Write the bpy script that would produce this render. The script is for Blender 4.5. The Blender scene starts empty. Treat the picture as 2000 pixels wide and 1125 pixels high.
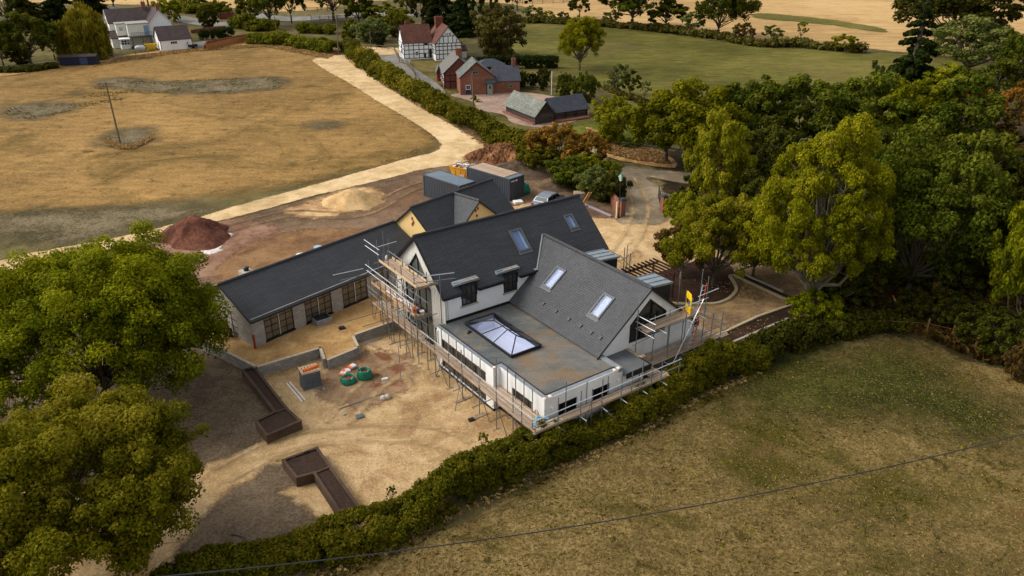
import bpy, math, random
import numpy as np
from mathutils import Vector

# ---------------------------------------------------------------- camera, world, sun
S = bpy.context.scene
C = S.collection
FPX, PIT, ROL, CAMH = 1555.0, 0.4487, -0.0019, 30.0
_fw = np.array([0, math.cos(PIT), -math.sin(PIT)]); _rt = np.array([1., 0, 0]); _up = np.cross(_rt, _fw)
RT = _rt * math.cos(ROL) + _up * math.sin(ROL); UP = np.cross(RT, _fw); FW = _fw
cam_d = bpy.data.cameras.new('camera'); cam = bpy.data.objects.new('camera', cam_d); C.objects.link(cam)
cam.location = (0, 0, CAMH); cam.rotation_euler = (math.pi / 2 - PIT, 0, 0)
cam.rotation_mode = 'QUATERNION'
from mathutils import Matrix
M = Matrix(((RT[0], UP[0], -FW[0]), (RT[1], UP[1], -FW[1]), (RT[2], UP[2], -FW[2])))
cam.rotation_quaternion = M.to_quaternion()
cam_d.sensor_width = 36; cam_d.lens = 36 * FPX / 2000; cam_d.clip_end = 3000; cam_d.clip_start = 0.5
S.camera = cam

SUN_EL, SUN_AZ = math.radians(42), math.radians(-88)     # azimuth clockwise from +Y
w = bpy.data.worlds.new('World'); S.world = w; w.use_nodes = True
wn = w.node_tree; bgn = wn.nodes['Background']
sky = wn.nodes.new('ShaderNodeTexSky'); sky.sky_type = 'NISHITA'; sky.sun_disc = False
sky.sun_elevation = SUN_EL; sky.sun_rotation = SUN_AZ; sky.dust_density = 4; sky.air_density = 1.0; sky.ozone_density = 1
hs = wn.nodes.new('ShaderNodeHueSaturation'); hs.inputs['Saturation'].default_value = 0.22
wn.links.new(sky.outputs[0], hs.inputs['Color']); wn.links.new(hs.outputs[0], bgn.inputs['Color'])
bgn.inputs['Strength'].default_value = 0.15
sd = bpy.data.lights.new('sun', 'SUN'); sd.energy = 0.75; sd.angle = math.radians(28); sd.color = (1, 0.91, 0.77)
sun = bpy.data.objects.new('sun', sd); C.objects.link(sun)
sdir = Vector((math.sin(SUN_AZ) * math.cos(SUN_EL), math.cos(SUN_AZ) * math.cos(SUN_EL), math.sin(SUN_EL)))
sun.rotation_euler = (-sdir).to_track_quat('-Z', 'Y').to_euler(); sun.location = (0, 0, 60)
S.view_settings.view_transform = 'Standard'; S.view_settings.look = 'None'
S.view_settings.exposure = 0.57; S.view_settings.gamma = 1
S.cycles.transparent_max_bounces = 12; S.cycles.max_bounces = 5

# ---------------------------------------------------------------- geometry of the place
def ray(x, y): return (x - 1000) / FPX * RT - (y - 562.5) / FPX * UP + FW
def G(x, y, z=0.):
    d = ray(x, y); t = (z - CAMH) / d[2]; return np.array([d[0] * t, d[1] * t, z])
# the lower garden lies 0.7 m below the yard; the edge between them:
EDGE = np.array([(-200, 130), (-60, 76), (-27, 57), (-21.5, 51.4), (-18.2, 49), (-14, 51.6), (-11.6, 52.6), (-9, 56), (-2, 60), (6, 64), (14, 67), (24, 70), (60, 74), (200, 90)], float)
def hgt(x, y):
    x = np.asarray(x, float); y = np.asarray(y, float)
    e = np.interp(x, EDGE[:, 0], EDGE[:, 1])
    t = np.clip((y - e) / 5.0, 0, 1); t = t * t * (3 - 2 * t)
    return -0.7 * (1 - t)
def Gh(x, y):
    z = 0.
    for _ in range(6):
        p = G(x, y, z); z = float(hgt(p[0], p[1]))
    p[2] = z
    return p
def ht(b, tx, ty):
    d = ray(tx, ty); h = d[:2]; t = (b[:2] @ h) / (h @ h); return CAMH + t * d[2] - b[2]

def lin(c): return tuple(((v / 255) / 12.92 if v <= 10 else (((v / 255) + 0.055) / 1.055) ** 2.4) for v in c)

class Fr:                                   # a local frame: origin, angle of the local x axis
    def __init__(s, o, ang, z=0.):
        s.o = np.array([o[0], o[1], z], float); a = math.radians(ang)
        s.x = np.array([math.cos(a), math.sin(a), 0]); s.y = np.array([-math.sin(a), math.cos(a), 0]); s.z = np.array([0, 0, 1.])
    def __call__(s, x, y, z): return s.o + x * s.x + y * s.y + z * s.z
class Pl(Fr):                               # a plane frame: x,y in the plane, z out of it
    def __init__(s, o, ex, ey, ez=None):
        s.o = np.array(o, float); s.x = np.array(ex, float); s.x /= np.linalg.norm(s.x)
        s.y = np.array(ey, float); s.y /= np.linalg.norm(s.y)
        s.z = np.cross(s.x, s.y) if ez is None else np.array(ez, float); s.z /= np.linalg.norm(s.z)
W = Fr((0, 0), 0)

class MB:
    def __init__(s, hint=(1, 0, 0)): s.v = []; s.f = []; s.m = []; s.hint = np.array(hint, float)
    def add(s, vs, fs, m=0):
        n = len(s.v); s.v += [tuple(map(float, p)) for p in vs]; s.f += [tuple(n + i for i in f) for f in fs]; s.m += [m] * len(fs); return s
    def hexa(s, p, m=0): return s.add(p, [(3, 2, 1, 0), (4, 5, 6, 7), (0, 1, 5, 4), (1, 2, 6, 5), (2, 3, 7, 6), (3, 0, 4, 7)], m)
    def box(s, F, x0, x1, y0, y1, z0, z1, m=0):
        return s.hexa([F(x0, y0, z0), F(x1, y0, z0), F(x1, y1, z0), F(x0, y1, z0), F(x0, y0, z1), F(x1, y0, z1), F(x1, y1, z1), F(x0, y1, z1)], m)
    def prism(s, F, poly, z0, z1, m=0):
        n = len(poly); vs = [F(x, y, z0) for x, y in poly] + [F(x, y, z1) for x, y in poly]
        return s.add(vs, [tuple(range(n - 1, -1, -1)), tuple(range(n, 2 * n))] + [(i, (i + 1) % n, n + (i + 1) % n, n + i) for i in range(n)], m)
    def tube(s, pts, r, n=6, m=0, cap=True):
        pts = [np.array(p, float) for p in pts]; rs = r if hasattr(r, '__len__') else [r] * len(pts); b = len(s.v)
        for i, p in enumerate(pts):
            d = pts[min(i + 1, len(pts) - 1)] - pts[max(i - 1, 0)]; d = d / (np.linalg.norm(d) + 1e-9)
            a = np.cross(d, (0, 0, 1.)); 
            if np.linalg.norm(a) < 1e-3: a = np.array([1., 0, 0])
            a /= np.linalg.norm(a); c = np.cross(d, a)
            for k in range(n):
                t = 2 * math.pi * k / n; q = p + rs[i] * (math.cos(t) * a + math.sin(t) * c); s.v.append(tuple(q))
        for i in range(len(pts) - 1):
            for k in range(n):
                s.f.append((b + i * n + k, b + i * n + (k + 1) % n, b + (i + 1) * n + (k + 1) % n, b + (i + 1) * n + k)); s.m.append(m)
        if cap:
            s.f.append(tuple(b + k for k in range(n - 1, -1, -1))); s.m.append(m)
            s.f.append(tuple(b + (len(pts) - 1) * n + k for k in range(n))); s.m.append(m)
        return s
    def lathe(s, c, prof, n=12, m=0, sx=1, sy=1):
        b = len(s.v)
        for r, z in prof:
            for k in range(n):
                t = 2 * math.pi * k / n; s.v.append((c[0] + r * sx * math.cos(t), c[1] + r * sy * math.sin(t), c[2] + z))
        for i in range(len(prof) - 1):
            for k in range(n):
                s.f.append((b + i * n + k, b + i * n + (k + 1) % n, b + (i + 1) * n + (k + 1) % n, b + (i + 1) * n + k)); s.m.append(m)
        s.f.append(tuple(b + k for k in range(n - 1, -1, -1))); s.m.append(m)
        s.f.append(tuple(b + (len(prof) - 1) * n + k for k in range(n))); s.m.append(m)
        return s

OFF = {}
def mesh_obj(name, v, f, mats, parent=None, mi=None, uvhint=None):
    off = OFF.get(parent.name, np.zeros(3)) if parent is not None else np.zeros(3)
    me = bpy.data.meshes.new(name)
    v = np.asarray(v, float) - off
    me.from_pydata(v.tolist(), [], f)
    for m in mats: me.materials.append(m)
    if mi is not None and len(mats) > 1: me.polygons.foreach_set('material_index', mi)
    o = bpy.data.objects.new(name, me); C.objects.link(o)
    if parent is not None:
        o.parent = parent
        OFF[o.name] = off
    return o
def build(mb, name, mats, parent=None, smooth=False, bevel=0):
    if not isinstance(mats, (list, tuple)): mats = [mats]
    o = mesh_obj(name, mb.v, mb.f, mats, parent, mb.m)
    me = o.data; off = OFF.get(o.name, np.zeros(3))
    uv = me.uv_layers.new(name='UVMap'); arr = np.zeros(len(me.loops) * 2)
    V = np.asarray(mb.v, float); k = 0; Z = np.array([0, 0, 1.])
    for p in me.polygons:
        n = np.array(p.normal)
        t = np.cross(Z, n); l = np.linalg.norm(t)
        if l < 0.02: t = mb.hint / np.linalg.norm(mb.hint)
        else: t = t / l
        b = np.cross(n, t)
        for vi in p.vertices:
            arr[2 * k] = V[vi] @ t; arr[2 * k + 1] = V[vi] @ b; k += 1
    uv.data.foreach_set('uv', arr)
    if smooth: me.polygons.foreach_set('use_smooth', [True] * len(me.polygons))
    if bevel:
        bv = o.modifiers.new('bevel', 'BEVEL'); bv.width = bevel; bv.segments = 2; bv.limit_method = 'ANGLE'
    return o
def tag(o, label=None, cat=None, group=None, kind=None):
    if label: o['label'] = label
    if cat: o['category'] = cat
    if group: o['group'] = group
    if kind: o['kind'] = kind
    return o
def thing(name, label, cat, loc, group=None):
    o = bpy.data.objects.new(name, None); C.objects.link(o); o.empty_display_size = 0.3
    o.location = tuple(map(float, loc)); OFF[o.name] = np.array(loc, float)
    return tag(o, label, cat, group)
def solo(mb, name, mats, label, cat, loc, group=None, smooth=False, bevel=0):   # thing that is one mesh, origin at loc
    loc = np.array(loc, float); mb.v = [tuple(np.array(p) - loc) for p in mb.v]
    o = build(mb, name, mats, None, smooth, bevel); o.location = tuple(loc)
    return tag(o, label, cat, group)

# ---------------------------------------------------------------- materials
def nt(name, rough=0.8, spec=0.3):
    m = bpy.data.materials.new(name); m.use_nodes = True; n = m.node_tree; b = n.nodes['Principled BSDF']
    b.inputs['Roughness'].default_value = rough; b.inputs['Specular IOR Level'].default_value = spec
    return m, n, b
def nd(n, t, **k):
    x = n.nodes.new(t)
    for a, v in k.items():
        if a in x.inputs: x.inputs[a].default_value = v
        else: setattr(x, a, v)
    return x
def ramp(n, stops, src):
    r = n.nodes.new('ShaderNodeValToRGB'); e = r.color_ramp.elements
    while len(e) < len(stops): e.new(0.5)
    for i, (p, c) in enumerate(stops): e[i].position = p; e[i].color = (*c, 1)
    n.links.new(src, r.inputs[0]); return r
def noise(n, vec, scale, detail=5, rough=0.6, dist=0.):
    x = nd(n, 'ShaderNodeTexNoise', Scale=scale, Detail=detail, Roughness=rough, Distortion=dist); n.links.new(vec, x.inputs['Vector']); return x
def bump(n, b, h, strength, dist):
    x = nd(n, 'ShaderNodeBump', Strength=strength, Distance=dist); n.links.new(h, x.inputs['Height']); n.links.new(x.outputs[0], b.inputs['Normal'])
def mixc(n, f, a, b, mode='MIX'):
    x = n.nodes.new('ShaderNodeMix'); x.data_type = 'RGBA'; x.blend_type = mode
    for s, i in ((f, 0), (a, 6), (b, 7)):
        if isinstance(s, (int, float)): x.inputs[i].default_value = s
        elif isinstance(s, tuple): x.inputs[i].default_value = (*s, 1)
        else: n.links.new(s, x.inputs[i])
    return x.outputs[2]
def plain(name, col, rough=0.7, spec=0.3, var=0.15, scale=6, bmp=0.0, metal=0., dirt=None):
    m, n, b = nt(name, rough, spec); tc = n.nodes.new('ShaderNodeTexCoord'); c = lin(col)
    ns = noise(n, tc.outputs['Object'], scale)
    lo = tuple(v * (1 - var) for v in c); hi = tuple(min(1, v * (1 + var)) for v in c)
    r = ramp(n, [(0.3, lo), (0.7, hi)], ns.outputs[0]); out = r.outputs[0]
    if dirt:
        n2 = noise(n, tc.outputs['Object'], scale * 0.13, 6, 0.7); r2 = ramp(n, [(0.5, (0, 0, 0)), (0.72, (1, 1, 1))], n2.outputs[0])
        out = mixc(n, r2.outputs[0], out, lin(dirt))
    n.links.new(out, b.inputs['Base Color']); b.inputs['Metallic'].default_value = metal
    if bmp: bump(n, b, ns.outputs[0], 0.6, bmp)
    return m
def bricky(name, c1, c2, mortar, bw, bh, ms, rough=0.8, bmp=0.01, var=0.35, stain=None, offset=0.5, spec=0.3, bias=0.):
    m, n, b = nt(name, rough, spec); tc = n.nodes.new('ShaderNodeTexCoord')
    br = nd(n, 'ShaderNodeTexBrick', Scale=1.0); br.inputs['Brick Width'].default_value = bw; br.inputs['Row Height'].default_value = bh
    br.inputs['Mortar Size'].default_value = ms; br.inputs['Mortar Smooth'].default_value = 0.3; br.offset = offset; br.inputs['Bias'].default_value = bias
    br.inputs['Color1'].default_value = (*lin(c1), 1); br.inputs['Color2'].default_value = (*lin(c2), 1); br.inputs['Mortar'].default_value = (*lin(mortar), 1)
    n.links.new(tc.outputs['UV'], br.inputs['Vector'])
    ns = noise(n, tc.outputs['UV'], 0.6, 6, 0.7); r = ramp(n, [(0.3, (1 - var,) * 3), (0.7, (1 + var * 0.6,) * 3)], ns.outputs[0])
    out = mixc(n, 1.0, br.outputs['Color'], r.outputs[0], 'MULTIPLY')
    if stain:
        n2 = noise(n, tc.outputs['UV'], 0.35, 7, 0.75); r2 = ramp(n, [(0.52, (0, 0, 0)), (0.75, (1, 1, 1))], n2.outputs[0]); out = mixc(n, r2.outputs[0], out, lin(stain))
    n.links.new(out, b.inputs['Base Color'])
    inv = nd(n, 'ShaderNodeMath', operation='SUBTRACT'); inv.inputs[0].default_value = 1; n.links.new(br.outputs['Fac'], inv.inputs[1])
    bump(n, b, inv.outputs[0], 0.7, bmp); return m
def boards(name, c1, c2, width, rough=0.8, vertical=False, gap=0.06, bmp=0.01):
    m, n, b = nt(name, rough, 0.2); tc = n.nodes.new('ShaderNodeTexCoord')
    mp = nd(n, 'ShaderNodeMapping'); n.links.new(tc.outputs['UV'], mp.inputs[0])
    if vertical: mp.inputs['Rotation'].default_value = (0, 0, math.pi / 2)
    br = nd(n, 'ShaderNodeTexBrick', Scale=1.0); br.inputs['Brick Width'].default_value = 3.1; br.inputs['Row Height'].default_value = width
    br.inputs['Mortar Size'].default_value = width * gap; br.inputs['Color1'].default_value = (*lin(c1), 1); br.inputs['Color2'].default_value = (*lin(c2), 1)
    br.inputs['Mortar'].default_value = (*[v * 0.25 for v in lin(c1)], 1); n.links.new(mp.outputs[0], br.inputs['Vector'])
    m2 = nd(n, 'ShaderNodeMapping'); m2.inputs['Scale'].default_value = (1.2, 14, 1); n.links.new(mp.outputs[0], m2.inputs[0])
    ns = noise(n, m2.outputs[0], 1.0, 5, 0.6); r = ramp(n, [(0.25, (0.65,) * 3), (0.75, (1.25,) * 3)], ns.outputs[0])
    n.links.new(mixc(n, 1.0, br.outputs['Color'], r.outputs[0], 'MULTIPLY'), b.inputs['Base Color'])
    inv = nd(n, 'ShaderNodeMath', operation='SUBTRACT'); inv.inputs[0].default_value = 1; n.links.new(br.outputs['Fac'], inv.inputs[1]); bump(n, b, inv.outputs[0], 0.6, bmp)
    return m
def ground(name, cols, scales=(0.035, 0.35, 5.0), rough=0.95, bmp=0.05, streak=None, patch=None, edge=None, fine=0.35, edge_scale=0.6, spread=.065, soft=.25, rows=None):
    """cols: dark, mid, light.  patch: (colour, scale, lo, hi).  edge: fades out over the sheet's own ragged border."""
    m, n, b = nt(name, rough, 0.1); tc = n.nodes.new('ShaderNodeTexCoord'); vec = tc.outputs['Object']
    if streak:
        mp = nd(n, 'ShaderNodeMapping'); mp.inputs['Rotation'].default_value = (0, 0, math.radians(streak[0])); mp.inputs['Scale'].default_value = (1, streak[1], 1)
        n.links.new(vec, mp.inputs[0]); sv = mp.outputs[0]
    else: sv = vec
    a = noise(n, vec, scales[0], 6, 0.62, 0.4); c = noise(n, sv, scales[1], 8, 0.72, 0.6); d = noise(n, sv, scales[2], 6, 0.75)
    s1 = nd(n, 'ShaderNodeMath', operation='ADD'); n.links.new(a.outputs[0], s1.inputs[0]); n.links.new(c.outputs[0], s1.inputs[1])
    s2 = nd(n, 'ShaderNodeMath', operation='MULTIPLY_ADD'); n.links.new(d.outputs[0], s2.inputs[0]); s2.inputs[1].default_value = fine * 2; n.links.new(s1.outputs[0], s2.inputs[2])
    s3 = nd(n, 'ShaderNodeMath', operation='MULTIPLY'); n.links.new(s2.outputs[0], s3.inputs[0]); s3.inputs[1].default_value = 1 / (2 + fine * 2)
    r = ramp(n, [(0.5 - spread, lin(cols[0])), (0.5, lin(cols[1])), (0.5 + spread, lin(cols[2]))], s3.outputs[0]); out = r.outputs[0]
    for i, pt in enumerate(patch or []):
        pn = noise(n, vec, pt[1], 7, 0.7, 0.8); pr = ramp(n, [(pt[2], (0, 0, 0)), (pt[3], (1, 1, 1))], pn.outputs[0])
        cc = mixc(n, 0.45, lin(pt[0]), mixc(n, 1.0, out, lin(pt[0]), 'SOFT_LIGHT')); out = mixc(n, pr.outputs[0], out, cc)
    if rows:
        mp2 = nd(n, 'ShaderNodeMapping'); mp2.inputs['Rotation'].default_value = (0, 0, math.radians(rows[0])); n.links.new(vec, mp2.inputs[0])
        wv = nd(n, 'ShaderNodeTexWave', Scale=rows[1], Distortion=6.0, Detail=4.0); wv.inputs['Detail Scale'].default_value = .35; n.links.new(mp2.outputs[0], wv.inputs['Vector'])
        wr = ramp(n, [(0.0, (1 - rows[2],) * 3), (1.0, (1 + rows[2] * .6,) * 3)], wv.outputs['Fac']); out = mixc(n, 1.0, out, wr.outputs[0], 'MULTIPLY')
    sp = noise(n, vec, scales[2] * 4.5, 3, 0.8); spr = ramp(n, [(0.3, (0.72,) * 3), (0.7, (1.28,) * 3)], sp.outputs[0])
    out = mixc(n, 1.0, out, spr.outputs[0], 'MULTIPLY')
    n.links.new(out, b.inputs['Base Color']); bump(n, b, d.outputs[0], 0.8, bmp)
    if edge is not None:
        at = nd(n, 'ShaderNodeAttribute', attribute_name='edge')
        en = noise(n, vec, edge_scale, 8, 0.75, 0.5); e1 = nd(n, 'ShaderNodeMath', operation='MULTIPLY_ADD'); n.links.new(en.outputs[0], e1.inputs[0]); e1.inputs[1].default_value = edge * 4; n.links.new(at.outputs['Fac'], e1.inputs[2])
        e2 = nd(n, 'ShaderNodeMapRange'); n.links.new(e1.outputs[0], e2.inputs[0]); e2.inputs[1].default_value = edge * (2 - soft); e2.inputs[2].default_value = edge * (2 + soft)
        tr = n.nodes.new('ShaderNodeBsdfTransparent'); mx = n.nodes.new('ShaderNodeMixShader')
        n.links.new(e2.outputs[0], mx.inputs[0]); n.links.new(tr.outputs[0], mx.inputs[1]); n.links.new(b.outputs[0], mx.inputs[2])
        n.links.new(mx.outputs[0], n.nodes['Material Output'].inputs[0])
    return m
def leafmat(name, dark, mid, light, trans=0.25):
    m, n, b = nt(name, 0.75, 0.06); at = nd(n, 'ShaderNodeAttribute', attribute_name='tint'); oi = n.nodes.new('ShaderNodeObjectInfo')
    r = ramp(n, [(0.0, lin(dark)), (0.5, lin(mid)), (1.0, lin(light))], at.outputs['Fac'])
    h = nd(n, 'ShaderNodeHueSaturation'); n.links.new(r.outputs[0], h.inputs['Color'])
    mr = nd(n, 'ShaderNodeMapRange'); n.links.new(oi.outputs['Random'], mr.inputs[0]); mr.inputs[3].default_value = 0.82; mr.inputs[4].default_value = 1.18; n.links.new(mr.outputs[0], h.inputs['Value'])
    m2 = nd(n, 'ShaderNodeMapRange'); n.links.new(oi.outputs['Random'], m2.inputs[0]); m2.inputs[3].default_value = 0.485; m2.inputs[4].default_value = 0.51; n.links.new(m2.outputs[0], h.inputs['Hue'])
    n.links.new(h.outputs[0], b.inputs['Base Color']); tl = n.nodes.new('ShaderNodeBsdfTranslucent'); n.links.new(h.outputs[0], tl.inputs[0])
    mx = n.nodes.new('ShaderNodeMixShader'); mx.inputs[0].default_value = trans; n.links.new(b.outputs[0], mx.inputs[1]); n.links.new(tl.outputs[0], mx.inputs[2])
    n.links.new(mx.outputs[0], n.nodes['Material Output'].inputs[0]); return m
def glassy(name, tint, mixf=0.75, gl=(0.9, 0.93, 1)):
    m, n, b = nt(name); tr = n.nodes.new('ShaderNodeBsdfTransparent'); tr.inputs[0].default_value = (*tint, 1)
    gs = n.nodes.new('ShaderNodeBsdfGlossy'); gs.inputs[0].default_value = (*gl, 1); gs.inputs[1].default_value = 0.03
    ge = n.nodes.new('ShaderNodeNewGeometry'); dt = nd(n, 'ShaderNodeVectorMath', operation='DOT_PRODUCT'); n.links.new(ge.outputs['Normal'], dt.inputs[0]); n.links.new(ge.outputs['Incoming'], dt.inputs[1])
    ab = nd(n, 'ShaderNodeMath', operation='ABSOLUTE'); n.links.new(dt.outputs['Value'], ab.inputs[0]); iv = nd(n, 'ShaderNodeMath', operation='SUBTRACT'); iv.inputs[0].default_value = 1; n.links.new(ab.outputs[0], iv.inputs[1])
    pw = nd(n, 'ShaderNodeMath', operation='POWER'); n.links.new(iv.outputs[0], pw.inputs[0]); pw.inputs[1].default_value = 4; fr = nd(n, 'ShaderNodeMath', operation='MULTIPLY_ADD'); n.links.new(pw.outputs[0], fr.inputs[0]); fr.inputs[1].default_value = .6; fr.inputs[2].default_value = .06
    mx = n.nodes.new('ShaderNodeMixShader')
    n.links.new(fr.outputs[0], mx.inputs[0]); n.links.new(tr.outputs[0], mx.inputs[1]); n.links.new(gs.outputs[0], mx.inputs[2])
    n.links.new(mx.outputs[0], n.nodes['Material Output'].inputs[0]); return m

SLATE = bricky('slate', (57, 58, 61), (65, 66, 69), (34, 35, 39), 1.1, 0.155, 0.02, 0.6, 0.03, 0.2, spec=0.3, offset=.37)
SLATE2 = bricky('slate_mottled', (68, 69, 71), (78, 79, 81), (52, 53, 55), 0.24, 0.17, 0.014, 0.6, 0.02, 0.2, spec=0.3)
SLATE3 = bricky('old_slate', (88, 92, 90), (118, 120, 116), (58, 60, 58), 0.35, 0.3, 0.02, 0.75, 0.02, 0.3, (104, 106, 80))
SLATE4 = bricky('dark_slate', (58, 62, 70), (72, 76, 84), (40, 42, 46), 0.35, 0.28, 0.015, 0.6, 0.02, 0.2)
TILE = bricky('clay_tile', (92, 56, 44), (118, 72, 54), (62, 40, 34), 0.25, 0.22, 0.02, 0.85, 0.02, 0.35, (96, 76, 58))
TILEB = bricky('brown_tile', (62, 50, 48), (80, 66, 62), (44, 38, 38), 0.3, 0.3, 0.02, 0.8, 0.02, 0.3, (86, 62, 54))
SHINGLE = bricky('barn_shingle', (112, 114, 106), (138, 140, 128), (76, 78, 72), 0.3, 0.34, 0.02, 0.85, 0.03, 0.35, (100, 104, 82))
BRICK = bricky('red_brick', (130, 74, 54), (152, 94, 70), (124, 102, 86), 0.23, 0.085, 0.012, 0.9, 0.01, 0.3, (120, 60, 46))
BRICKD = bricky('old_brick', (116, 56, 38), (140, 72, 48), (96, 74, 60), 0.23, 0.085, 0.012, 0.9, 0.01, 0.35)
BLOCK = bricky('grey_block', (148, 143, 136), (166, 160, 152), (134, 129, 122), 0.45, 0.225, 0.012, 0.95, 0.006, 0.18, (132, 116, 98))
BLOCK2 = bricky('garden_block', (138, 134, 126), (160, 156, 146), (112, 106, 98), 0.45, 0.225, 0.014, 0.95, 0.01, 0.25, (148, 126, 98))
RENDER = plain('white_render', (232, 232, 229), 0.85, 0.2, 0.04, 1.2, 0.003, dirt=(205, 202, 194))
CLAD = boards('white_cladding', (214, 212, 202), (222, 219, 209), 0.15, 0.7, True, 0.05, 0.008)
CREAM = plain('cream_render', (226, 192, 128), 0.85, 0.2, 0.05, 0.9, 0.003, dirt=(204, 172, 116))
WHITEP = plain('white_paint', (236, 236, 234), 0.8, 0.2, 0.03, 1.5, dirt=(222, 221, 214))
CREAMP = plain('pale_cream_paint', (222, 220, 204), 0.8, 0.2, 0.05, 1.5)
BLACKP = plain('black_frame', (26, 26, 29), 0.45, 0.4, 0.1)
FASCIA = plain('black_fascia', (24, 24, 30), 0.5, 0.4, 0.1)
ZINC = plain('zinc', (136, 146, 152), 0.38, 0.5, 0.16, 1.6, metal=0.3, dirt=(168, 176, 178))
LEAD = plain('lead', (128, 132, 136), 0.55, 0.4, 0.18, 3)
DARKCLAD = boards('dark_cladding', (34, 35, 40), (42, 44, 50), 0.3, 0.5, True, 0.08, 0.02)
GLASSD = plain('window_glass', (50, 49, 45), 0.08, 0.7, 0.35, 0.7)
GLASSB = plain('dark_glass', (22, 24, 28), 0.06, 0.8, 0.2, 0.7)
CLEAR = glassy('clear_glass', (0.86, 0.9, 0.96))
SHAFT = plain('shaft_plaster', (222, 222, 236), 0.9, 0.1, 0.02)
STEEL = plain('galvanised_steel', (120, 122, 122), 0.45, 0.5, 0.2, 5, metal=0.4, dirt=(112, 106, 98))
STEELW = plain('bright_alloy', (190, 194, 196), 0.35, 0.5, 0.1, 5, metal=0.4)
BOARD = boards('scaffold_board', (170, 144, 118), (190, 168, 144), 0.225, 0.85, False, 0.07, 0.01)
BOARDD = plain('weathered_board', (146, 126, 106), 0.85, 0.2, 0.25, 4, 0.004)
PALEWOOD = plain('pale_timber', (202, 174, 138), 0.8, 0.2, 0.15, 4, 0.004)
WOODD = plain('dark_timber', (64, 40, 30), 0.8, 0.2, 0.25, 4, 0.005)
CORTEN = plain('weathered_steel', (70, 54, 42), 0.8, 0.25, 0.3, 3, 0.003, dirt=(92, 72, 54))
SOIL = plain('planter_soil', (62, 48, 40), 0.95, 0.1, 0.3, 7, 0.02)
BARK = plain('bark', (84, 76, 62), 0.95, 0.1, 0.35, 3, 0.03)
BARKL = plain('pale_bark', (118, 108, 90), 0.95, 0.1, 0.3, 3, 0.03)
PALEBARK = plain('grey_ash_bark', (118, 110, 92), 0.95, 0.1, 0.25, 3, 0.03)
POLEW = plain('pole_timber', (112, 96, 76), 0.9, 0.1, 0.2, 2, 0.01)
CONC = plain('concrete', (168, 160, 146), 0.9, 0.2, 0.15, 3, 0.005)
KERB = plain('sandstone_kerb', (176, 160, 128), 0.9, 0.2, 0.15, 2, 0.006)
CONT = plain('container_steel', (66, 72, 80), 0.55, 0.4, 0.12, 1.5, dirt=(58, 60, 64))
CONTT = plain('container_roof', (98, 112, 122), 0.5, 0.4, 0.2, 1.0, dirt=(78, 90, 100))
YEL = plain('yellow_paint', (214, 150, 30), 0.55, 0.4, 0.15, 2, dirt=(150, 92, 30))
YEL2 = plain('skip_yellow', (216, 178, 24), 0.6, 0.4, 0.1, 2)
YELB = plain('yellow_plastic', (248, 204, 20), 0.45, 0.4, 0.05)
GREENB = plain('green_sack', (22, 112, 84), 0.65, 0.3, 0.25, 4, 0.02)
ORANGE = plain('orange_plastic', (250, 108, 30), 0.5, 0.4, 0.08)
WHITEB = plain('white_sack', (222, 218, 214), 0.7, 0.3, 0.08, 3, 0.01)
REDP = plain('red_paint', (206, 66, 40), 0.5, 0.4, 0.1)
BLUEP = plain('blue_band', (50, 96, 150), 0.5, 0.4, 0.1)
GREYB = plain('slate_stack', (92, 98, 102), 0.75, 0.3, 0.12, 5)
GREYT = bricky('stacked_slates', (88, 94, 98), (102, 108, 112), (52, 56, 60), 0.9, 0.1, 0.012, 0.7, 0.02, 0.15)
BLACKPL = plain('black_plastic', (28, 30, 33), 0.4, 0.5, 0.1)
RUST = plain('rusty_post', (140, 62, 38), 0.85, 0.2, 0.25, 5)
REDSOIL = ground('red_soil', ((74, 46, 36), (102, 64, 50), (124, 82, 64)), (0.3, 1.6, 6), bmp=0.12)
RUBBLE = ground('rubble_soil', ((88, 58, 38), (126, 86, 56), (160, 114, 78)), (0.4, 2.2, 7), bmp=0.15)
GREYSOIL = ground('topsoil', ((64, 52, 42), (86, 70, 56), (104, 86, 70)), (0.3, 1.6, 6), bmp=0.1)
SANDH = ground('sand', ((176, 142, 96), (194, 160, 112), (210, 178, 130)), (0.3, 1.6, 8), bmp=0.05, fine=0.2)
NAVY = plain('navy_paint', (30, 40, 78), 0.5, 0.4, 0.15)
CARP = plain('silver_paint', (126, 134, 140), 0.25, 0.6, 0.04, metal=0.4)
CARW = plain('white_car_paint', (214, 216, 216), 0.25, 0.6, 0.03)
CARB = plain('dark_car_paint', (30, 34, 42), 0.2, 0.6, 0.03)
TYRE = plain('tyre', (20, 20, 20), 0.9, 0.1)
TEAL = plain('verdigris', (96, 150, 140), 0.5, 0.4, 0.1)
REDL = plain('tail_lamp', (150, 20, 18), 0.3, 0.5, 0.05)

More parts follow.
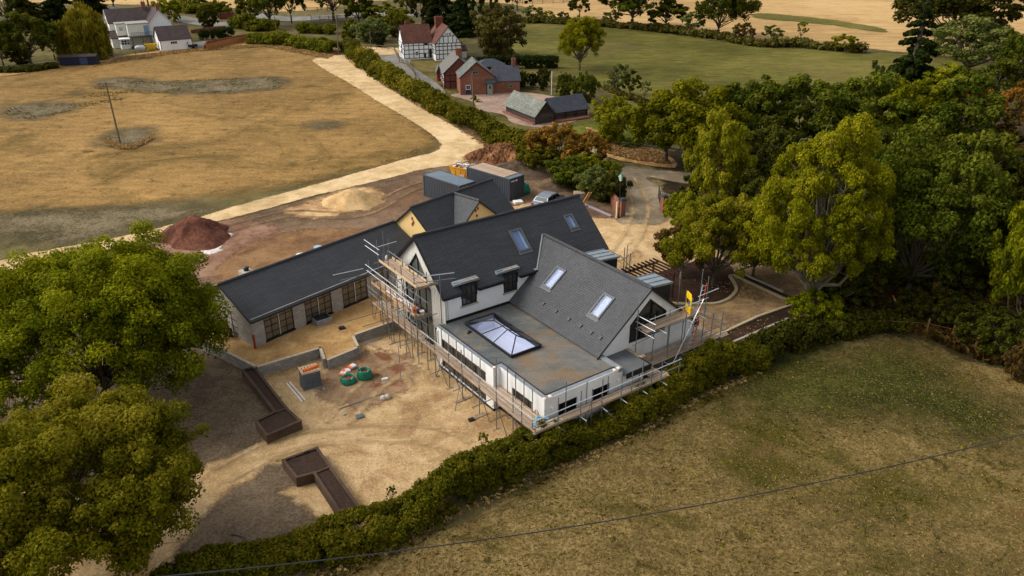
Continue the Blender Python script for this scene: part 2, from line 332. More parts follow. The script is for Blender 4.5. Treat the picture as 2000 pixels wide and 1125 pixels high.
LF = {
 'oak': leafmat('leaf_oak', (34, 42, 6), (66, 74, 11), (110, 110, 28), .3),
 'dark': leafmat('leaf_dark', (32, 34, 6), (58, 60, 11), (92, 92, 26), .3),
 'lime': leafmat('leaf_lime', (72, 78, 4), (120, 122, 9), (168, 160, 32), .42),
 'bright': leafmat('leaf_bright', (52, 60, 3), (98, 103, 7), (150, 147, 20), .4),
 'olive': leafmat('leaf_olive', (72, 76, 7), (118, 120, 14), (168, 158, 42), .42),
 'brown': leafmat('leaf_brown', (52, 40, 16), (84, 66, 28), (112, 92, 44)),
 'umber': leafmat('leaf_umber', (50, 44, 16), (80, 74, 28), (108, 102, 44)),
 'orange': leafmat('leaf_orange', (58, 60, 12), (120, 92, 28), (178, 124, 48), .3),
 'willow': leafmat('leaf_willow', (76, 78, 14), (122, 116, 24), (160, 148, 40)),
 'grey': leafmat('leaf_grey', (60, 68, 26), (94, 102, 44), (126, 130, 66)),
 'hedge': leafmat('leaf_hedge', (66, 48, 16), (84, 90, 10), (142, 130, 30), .35),
 'yew': leafmat('leaf_yew', (20, 28, 8), (36, 46, 12), (56, 64, 20)),
 'yellow': leafmat('leaf_yellow', (110, 112, 14), (160, 160, 24), (190, 190, 40)),
 'straw': leafmat('leaf_straw', (124, 102, 60), (172, 142, 88), (204, 174, 114), 0.3),
 'turf': leafmat('leaf_turf', (96, 86, 38), (136, 116, 64), (170, 146, 90), 0.3),
}

# ---------------------------------------------------------------- ground sheets
def poly_sd(P, X, Y):
    P = np.array(P, float)[:, :2]; n = len(P); d = np.full(X.shape, 1e9); ins = np.zeros(X.shape, bool)
    for i in range(n):
        a = P[i]; b = P[(i + 1) % n]; e = b - a; wx = X - a[0]; wy = Y - a[1]
        t = np.clip((wx * e[0] + wy * e[1]) / (e @ e + 1e-12), 0, 1); d = np.minimum(d, np.hypot(wx - t * e[0], wy - t * e[1]))
        c = ((a[1] > Y) != (b[1] > Y)) & (X < (b[0] - a[0]) * (Y - a[1]) / (b[1] - a[1] + 1e-12) + a[0]); ins ^= c
    return np.where(ins, d, -d)
def sheet(name, pts, mat, zo, edge=0.0, res=0.7, world=False, kind='structure', flat=None, hfun=None):
    P = [p[:2] for p in pts] if world else [Gh(*p)[:2] for p in pts]
    if edge > 0 and len(P) > 5 and not world:
        n_ = len(P); Q = []
        for i in range(n_):
            a, b, c, d = P[i - 1], P[i], P[(i + 1) % n_], P[(i + 2) % n_]
            if max(np.linalg.norm(c - b), np.linalg.norm(b - a), np.linalg.norm(d - c)) > 70: Q.append(b); continue
            l0, l1, l2 = [max(1e-3, np.linalg.norm(q) ** .5) for q in (b - a, c - b, d - c)]
            m1 = (c - b) + l1 * ((b - a) / l0 - (c - a) / (l0 + l1)); m2 = (c - b) + l1 * ((d - c) / l2 - (d - b) / (l1 + l2))
            for k in range(5): t = k / 5; Q.append((2 * t ** 3 - 3 * t * t + 1) * b + (t ** 3 - 2 * t * t + t) * m1 + (3 * t * t - 2 * t ** 3) * c + (t ** 3 - t * t) * m2)
        P = Q
    P = np.array(P, float); lo = P.min(0) - edge * 1.5; hi = P.max(0) + edge * 1.5
    nx = max(2, int((hi[0] - lo[0]) / res) + 1); ny = max(2, int((hi[1] - lo[1]) / res) + 1)
    xs = np.linspace(lo[0], hi[0], nx); ys = np.linspace(lo[1], hi[1], ny); X, Y = np.meshgrid(xs, ys); sdv = poly_sd(P, X, Y)
    if edge == 0:
        v = [(x, y, (flat if flat is not None else float(hgt(x, y))) + zo) for x, y in P]
        o = mesh_obj(name, v, [tuple(range(len(v)))], [mat]); return tag(o, kind=kind)
    Z = (hfun or hgt)(X, Y) + zo if flat is None else np.full(X.shape, flat + zo)
    keep = sdv > -1.3 * edge; idx = np.arange(nx * ny).reshape(ny, nx)
    k = keep[:-1, :-1] | keep[1:, :-1] | keep[:-1, 1:] | keep[1:, 1:]
    q = np.stack([idx[:-1, :-1][k], idx[:-1, 1:][k], idx[1:, 1:][k], idx[1:, :-1][k]], 1)
    used = np.unique(q); rm = np.zeros(nx * ny, int); rm[used] = np.arange(len(used)); q = rm[q]
    v = np.stack([X.ravel()[used], Y.ravel()[used], Z.ravel()[used]], 1)
    o = mesh_obj(name, v, q.tolist(), [mat]); at = o.data.attributes.new('edge', 'FLOAT', 'POINT')
    at.data.foreach_set('value', sdv.ravel()[used].astype(np.float32)); return tag(o, kind=kind)

def axis(segs):
    out = [segs[0][0]]
    for a, b, st in segs:
        n = max(1, int(round((b - a) / st))); out += list(np.linspace(a, b, n + 1)[1:])
    return np.array(out)
xs = axis([(-1600, -300, 100), (-300, -110, 10), (-110, -40, 2), (-40, 60, 1), (60, 130, 2), (130, 400, 10), (400, 1600, 100)])
ys = axis([(-60, 20, 8), (20, 90, 1), (90, 150, 2), (150, 400, 10), (400, 2400, 100)])
X, Y = np.meshgrid(xs, ys); idx = np.arange(X.size).reshape(X.shape)
q = np.stack([idx[:-1, :-1].ravel(), idx[:-1, 1:].ravel(), idx[1:, 1:].ravel(), idx[1:, :-1].ravel()], 1)
M_BASE = ground('scrub_grass', ((66, 62, 34), (92, 84, 50), (116, 102, 64)), (0.03, 0.4, 4), patch=[((104, 88, 66), 0.12, 0.52, 0.66)])
tag(mesh_obj('ground', np.stack([X.ravel(), Y.ravel(), hgt(X, Y).ravel()], 1), q.tolist(), [M_BASE]), kind='structure')

M_STRAW = ground('mown_straw', ((102, 80, 43), (140, 109, 61), (170, 134, 80)), (0.03, 0.45, 2.6), streak=(8, 2.2), edge=2.4, edge_scale=0.14, fine=0.9,
                 soft=.7, rows=(95, .12, .06), patch=[((92, 84, 46), 0.06, 0.50, 0.66), ((78, 68, 38), 0.5, 0.57, 0.70)])
M_NEAR = ground('grazed_meadow', ((88, 75, 42), (116, 97, 57), (142, 121, 78)), (0.05, 0.6, 5), edge=1.0, fine=0.9,
                patch=[((78, 78, 28), 0.08, 0.52, 0.64), ((66, 62, 26), 0.5, 0.57, 0.66), ((124, 98, 62), 0.2, 0.58, 0.68)])
M_PADD = ground('green_paddock', ((70, 66, 24), (94, 90, 36), (118, 108, 54)), (0.02, 0.22, 2.5), streak=(-25, 2.5), edge=1.5, edge_scale=.2, fine=0.5,
                patch=[((112, 100, 62), 0.03, 0.52, 0.68)])
M_FAR = ground('far_stubble', ((150, 120, 74), (178, 144, 94), (196, 162, 110)), (0.012, 0.12, 1.2), streak=(-12, 4), edge=2.0, edge_scale=.1, fine=0.25, patch=[((132, 112, 74), 0.02, 0.55, 0.7)])
M_WEED = ground('weedy_patch', ((74, 66, 42), (104, 92, 66), (128, 114, 88)), (0.2, 1.2, 4), edge=2.0, edge_scale=.3, fine=.9, soft=1.1, spread=.05)
M_TRACK = ground('limestone_track', ((172, 144, 102), (198, 168, 122), (218, 190, 146)), (0.06, 0.5, 7), edge=0.35, fine=0.25)
M_GRAV = ground('gravel', ((158, 128, 86), (190, 158, 112), (214, 184, 140)), (0.08, 0.55, 8), edge=0.45, fine=0.55, patch=[((138, 112, 88), 0.22, 0.52, 0.66), ((146, 128, 106), 0.9, 0.60, 0.70)], bmp=0.06)
M_DIRT = ground('trodden_earth', ((84, 66, 50), (110, 88, 67), (134, 110, 86)), (0.05, 0.5, 4), edge=0.5, fine=.7, patch=[((118, 84, 60), 0.06, 0.52, 0.66), ((150, 126, 94), 0.2, 0.60, 0.68)])
M_DARK = ground('dark_earth', ((84, 70, 54), (108, 92, 73), (128, 110, 88)), (0.07, 0.6, 5), edge=0.6, edge_scale=1.1, soft=.5, fine=.7, patch=[((122, 98, 76), 0.3, 0.60, 0.70)])
M_PINK = ground('red_stain', ((108, 78, 62), (132, 98, 78), (150, 118, 96)), (0.2, 0.8, 5), edge=0.8)
M_WHT = ground('lime_spill', ((176, 160, 146), (206, 196, 188), (226, 220, 214)), (0.2, 1.2, 5), edge=0.5, edge_scale=1.4)
M_LANE = ground('stony_lane', ((120, 106, 84), (146, 130, 106), (168, 152, 126)), (0.08, 0.5, 6), edge=0.5, soft=.6, patch=[((118, 112, 98), 0.15, .5, .62)])
M_ROAD = ground('tarmac', ((110, 106, 98), (128, 124, 116), (140, 136, 128)), (0.05, 0.6, 6), edge=0.15, fine=.2)
M_PAVE = ground('block_paving', ((132, 110, 96), (150, 126, 110), (166, 142, 124)), (0.1, 0.8, 5), edge=0.12, fine=.2)
M_LAWN = ground('lawn', ((60, 60, 22), (88, 80, 38), (112, 98, 56)), (0.08, 0.5, 4), edge=0.5, fine=.25)
M_BED = ground('bed_soil', ((46, 34, 26), (60, 44, 34), (76, 56, 44)), (0.2, 1.0, 7), edge=0.10, fine=.4)
M_GARD = ground('rough_gravel', ((120, 98, 70), (150, 122, 86), (176, 146, 104)), (0.15, 0.9, 7), edge=0.3, patch=[((112, 98, 84), 0.4, 0.5, 0.62)])
M_WFLOOR = ground('woodland_floor', ((40, 32, 20), (56, 46, 28), (78, 60, 38)), (0.08, 0.5, 4), edge=2.0, edge_scale=.25)
M_DRYV = ground('dry_verge', ((132, 100, 60), (160, 124, 78), (184, 148, 98)), (0.2, 0.9, 5), edge=0.8)

sheet('field_straw', [(-900, 420), (-500, 60), (0, 152), (120, 130), (240, 120), (380, 99), (520, 92), (640, 110), (652, 128), (700, 165), (790, 222), (845, 262), (840, 290), (760, 318), (660, 340), (560, 360), (400, 385), (250, 400), (100, 412), (0, 425), (-300, 470)], M_STRAW, 0.02, 2.2, 1.5)
sheet('paddock', [(1010, 52), (1080, 44), (1240, 58), (1480, 90), (1700, 102), (1900, 115), (1900, 260), (1600, 300), (1300, 240), (1230, 205), (1150, 165), (1020, 110), (960, 80)], M_PADD, 0.02, 1.5, 2.5)
sheet('far_field', [(-1500, -80), (-1500, -30), (400, 12), (560, 24), (760, 0), (1000, 8), (1060, 36), (1240, 52), (1480, 82), (1700, 96), (2300, 150), (2600, -80)], M_FAR, 0.03, 2.0, 6)
sheet('field_margin', [(1480, 26), (1600, 36), (1720, 56), (1730, 64), (1600, 47), (1480, 36)], M_PADD, 0.06, 1.5, 2)
sheet('meadow', [(560, 1190), (760, 1075), (980, 985), (1200, 860), (1400, 752), (1560, 700), (1700, 655), (1800, 665), (1900, 705), (2080, 745), (2700, 760), (2700, 1500), (560, 1500)], M_NEAR, 0.02, 1.0, 1.0)
sheet('meadow_turf', [(1430, 770), (1560, 705), (1700, 675), (1800, 700), (1880, 760), (1960, 810), (1990, 860), (1850, 850), (1680, 800), (1540, 810)], ground('lush_turf', ((38, 46, 12), (60, 64, 20), (88, 84, 38)), (0.08, 0.6, 5), edge=3.2, edge_scale=.16, soft=1.1, fine=.8), 0.04, 3.2, 1)
sheet('woodland_floor', [(1280, 300), (1500, 260), (2500, 200), (2600, 740), (2080, 745), (1900, 705), (1800, 665), (1700, 648), (1560, 655), (1600, 560), (1440, 470), (1330, 400), (1290, 350)], M_WFLOOR, 0.03, 2.0, 1.5)
for pts in ([(190, 158), (240, 152), (330, 160), (420, 157), (540, 152), (545, 170), (470, 180), (350, 182), (260, 176), (200, 168)], [(5, 222), (20, 210), (90, 200), (150, 205), (120, 220), (60, 234)], [(205, 268), (240, 252), (285, 250), (296, 266), (260, 286), (215, 288)], [(606, 246), (620, 238), (655, 238), (650, 250), (620, 252)], [(0, 455), (0, 420), (250, 408), (330, 402), (420, 412), (300, 440), (150, 470)]):
    sheet('weedy_ground', pts, M_WEED, 0.05, 2.0, 0.6)
sheet('works_yard', [(955, 292), (1050, 290), (1110, 345), (1215, 375), (1216, 440), (1160, 455), (1130, 560), (700, 640), (437, 680), (250, 640), (200, 540), (260, 500), (330, 462), (470, 425), (640, 378), (830, 330), (900, 318)], M_DIRT, 0.05, 0.5, 0.7)
sheet('red_soil_ground', [(300, 500), (330, 460), (450, 430), (520, 440), (560, 470), (480, 520), (410, 545), (330, 520)], M_PINK, 0.07, 0.8, 0.5)
sheet('earth_stain', [(440, 505), (560, 455), (760, 455), (780, 500), (560, 530), (430, 560)], ground('ochre_earth', ((98, 72, 50), (124, 92, 62), (146, 112, 78)), (0.1, 0.5, 5), edge=1.2), 0.08, 1.2, 0.6)
sheet('lime_spill', [(396, 492), (398, 478), (420, 468), (450, 455), (452, 462), (430, 478), (432, 492), (400, 498)], M_WHT, 0.10, 0.5, 0.3)
sheet('track', [(612, 117), (655, 109), (684, 108), (700, 126), (722, 148), (780, 186), (845, 224), (900, 256), (948, 290), (938, 308), (880, 324), (830, 331), (760, 349), (640, 377), (560, 398), (450, 428), (400, 438), (320, 460), (200, 492), (90, 522), (0, 542), (-200, 590), (-200, 560), (0, 510), (130, 483), (290, 452), (400, 422), (480, 398), (600, 366), (700, 338), (800, 310), (845, 299), (862, 286), (848, 268), (800, 235), (740, 200), (680, 162), (640, 140), (620, 127)], M_TRACK, 0.09, 0.35, 0.5)
sheet('sand_spread', [(560, 412), (600, 397), (650, 380), (700, 368), (735, 372), (748, 392), (700, 415), (630, 426), (585, 424)], ground('spilt_limestone', ((140, 108, 74), (184, 148, 102), (208, 174, 126)), (.2, .8, 6), edge=1.0, edge_scale=.7, soft=.5), 0.11, 1.0, 0.4)
sheet('forecourt', [(985, 415), (1020, 400), (1090, 398), (1140, 425), (1190, 428), (1212, 432), (1216, 408), (1290, 412), (1330, 440), (1420, 520), (1300, 560), (1220, 580), (1100, 560), (980, 480)], M_GRAV, 0.10, 0.45, 0.6)
sheet('lane', [(1110, 268), (1126, 268), (1170, 302), (1215, 326), (1260, 332), (1340, 338), (1500, 345), (1500, 366), (1340, 360), (1262, 348), (1292, 372), (1296, 436), (1250, 440), (1210, 436), (1218, 400), (1212, 352), (1180, 326), (1140, 300)], M_LANE, 0.13, 0.4, 0.6)
sheet('lane_verge', [(1150, 250), (1200, 278), (1290, 296), (1320, 328), (1250, 322), (1200, 312), (1150, 285)], M_DRYV, 0.12, 0.8, 0.6)
sheet('garden_gravel', [(1180, 520), (1330, 520), (1420, 520), (1520, 500), (1700, 560), (1720, 640), (1560, 655), (1440, 700), (1380, 720), (1250, 760), (1200, 700)], M_GARD, 0.09, 0.3, 0.5)
sheet('courtyard', [(430, 690), (500, 716), (640, 690), (760, 640), (860, 640), (1100, 780), (1060, 880), (960, 925), (760, 1000), (700, 1040), (540, 1125), (300, 1300), (-400, 1300), (-400, 900), (0, 640), (250, 610)], M_GRAV, 0.05, 0.45, 0.5)
sheet('planting_ground', [(250, 640), (430, 692), (470, 725), (560, 812), (512, 858), (470, 884), (405, 908), (330, 950), (180, 960), (0, 940), (-100, 860), (-100, 700), (100, 640)], M_DARK, 0.08, 0.6, 0.4)
sheet('planting_ground', [(556, 905), (612, 935), (545, 962), (585, 985), (605, 1010), (660, 1030), (640, 1080), (480, 1200), (260, 1200), (330, 1110), (372, 1040), (440, 968), (500, 928)], M_DARK, 0.08, 0.6, 0.4)
sheet('planting_ground', [(150, 985), (240, 960), (330, 965), (330, 1010), (230, 1060), (150, 1050), (80, 1020)], M_DARK, 0.085, 0.6, 0.4)
sheet('yard_soil', [(640, 725), (720, 690), (800, 700), (810, 730), (740, 790), (650, 790), (620, 760)], ground('trampled_patch', ((122, 96, 72), (146, 118, 90), (166, 136, 104)), (0.2, 0.9, 6), edge=1.2, patch=[((128, 84, 66), 0.4, 0.52, 0.6)]), 0.08, 1.2, 0.4)
# raised terrace in front of the block outbuilding (its retaining walls follow its edge)
TERR = [(-21.5, 51.45), (-18.25, 49.1), (-14.2, 51.75), (-13.55, 50.1), (-11.45, 51.95), (-12.15, 53.6), (-9, 56.1), (-6, 62), (-16, 64), (-27, 60), (-30, 56.8)]
sheet('terrace', TERR, ground('terrace_gravel', ((160, 124, 78), (186, 148, 96), (208, 172, 120)), (0.08, 0.6, 8), fine=.4, patch=[((140, 116, 92), 0.3, 0.55, 0.68)]), 0.0, 0, world=True, flat=0.06)
# gardens and roads by the other houses
sheet('garden_lawn', [(780, 112), (860, 112), (1020, 118), (1110, 150), (1160, 190), (1180, 250), (1150, 262), (1100, 255), (1000, 250), (940, 225), (860, 190), (760, 130)], M_LAWN, 0.04, 0.5, 1)
sheet('driveway', [(880, 185), (1010, 180), (1075, 188), (1120, 200), (1150, 225), (1060, 250), (1000, 240), (985, 225), (935, 215), (925, 200)], M_PAVE, 0.07, 0.12, 0.8)
sheet('farm_lane', [(718, 98), (795, 98), (806, 112), (800, 125), (850, 160), (870, 186), (840, 180), (740, 120)], M_ROAD, 0.06, 0.3, 0.8)
sheet('farmhouse_drive', [(700, 92), (790, 94), (798, 106), (735, 108)], M_TRACK, 0.08, 0.3, 0.8)
sheet('orchard_lawn', [(1090, 252), (1160, 240), (1260, 250), (1230, 290), (1120, 275)], ground('orchard_turf', ((58, 66, 14), (82, 88, 22), (104, 104, 36)), (0.1, 0.5, 4), edge=0.8), 0.05, 0.8, 1)
sheet('road', [(345, 30), (440, 44), (500, 26), (560, 33), (720, 25), (860, 22), (860, 29), (720, 33), (560, 42), (505, 40), (450, 54), (345, 42)], M_ROAD, 0.08, 0.15, 1.5)
sheet('house_garden', [(100, 90), (190, 95), (380, 92), (470, 72), (530, 60), (480, 45), (380, 50), (200, 40), (-300, 60), (-300, 130), (0, 130), (100, 118), (240, 112)], M_LAWN, 0.04, 0.5, 1.5)
sheet('house_drive', [(372, 95), (378, 84), (440, 76), (500, 66), (520, 66), (470, 80), (410, 92)], M_ROAD, 0.07, 0.15, 1)
sheet('dry_margin', [(-300, 170), (0, 150), (120, 130), (240, 118), (380, 98), (520, 90), (640, 106), (660, 96), (560, 80), (380, 92), (240, 108), (0, 135), (-300, 150)], M_DRYV, 0.06, 0.8, 1)
sheet('track_margin', [(690, 118), (760, 140), (860, 200), (960, 260), (1010, 290), (950, 292), (900, 258), (780, 190), (715, 145)], ground('dry_bank', ((84, 66, 44), (112, 88, 60), (146, 116, 78)), (0.1, 0.6, 5), edge=0.6), 0.07, 0.6, .8)
sheet('soil_bed', [(1200, 590), (1290, 600), (1345, 599), (1380, 597.3), (1403, 596), (1424, 586.7), (1437, 570.7), (1435, 560), (1424.4, 543), (1432, 528), (1400, 505), (1330, 520), (1260, 545)], M_BED, 0.12, 0.10, 0.4)
sheet('soil_bed', [(1435, 531), (1474, 548.4), (1540, 580), (1600, 606), (1590, 618), (1545, 592), (1511.6, 577.8), (1474, 560), (1430, 541)], M_BED, 0.12, 0.08, 0.4)
sheet('soil_bed', [(1548, 598), (1479.6, 622.2), (1406.7, 656), (1340, 684), (1350, 704), (1421, 673.8), (1536, 625), (1580, 606)], M_BED, 0.12, 0.08, 0.4)

# ---------------------------------------------------------------- building helpers
def panel(mb, F, x0, x1, y0, y1, th, holes=(), m=0):
    xs_ = sorted({x0, x1, *[v for h in holes for v in h[:2] if x0 < v < x1]}); ys_ = sorted({y0, y1, *[v for h in holes for v in h[2:4] if y0 < v < y1]})
    for a, b in zip(xs_, xs_[1:]):
        run = None
        for c, d in zip(ys_, ys_[1:]):
            cx, cy = (a + b) / 2, (c + d) / 2
            if any(h[0] < cx < h[1] and h[2] < cy < h[3] for h in holes):
                if run: mb.box(F, a, b, run[0], run[1], -th, 0, m); run = None
            else: run = (run[0], d) if run else (c, d)
        if run: mb.box(F, a, b, run[0], run[1], -th, 0, m)
def strips(mb, F, th, xs_, topf, zb, openf=None, m=0):
    e = 1e-4
    for a, b in zip(xs_, xs_[1:]):
        o = openf((a + b) / 2) if openf else None
        def quad(l0, l1, h0, h1):
            if h0 - l0 < 1e-3 and h1 - l1 < 1e-3: return
            mb.hexa([F(a, l0, -th), F(b, l1, -th), F(b, h1, -th), F(a, h0, -th), F(a, l0, 0), F(b, l1, 0), F(b, h1, 0), F(a, h0, 0)], m)
        if o is None: quad(zb, zb, topf(a), topf(b))
        else:
            oa, ob = openf(a + e), openf(b - e); quad(zb, zb, oa[0], ob[0]); quad(oa[1], ob[1], topf(a), topf(b))
def inset(poly, d):
    n = len(poly); P = [np.array(p, float) for p in poly]; A = sum(P[i][0] * P[(i + 1) % n][1] - P[(i + 1) % n][0] * P[i][1] for i in range(n)); s = 1 if A > 0 else -1; out = []
    for i in range(n):
        a, b, c = P[i - 1], P[i], P[(i + 1) % n]; d1 = (b - a) / np.linalg.norm(b - a); d2 = (c - b) / np.linalg.norm(c - b)
        n1 = np.array([-d1[1], d1[0]]) * s; n2 = np.array([-d2[1], d2[0]]) * s; k = n1 + n2; out.append(b + k * d / max(0.3, (1 + n1 @ n2)))
    return out
def ringframe(mb, F, poly, wd, z0, z1, m=0):
    q = inset(poly, wd); n = len(poly)
    for i in range(n):
        a, b, c, d = poly[i], poly[(i + 1) % n], q[(i + 1) % n], q[i]
        mb.hexa([F(*p, z) for z in (z0, z1) for p in (a, b, c, d)], m)
def window(parent, F, x0, x1, y0, y1, cols=2, rows=2, fw=0.06, bar=0.035, z=-0.10, fm=None, pm=None, name='window', depth=0.06):
    mb = MB(); ringframe(mb, F, [(x0, y0), (x1, y0), (x1, y1), (x0, y1)], fw, z, z + depth)
    for i in range(1, cols): xx = x0 + (x1 - x0) * i / cols; mb.box(F, xx - bar / 2, xx + bar / 2, y0 + fw, y1 - fw, z + 0.004, z + depth - 0.012)
    for j in range(1, rows): yy = y0 + (y1 - y0) * j / rows; mb.box(F, x0 + fw, x1 - fw, yy - bar / 2, yy + bar / 2, z + 0.006, z + depth - 0.015)
    o = build(mb, name, fm or BLACKP, parent); p = MB(); p.box(F, x0 + fw * .5, x1 - fw * .5, y0 + fw * .5, y1 - fw * .5, z + 0.01, z + 0.022)
    build(p, 'pane', pm or GLASSD, o); return o
def chimney(parent, F, x, y, z0, z1, sx=0.7, sy=0.5, pots=2, mat=None, name='chimney'):
    mb = MB(); mb.box(F, x - sx / 2, x + sx / 2, y - sy / 2, y + sy / 2, z0, z1); mb.box(F, x - sx / 2 - .06, x + sx / 2 + .06, y - sy / 2 - .06, y + sy / 2 + .06, z1 - .2, z1 - .08)
    o = build(mb, name, mat or BRICK, parent)
    for i in range(pots):
        c = F(x + (i - (pots - 1) / 2) * sx / max(1, pots), y, z1); pm_ = MB(); pm_.lathe(c, [(.11, -.02), (.12, .1), (.09, .3), (.11, .32)], 8); build(pm_, 'chimney_pot', TILE, o, True)
    return o
def slope_roof(parent, F, x0, x1, y_e, z_e, y_r, z_r, th=0.12, mat=None, holes=(), name='roof', ov=0.0):
    """one roof plane from eave (y_e,z_e) up to ridge (y_r,z_r); returns its plane frame (x along eave, y up the slope)"""
    o0 = F(0, y_e, z_e); up = F(0, y_r, z_r) - o0; L = np.linalg.norm(up); ez = np.cross(F.x, up); ez = ez if ez[2] > 0 else -ez
    P = Pl(o0, F.x, up, ez); mb = MB(); panel(mb, P, x0, x1, 0, L, th, holes); build(mb, name, mat, parent); return P, L
def ridge(parent, A, B, mat, r=0.11, name='ridge_tiles'):
    A = np.array(A); B = np.array(B); n = max(2, int(np.linalg.norm(B - A) / 0.45)); mb = MB()
    for i in range(n):
        a = A + (B - A) * i / n; b = A + (B - A) * (i + 0.97) / n; mb.tube([a, b], [r, r * 1.06], 8)
    return build(mb, name, mat, parent)
def rooflight(parent, P, x0, x1, y0, y1, sky_board=None, name='roof_window', d=-.36):
    mb = MB(); ringframe(mb, P, [(x0 - .06, y0 - .06), (x1 + .06, y0 - .06), (x1 + .06, y1 + .06), (x0 - .06, y1 + .06)], 0.13, -.1, 0.09)
    mb.box(P, x0 - .12, x1 + .12, y0 - .3, y0 - .06, 0.002, 0.03)
    o = build(mb, name, plain('roof_window_frame', (86, 88, 92), .5, .4), parent); g = MB(); g.box(P, x0 + .05, x1 - .05, y0 + .05, y1 - .05, 0.03, 0.045); build(g, 'pane', CLEAR, o)
    s = MB()
    for a, b, c, e in ((x0 - .02, x0 + .06, y0, y1), (x1 - .06, x1 + .02, y0, y1), (x0, x1, y0 - .02, y0 + .06), (x0, x1, y1 - .06, y1 + .02)): s.box(P, a, b, c, e, d, -.1)
    build(s, 'reveal', SHAFT, o)
    if sky_board is not None:
        q = MB(); q.box(P, x0, x1, y0, y1, sky_board - .01, sky_board); build(q, 'sky_board', plain('sky_white', (204, 204, 216), .9, .1, .03), o)  # pale board below the pane; its colour stands in for reflected sky
    else:
        q = MB(); q.box(P, x0, x1 - .26, y0, y1, -.13, -.12); build(q, 'sky_board', plain('sky_blue', (134, 152, 184), .9, .1, .03), o); q = MB(); q.box(P, x1 - .26, x1, y0, y1, -.13, -.12); build(q, 'pale_reveal', plain('pale_reveal', (190, 214, 222), .9, .1, .03), o)  # blue board below the pane paints the sky's reflection; paler strip is the reveal
    return o

# ================================================================ THE HOUSE UNDER CONSTRUCTION
HF = Fr((0, 0), 35.409); LG = -0.66
house = thing('house', 'large white rendered house with dark slate roofs and a glass roof lantern, wrapped in scaffolding', 'house', HF(31, 44, LG))
def wallpl(F, x, y, ang_x, z=0.):   # vertical plane frame at local point (x,y); ang_x: local direction of plane x axis; outward = plane x  x up
    d = ang_x[0] * F.x + ang_x[1] * F.y; return Pl(F(x, y, z), d, (0, 0, 1), np.cross(d, (0, 0, 1)))
# -- flat-roofed block: left wall (outward -x): local x runs w downward
mb = MB(HF.x)
WL = wallpl(HF, 24.85, 44.3, (0, -1))            # x: 0 at w 44.3 -> 7.1 at w 37.2
lo_wins = [(0.55, 6.3, -0.45, 1.92)]
panel(mb, WL, 0, 7.2, LG, 2.6, .3, lo_wins)
WS = wallpl(HF, 24.85, 37.1, (1, 0)); panel(mb, WS, 0.02, .58, LG, 2.6, .3)
WL2 = wallpl(HF, 25.4, 37.1, (0, -1)); panel(mb, WL2, -.02, 4.79, LG, 2.6, .3, [(1.35, 3.5, -.3, 1.75)])
WF = wallpl(HF, 25.4, 32.3, (1, 0)); panel(mb, WF, .02, 6.45, LG, 2.6, .3, [(1.05, 2.65, .5, 1.85), (3.95, 5.4, .5, 1.85)])
mb.box(HF, 31.55, 31.85, 32.32, 34.3, LG, 2.6)
build(mb, 'wall', RENDER, house)
# plinth
mb = MB(); mb.box(HF, 24.8, 25.4, 37.05, 44.3, LG - .05, -.5); mb.box(HF, 25.34, 31.8, 32.24, 32.6, LG - .05, -.5); mb.box(HF, 25.34, 25.7, 32.3, 37.1, LG - .05, -.5); build(mb, 'plinth', BLACKPL, house)
FR = bpy.data.materials['zinc']
M_FLAT = ground('roof_membrane', ((84, 88, 89), (100, 102, 100), (118, 114, 106)), (0.12, 0.45, 4), bmp=0.004, fine=.1, streak=(35, 2.5), patch=[((146, 122, 94), 0.22, 0.48, 0.62), ((104, 112, 113), 0.5, 0.53, 0.65), ((168, 132, 90), 0.8, 0.60, 0.68)])
mb = MB(HF.x); PT = Pl(HF(0, 0, 2.52), HF.x, HF.y); panel(mb, PT, 25.15, 31.75, 32.6, 44.5, .2, [(26.78, 29.14, 37.72, 43.38), (0, 25.75, 0, 37.2)])
build(mb, 'flat_roof', M_FLAT, house)
# parapet capping with black edge
mb = MB(HF.x); z1 = 2.62
for a, b, c, d in ((24.87, 25.12, 37.15, 44.45), (25.12, 25.72, 37.12, 37.42), (25.42, 25.72, 32.35, 37.12), (25.72, 31.5, 32.35, 32.65)): mb.box(HF, a, b, c, d, 2.5, z1)
build(mb, 'parapet_cap', LEAD, house)
mb = MB()
for a, b, c, d in ((25.12, 25.19, 37.42, 44.45), (25.19, 25.79, 37.42, 37.49), (25.72, 25.79, 32.72, 37.42), (25.72, 31.5, 32.65, 32.72)): mb.box(HF, a, b, c, d, 2.5, z1 + .03)
mb.box(HF, 25.7, 31.6, 44.42, 44.48, 2.5, 2.72)
build(mb, 'roof_edge_trim', FASCIA, house)
mb = MB(); mb.box(HF, 31.5, 31.85, 32.3, 34.35, 2.35, 2.66); build(mb, 'parapet_end', LEAD, house)
window(house, WL, .55, 6.3, -.45, 1.92, 4, 1, .07, .09, -.14)
window(house, WL2, 1.35, 3.5, -.3, 1.75, 4, 1, .06, .05, -.14)
window(house, WF, 1.05, 2.65, .5, 1.85, 2, 1, .07, .06, -.14, pm=GLASSB)
window(house, WF, 3.95, 5.4, .5, 1.85, 2, 1, .07, .06, -.14, pm=GLASSB)
# wall lamps, house crest ring
mb = MB(); P = WL2
for k in range(16): t = k / 16 * 2 * math.pi; t2 = (k + 1) / 16 * 2 * math.pi; mb.tube([P(4.05 + .19 * math.cos(t), 1.25 + .19 * math.sin(t), .02), P(4.05 + .19 * math.cos(t2), 1.25 + .19 * math.sin(t2), .02)], .025, 4)
build(mb, 'wall_ring', plain('grey_metal', (128, 128, 124), .5), house)
for xx in (.55, 6.1):
    mb = MB(); mb.box(WF, xx - .05, xx + .05, 1.8, 1.9, .001, .09); mb.tube([WF(xx, 1.72, .12), WF(xx, 1.93, .12)], .045, 8); build(mb, 'wall_light', WHITEP, house)
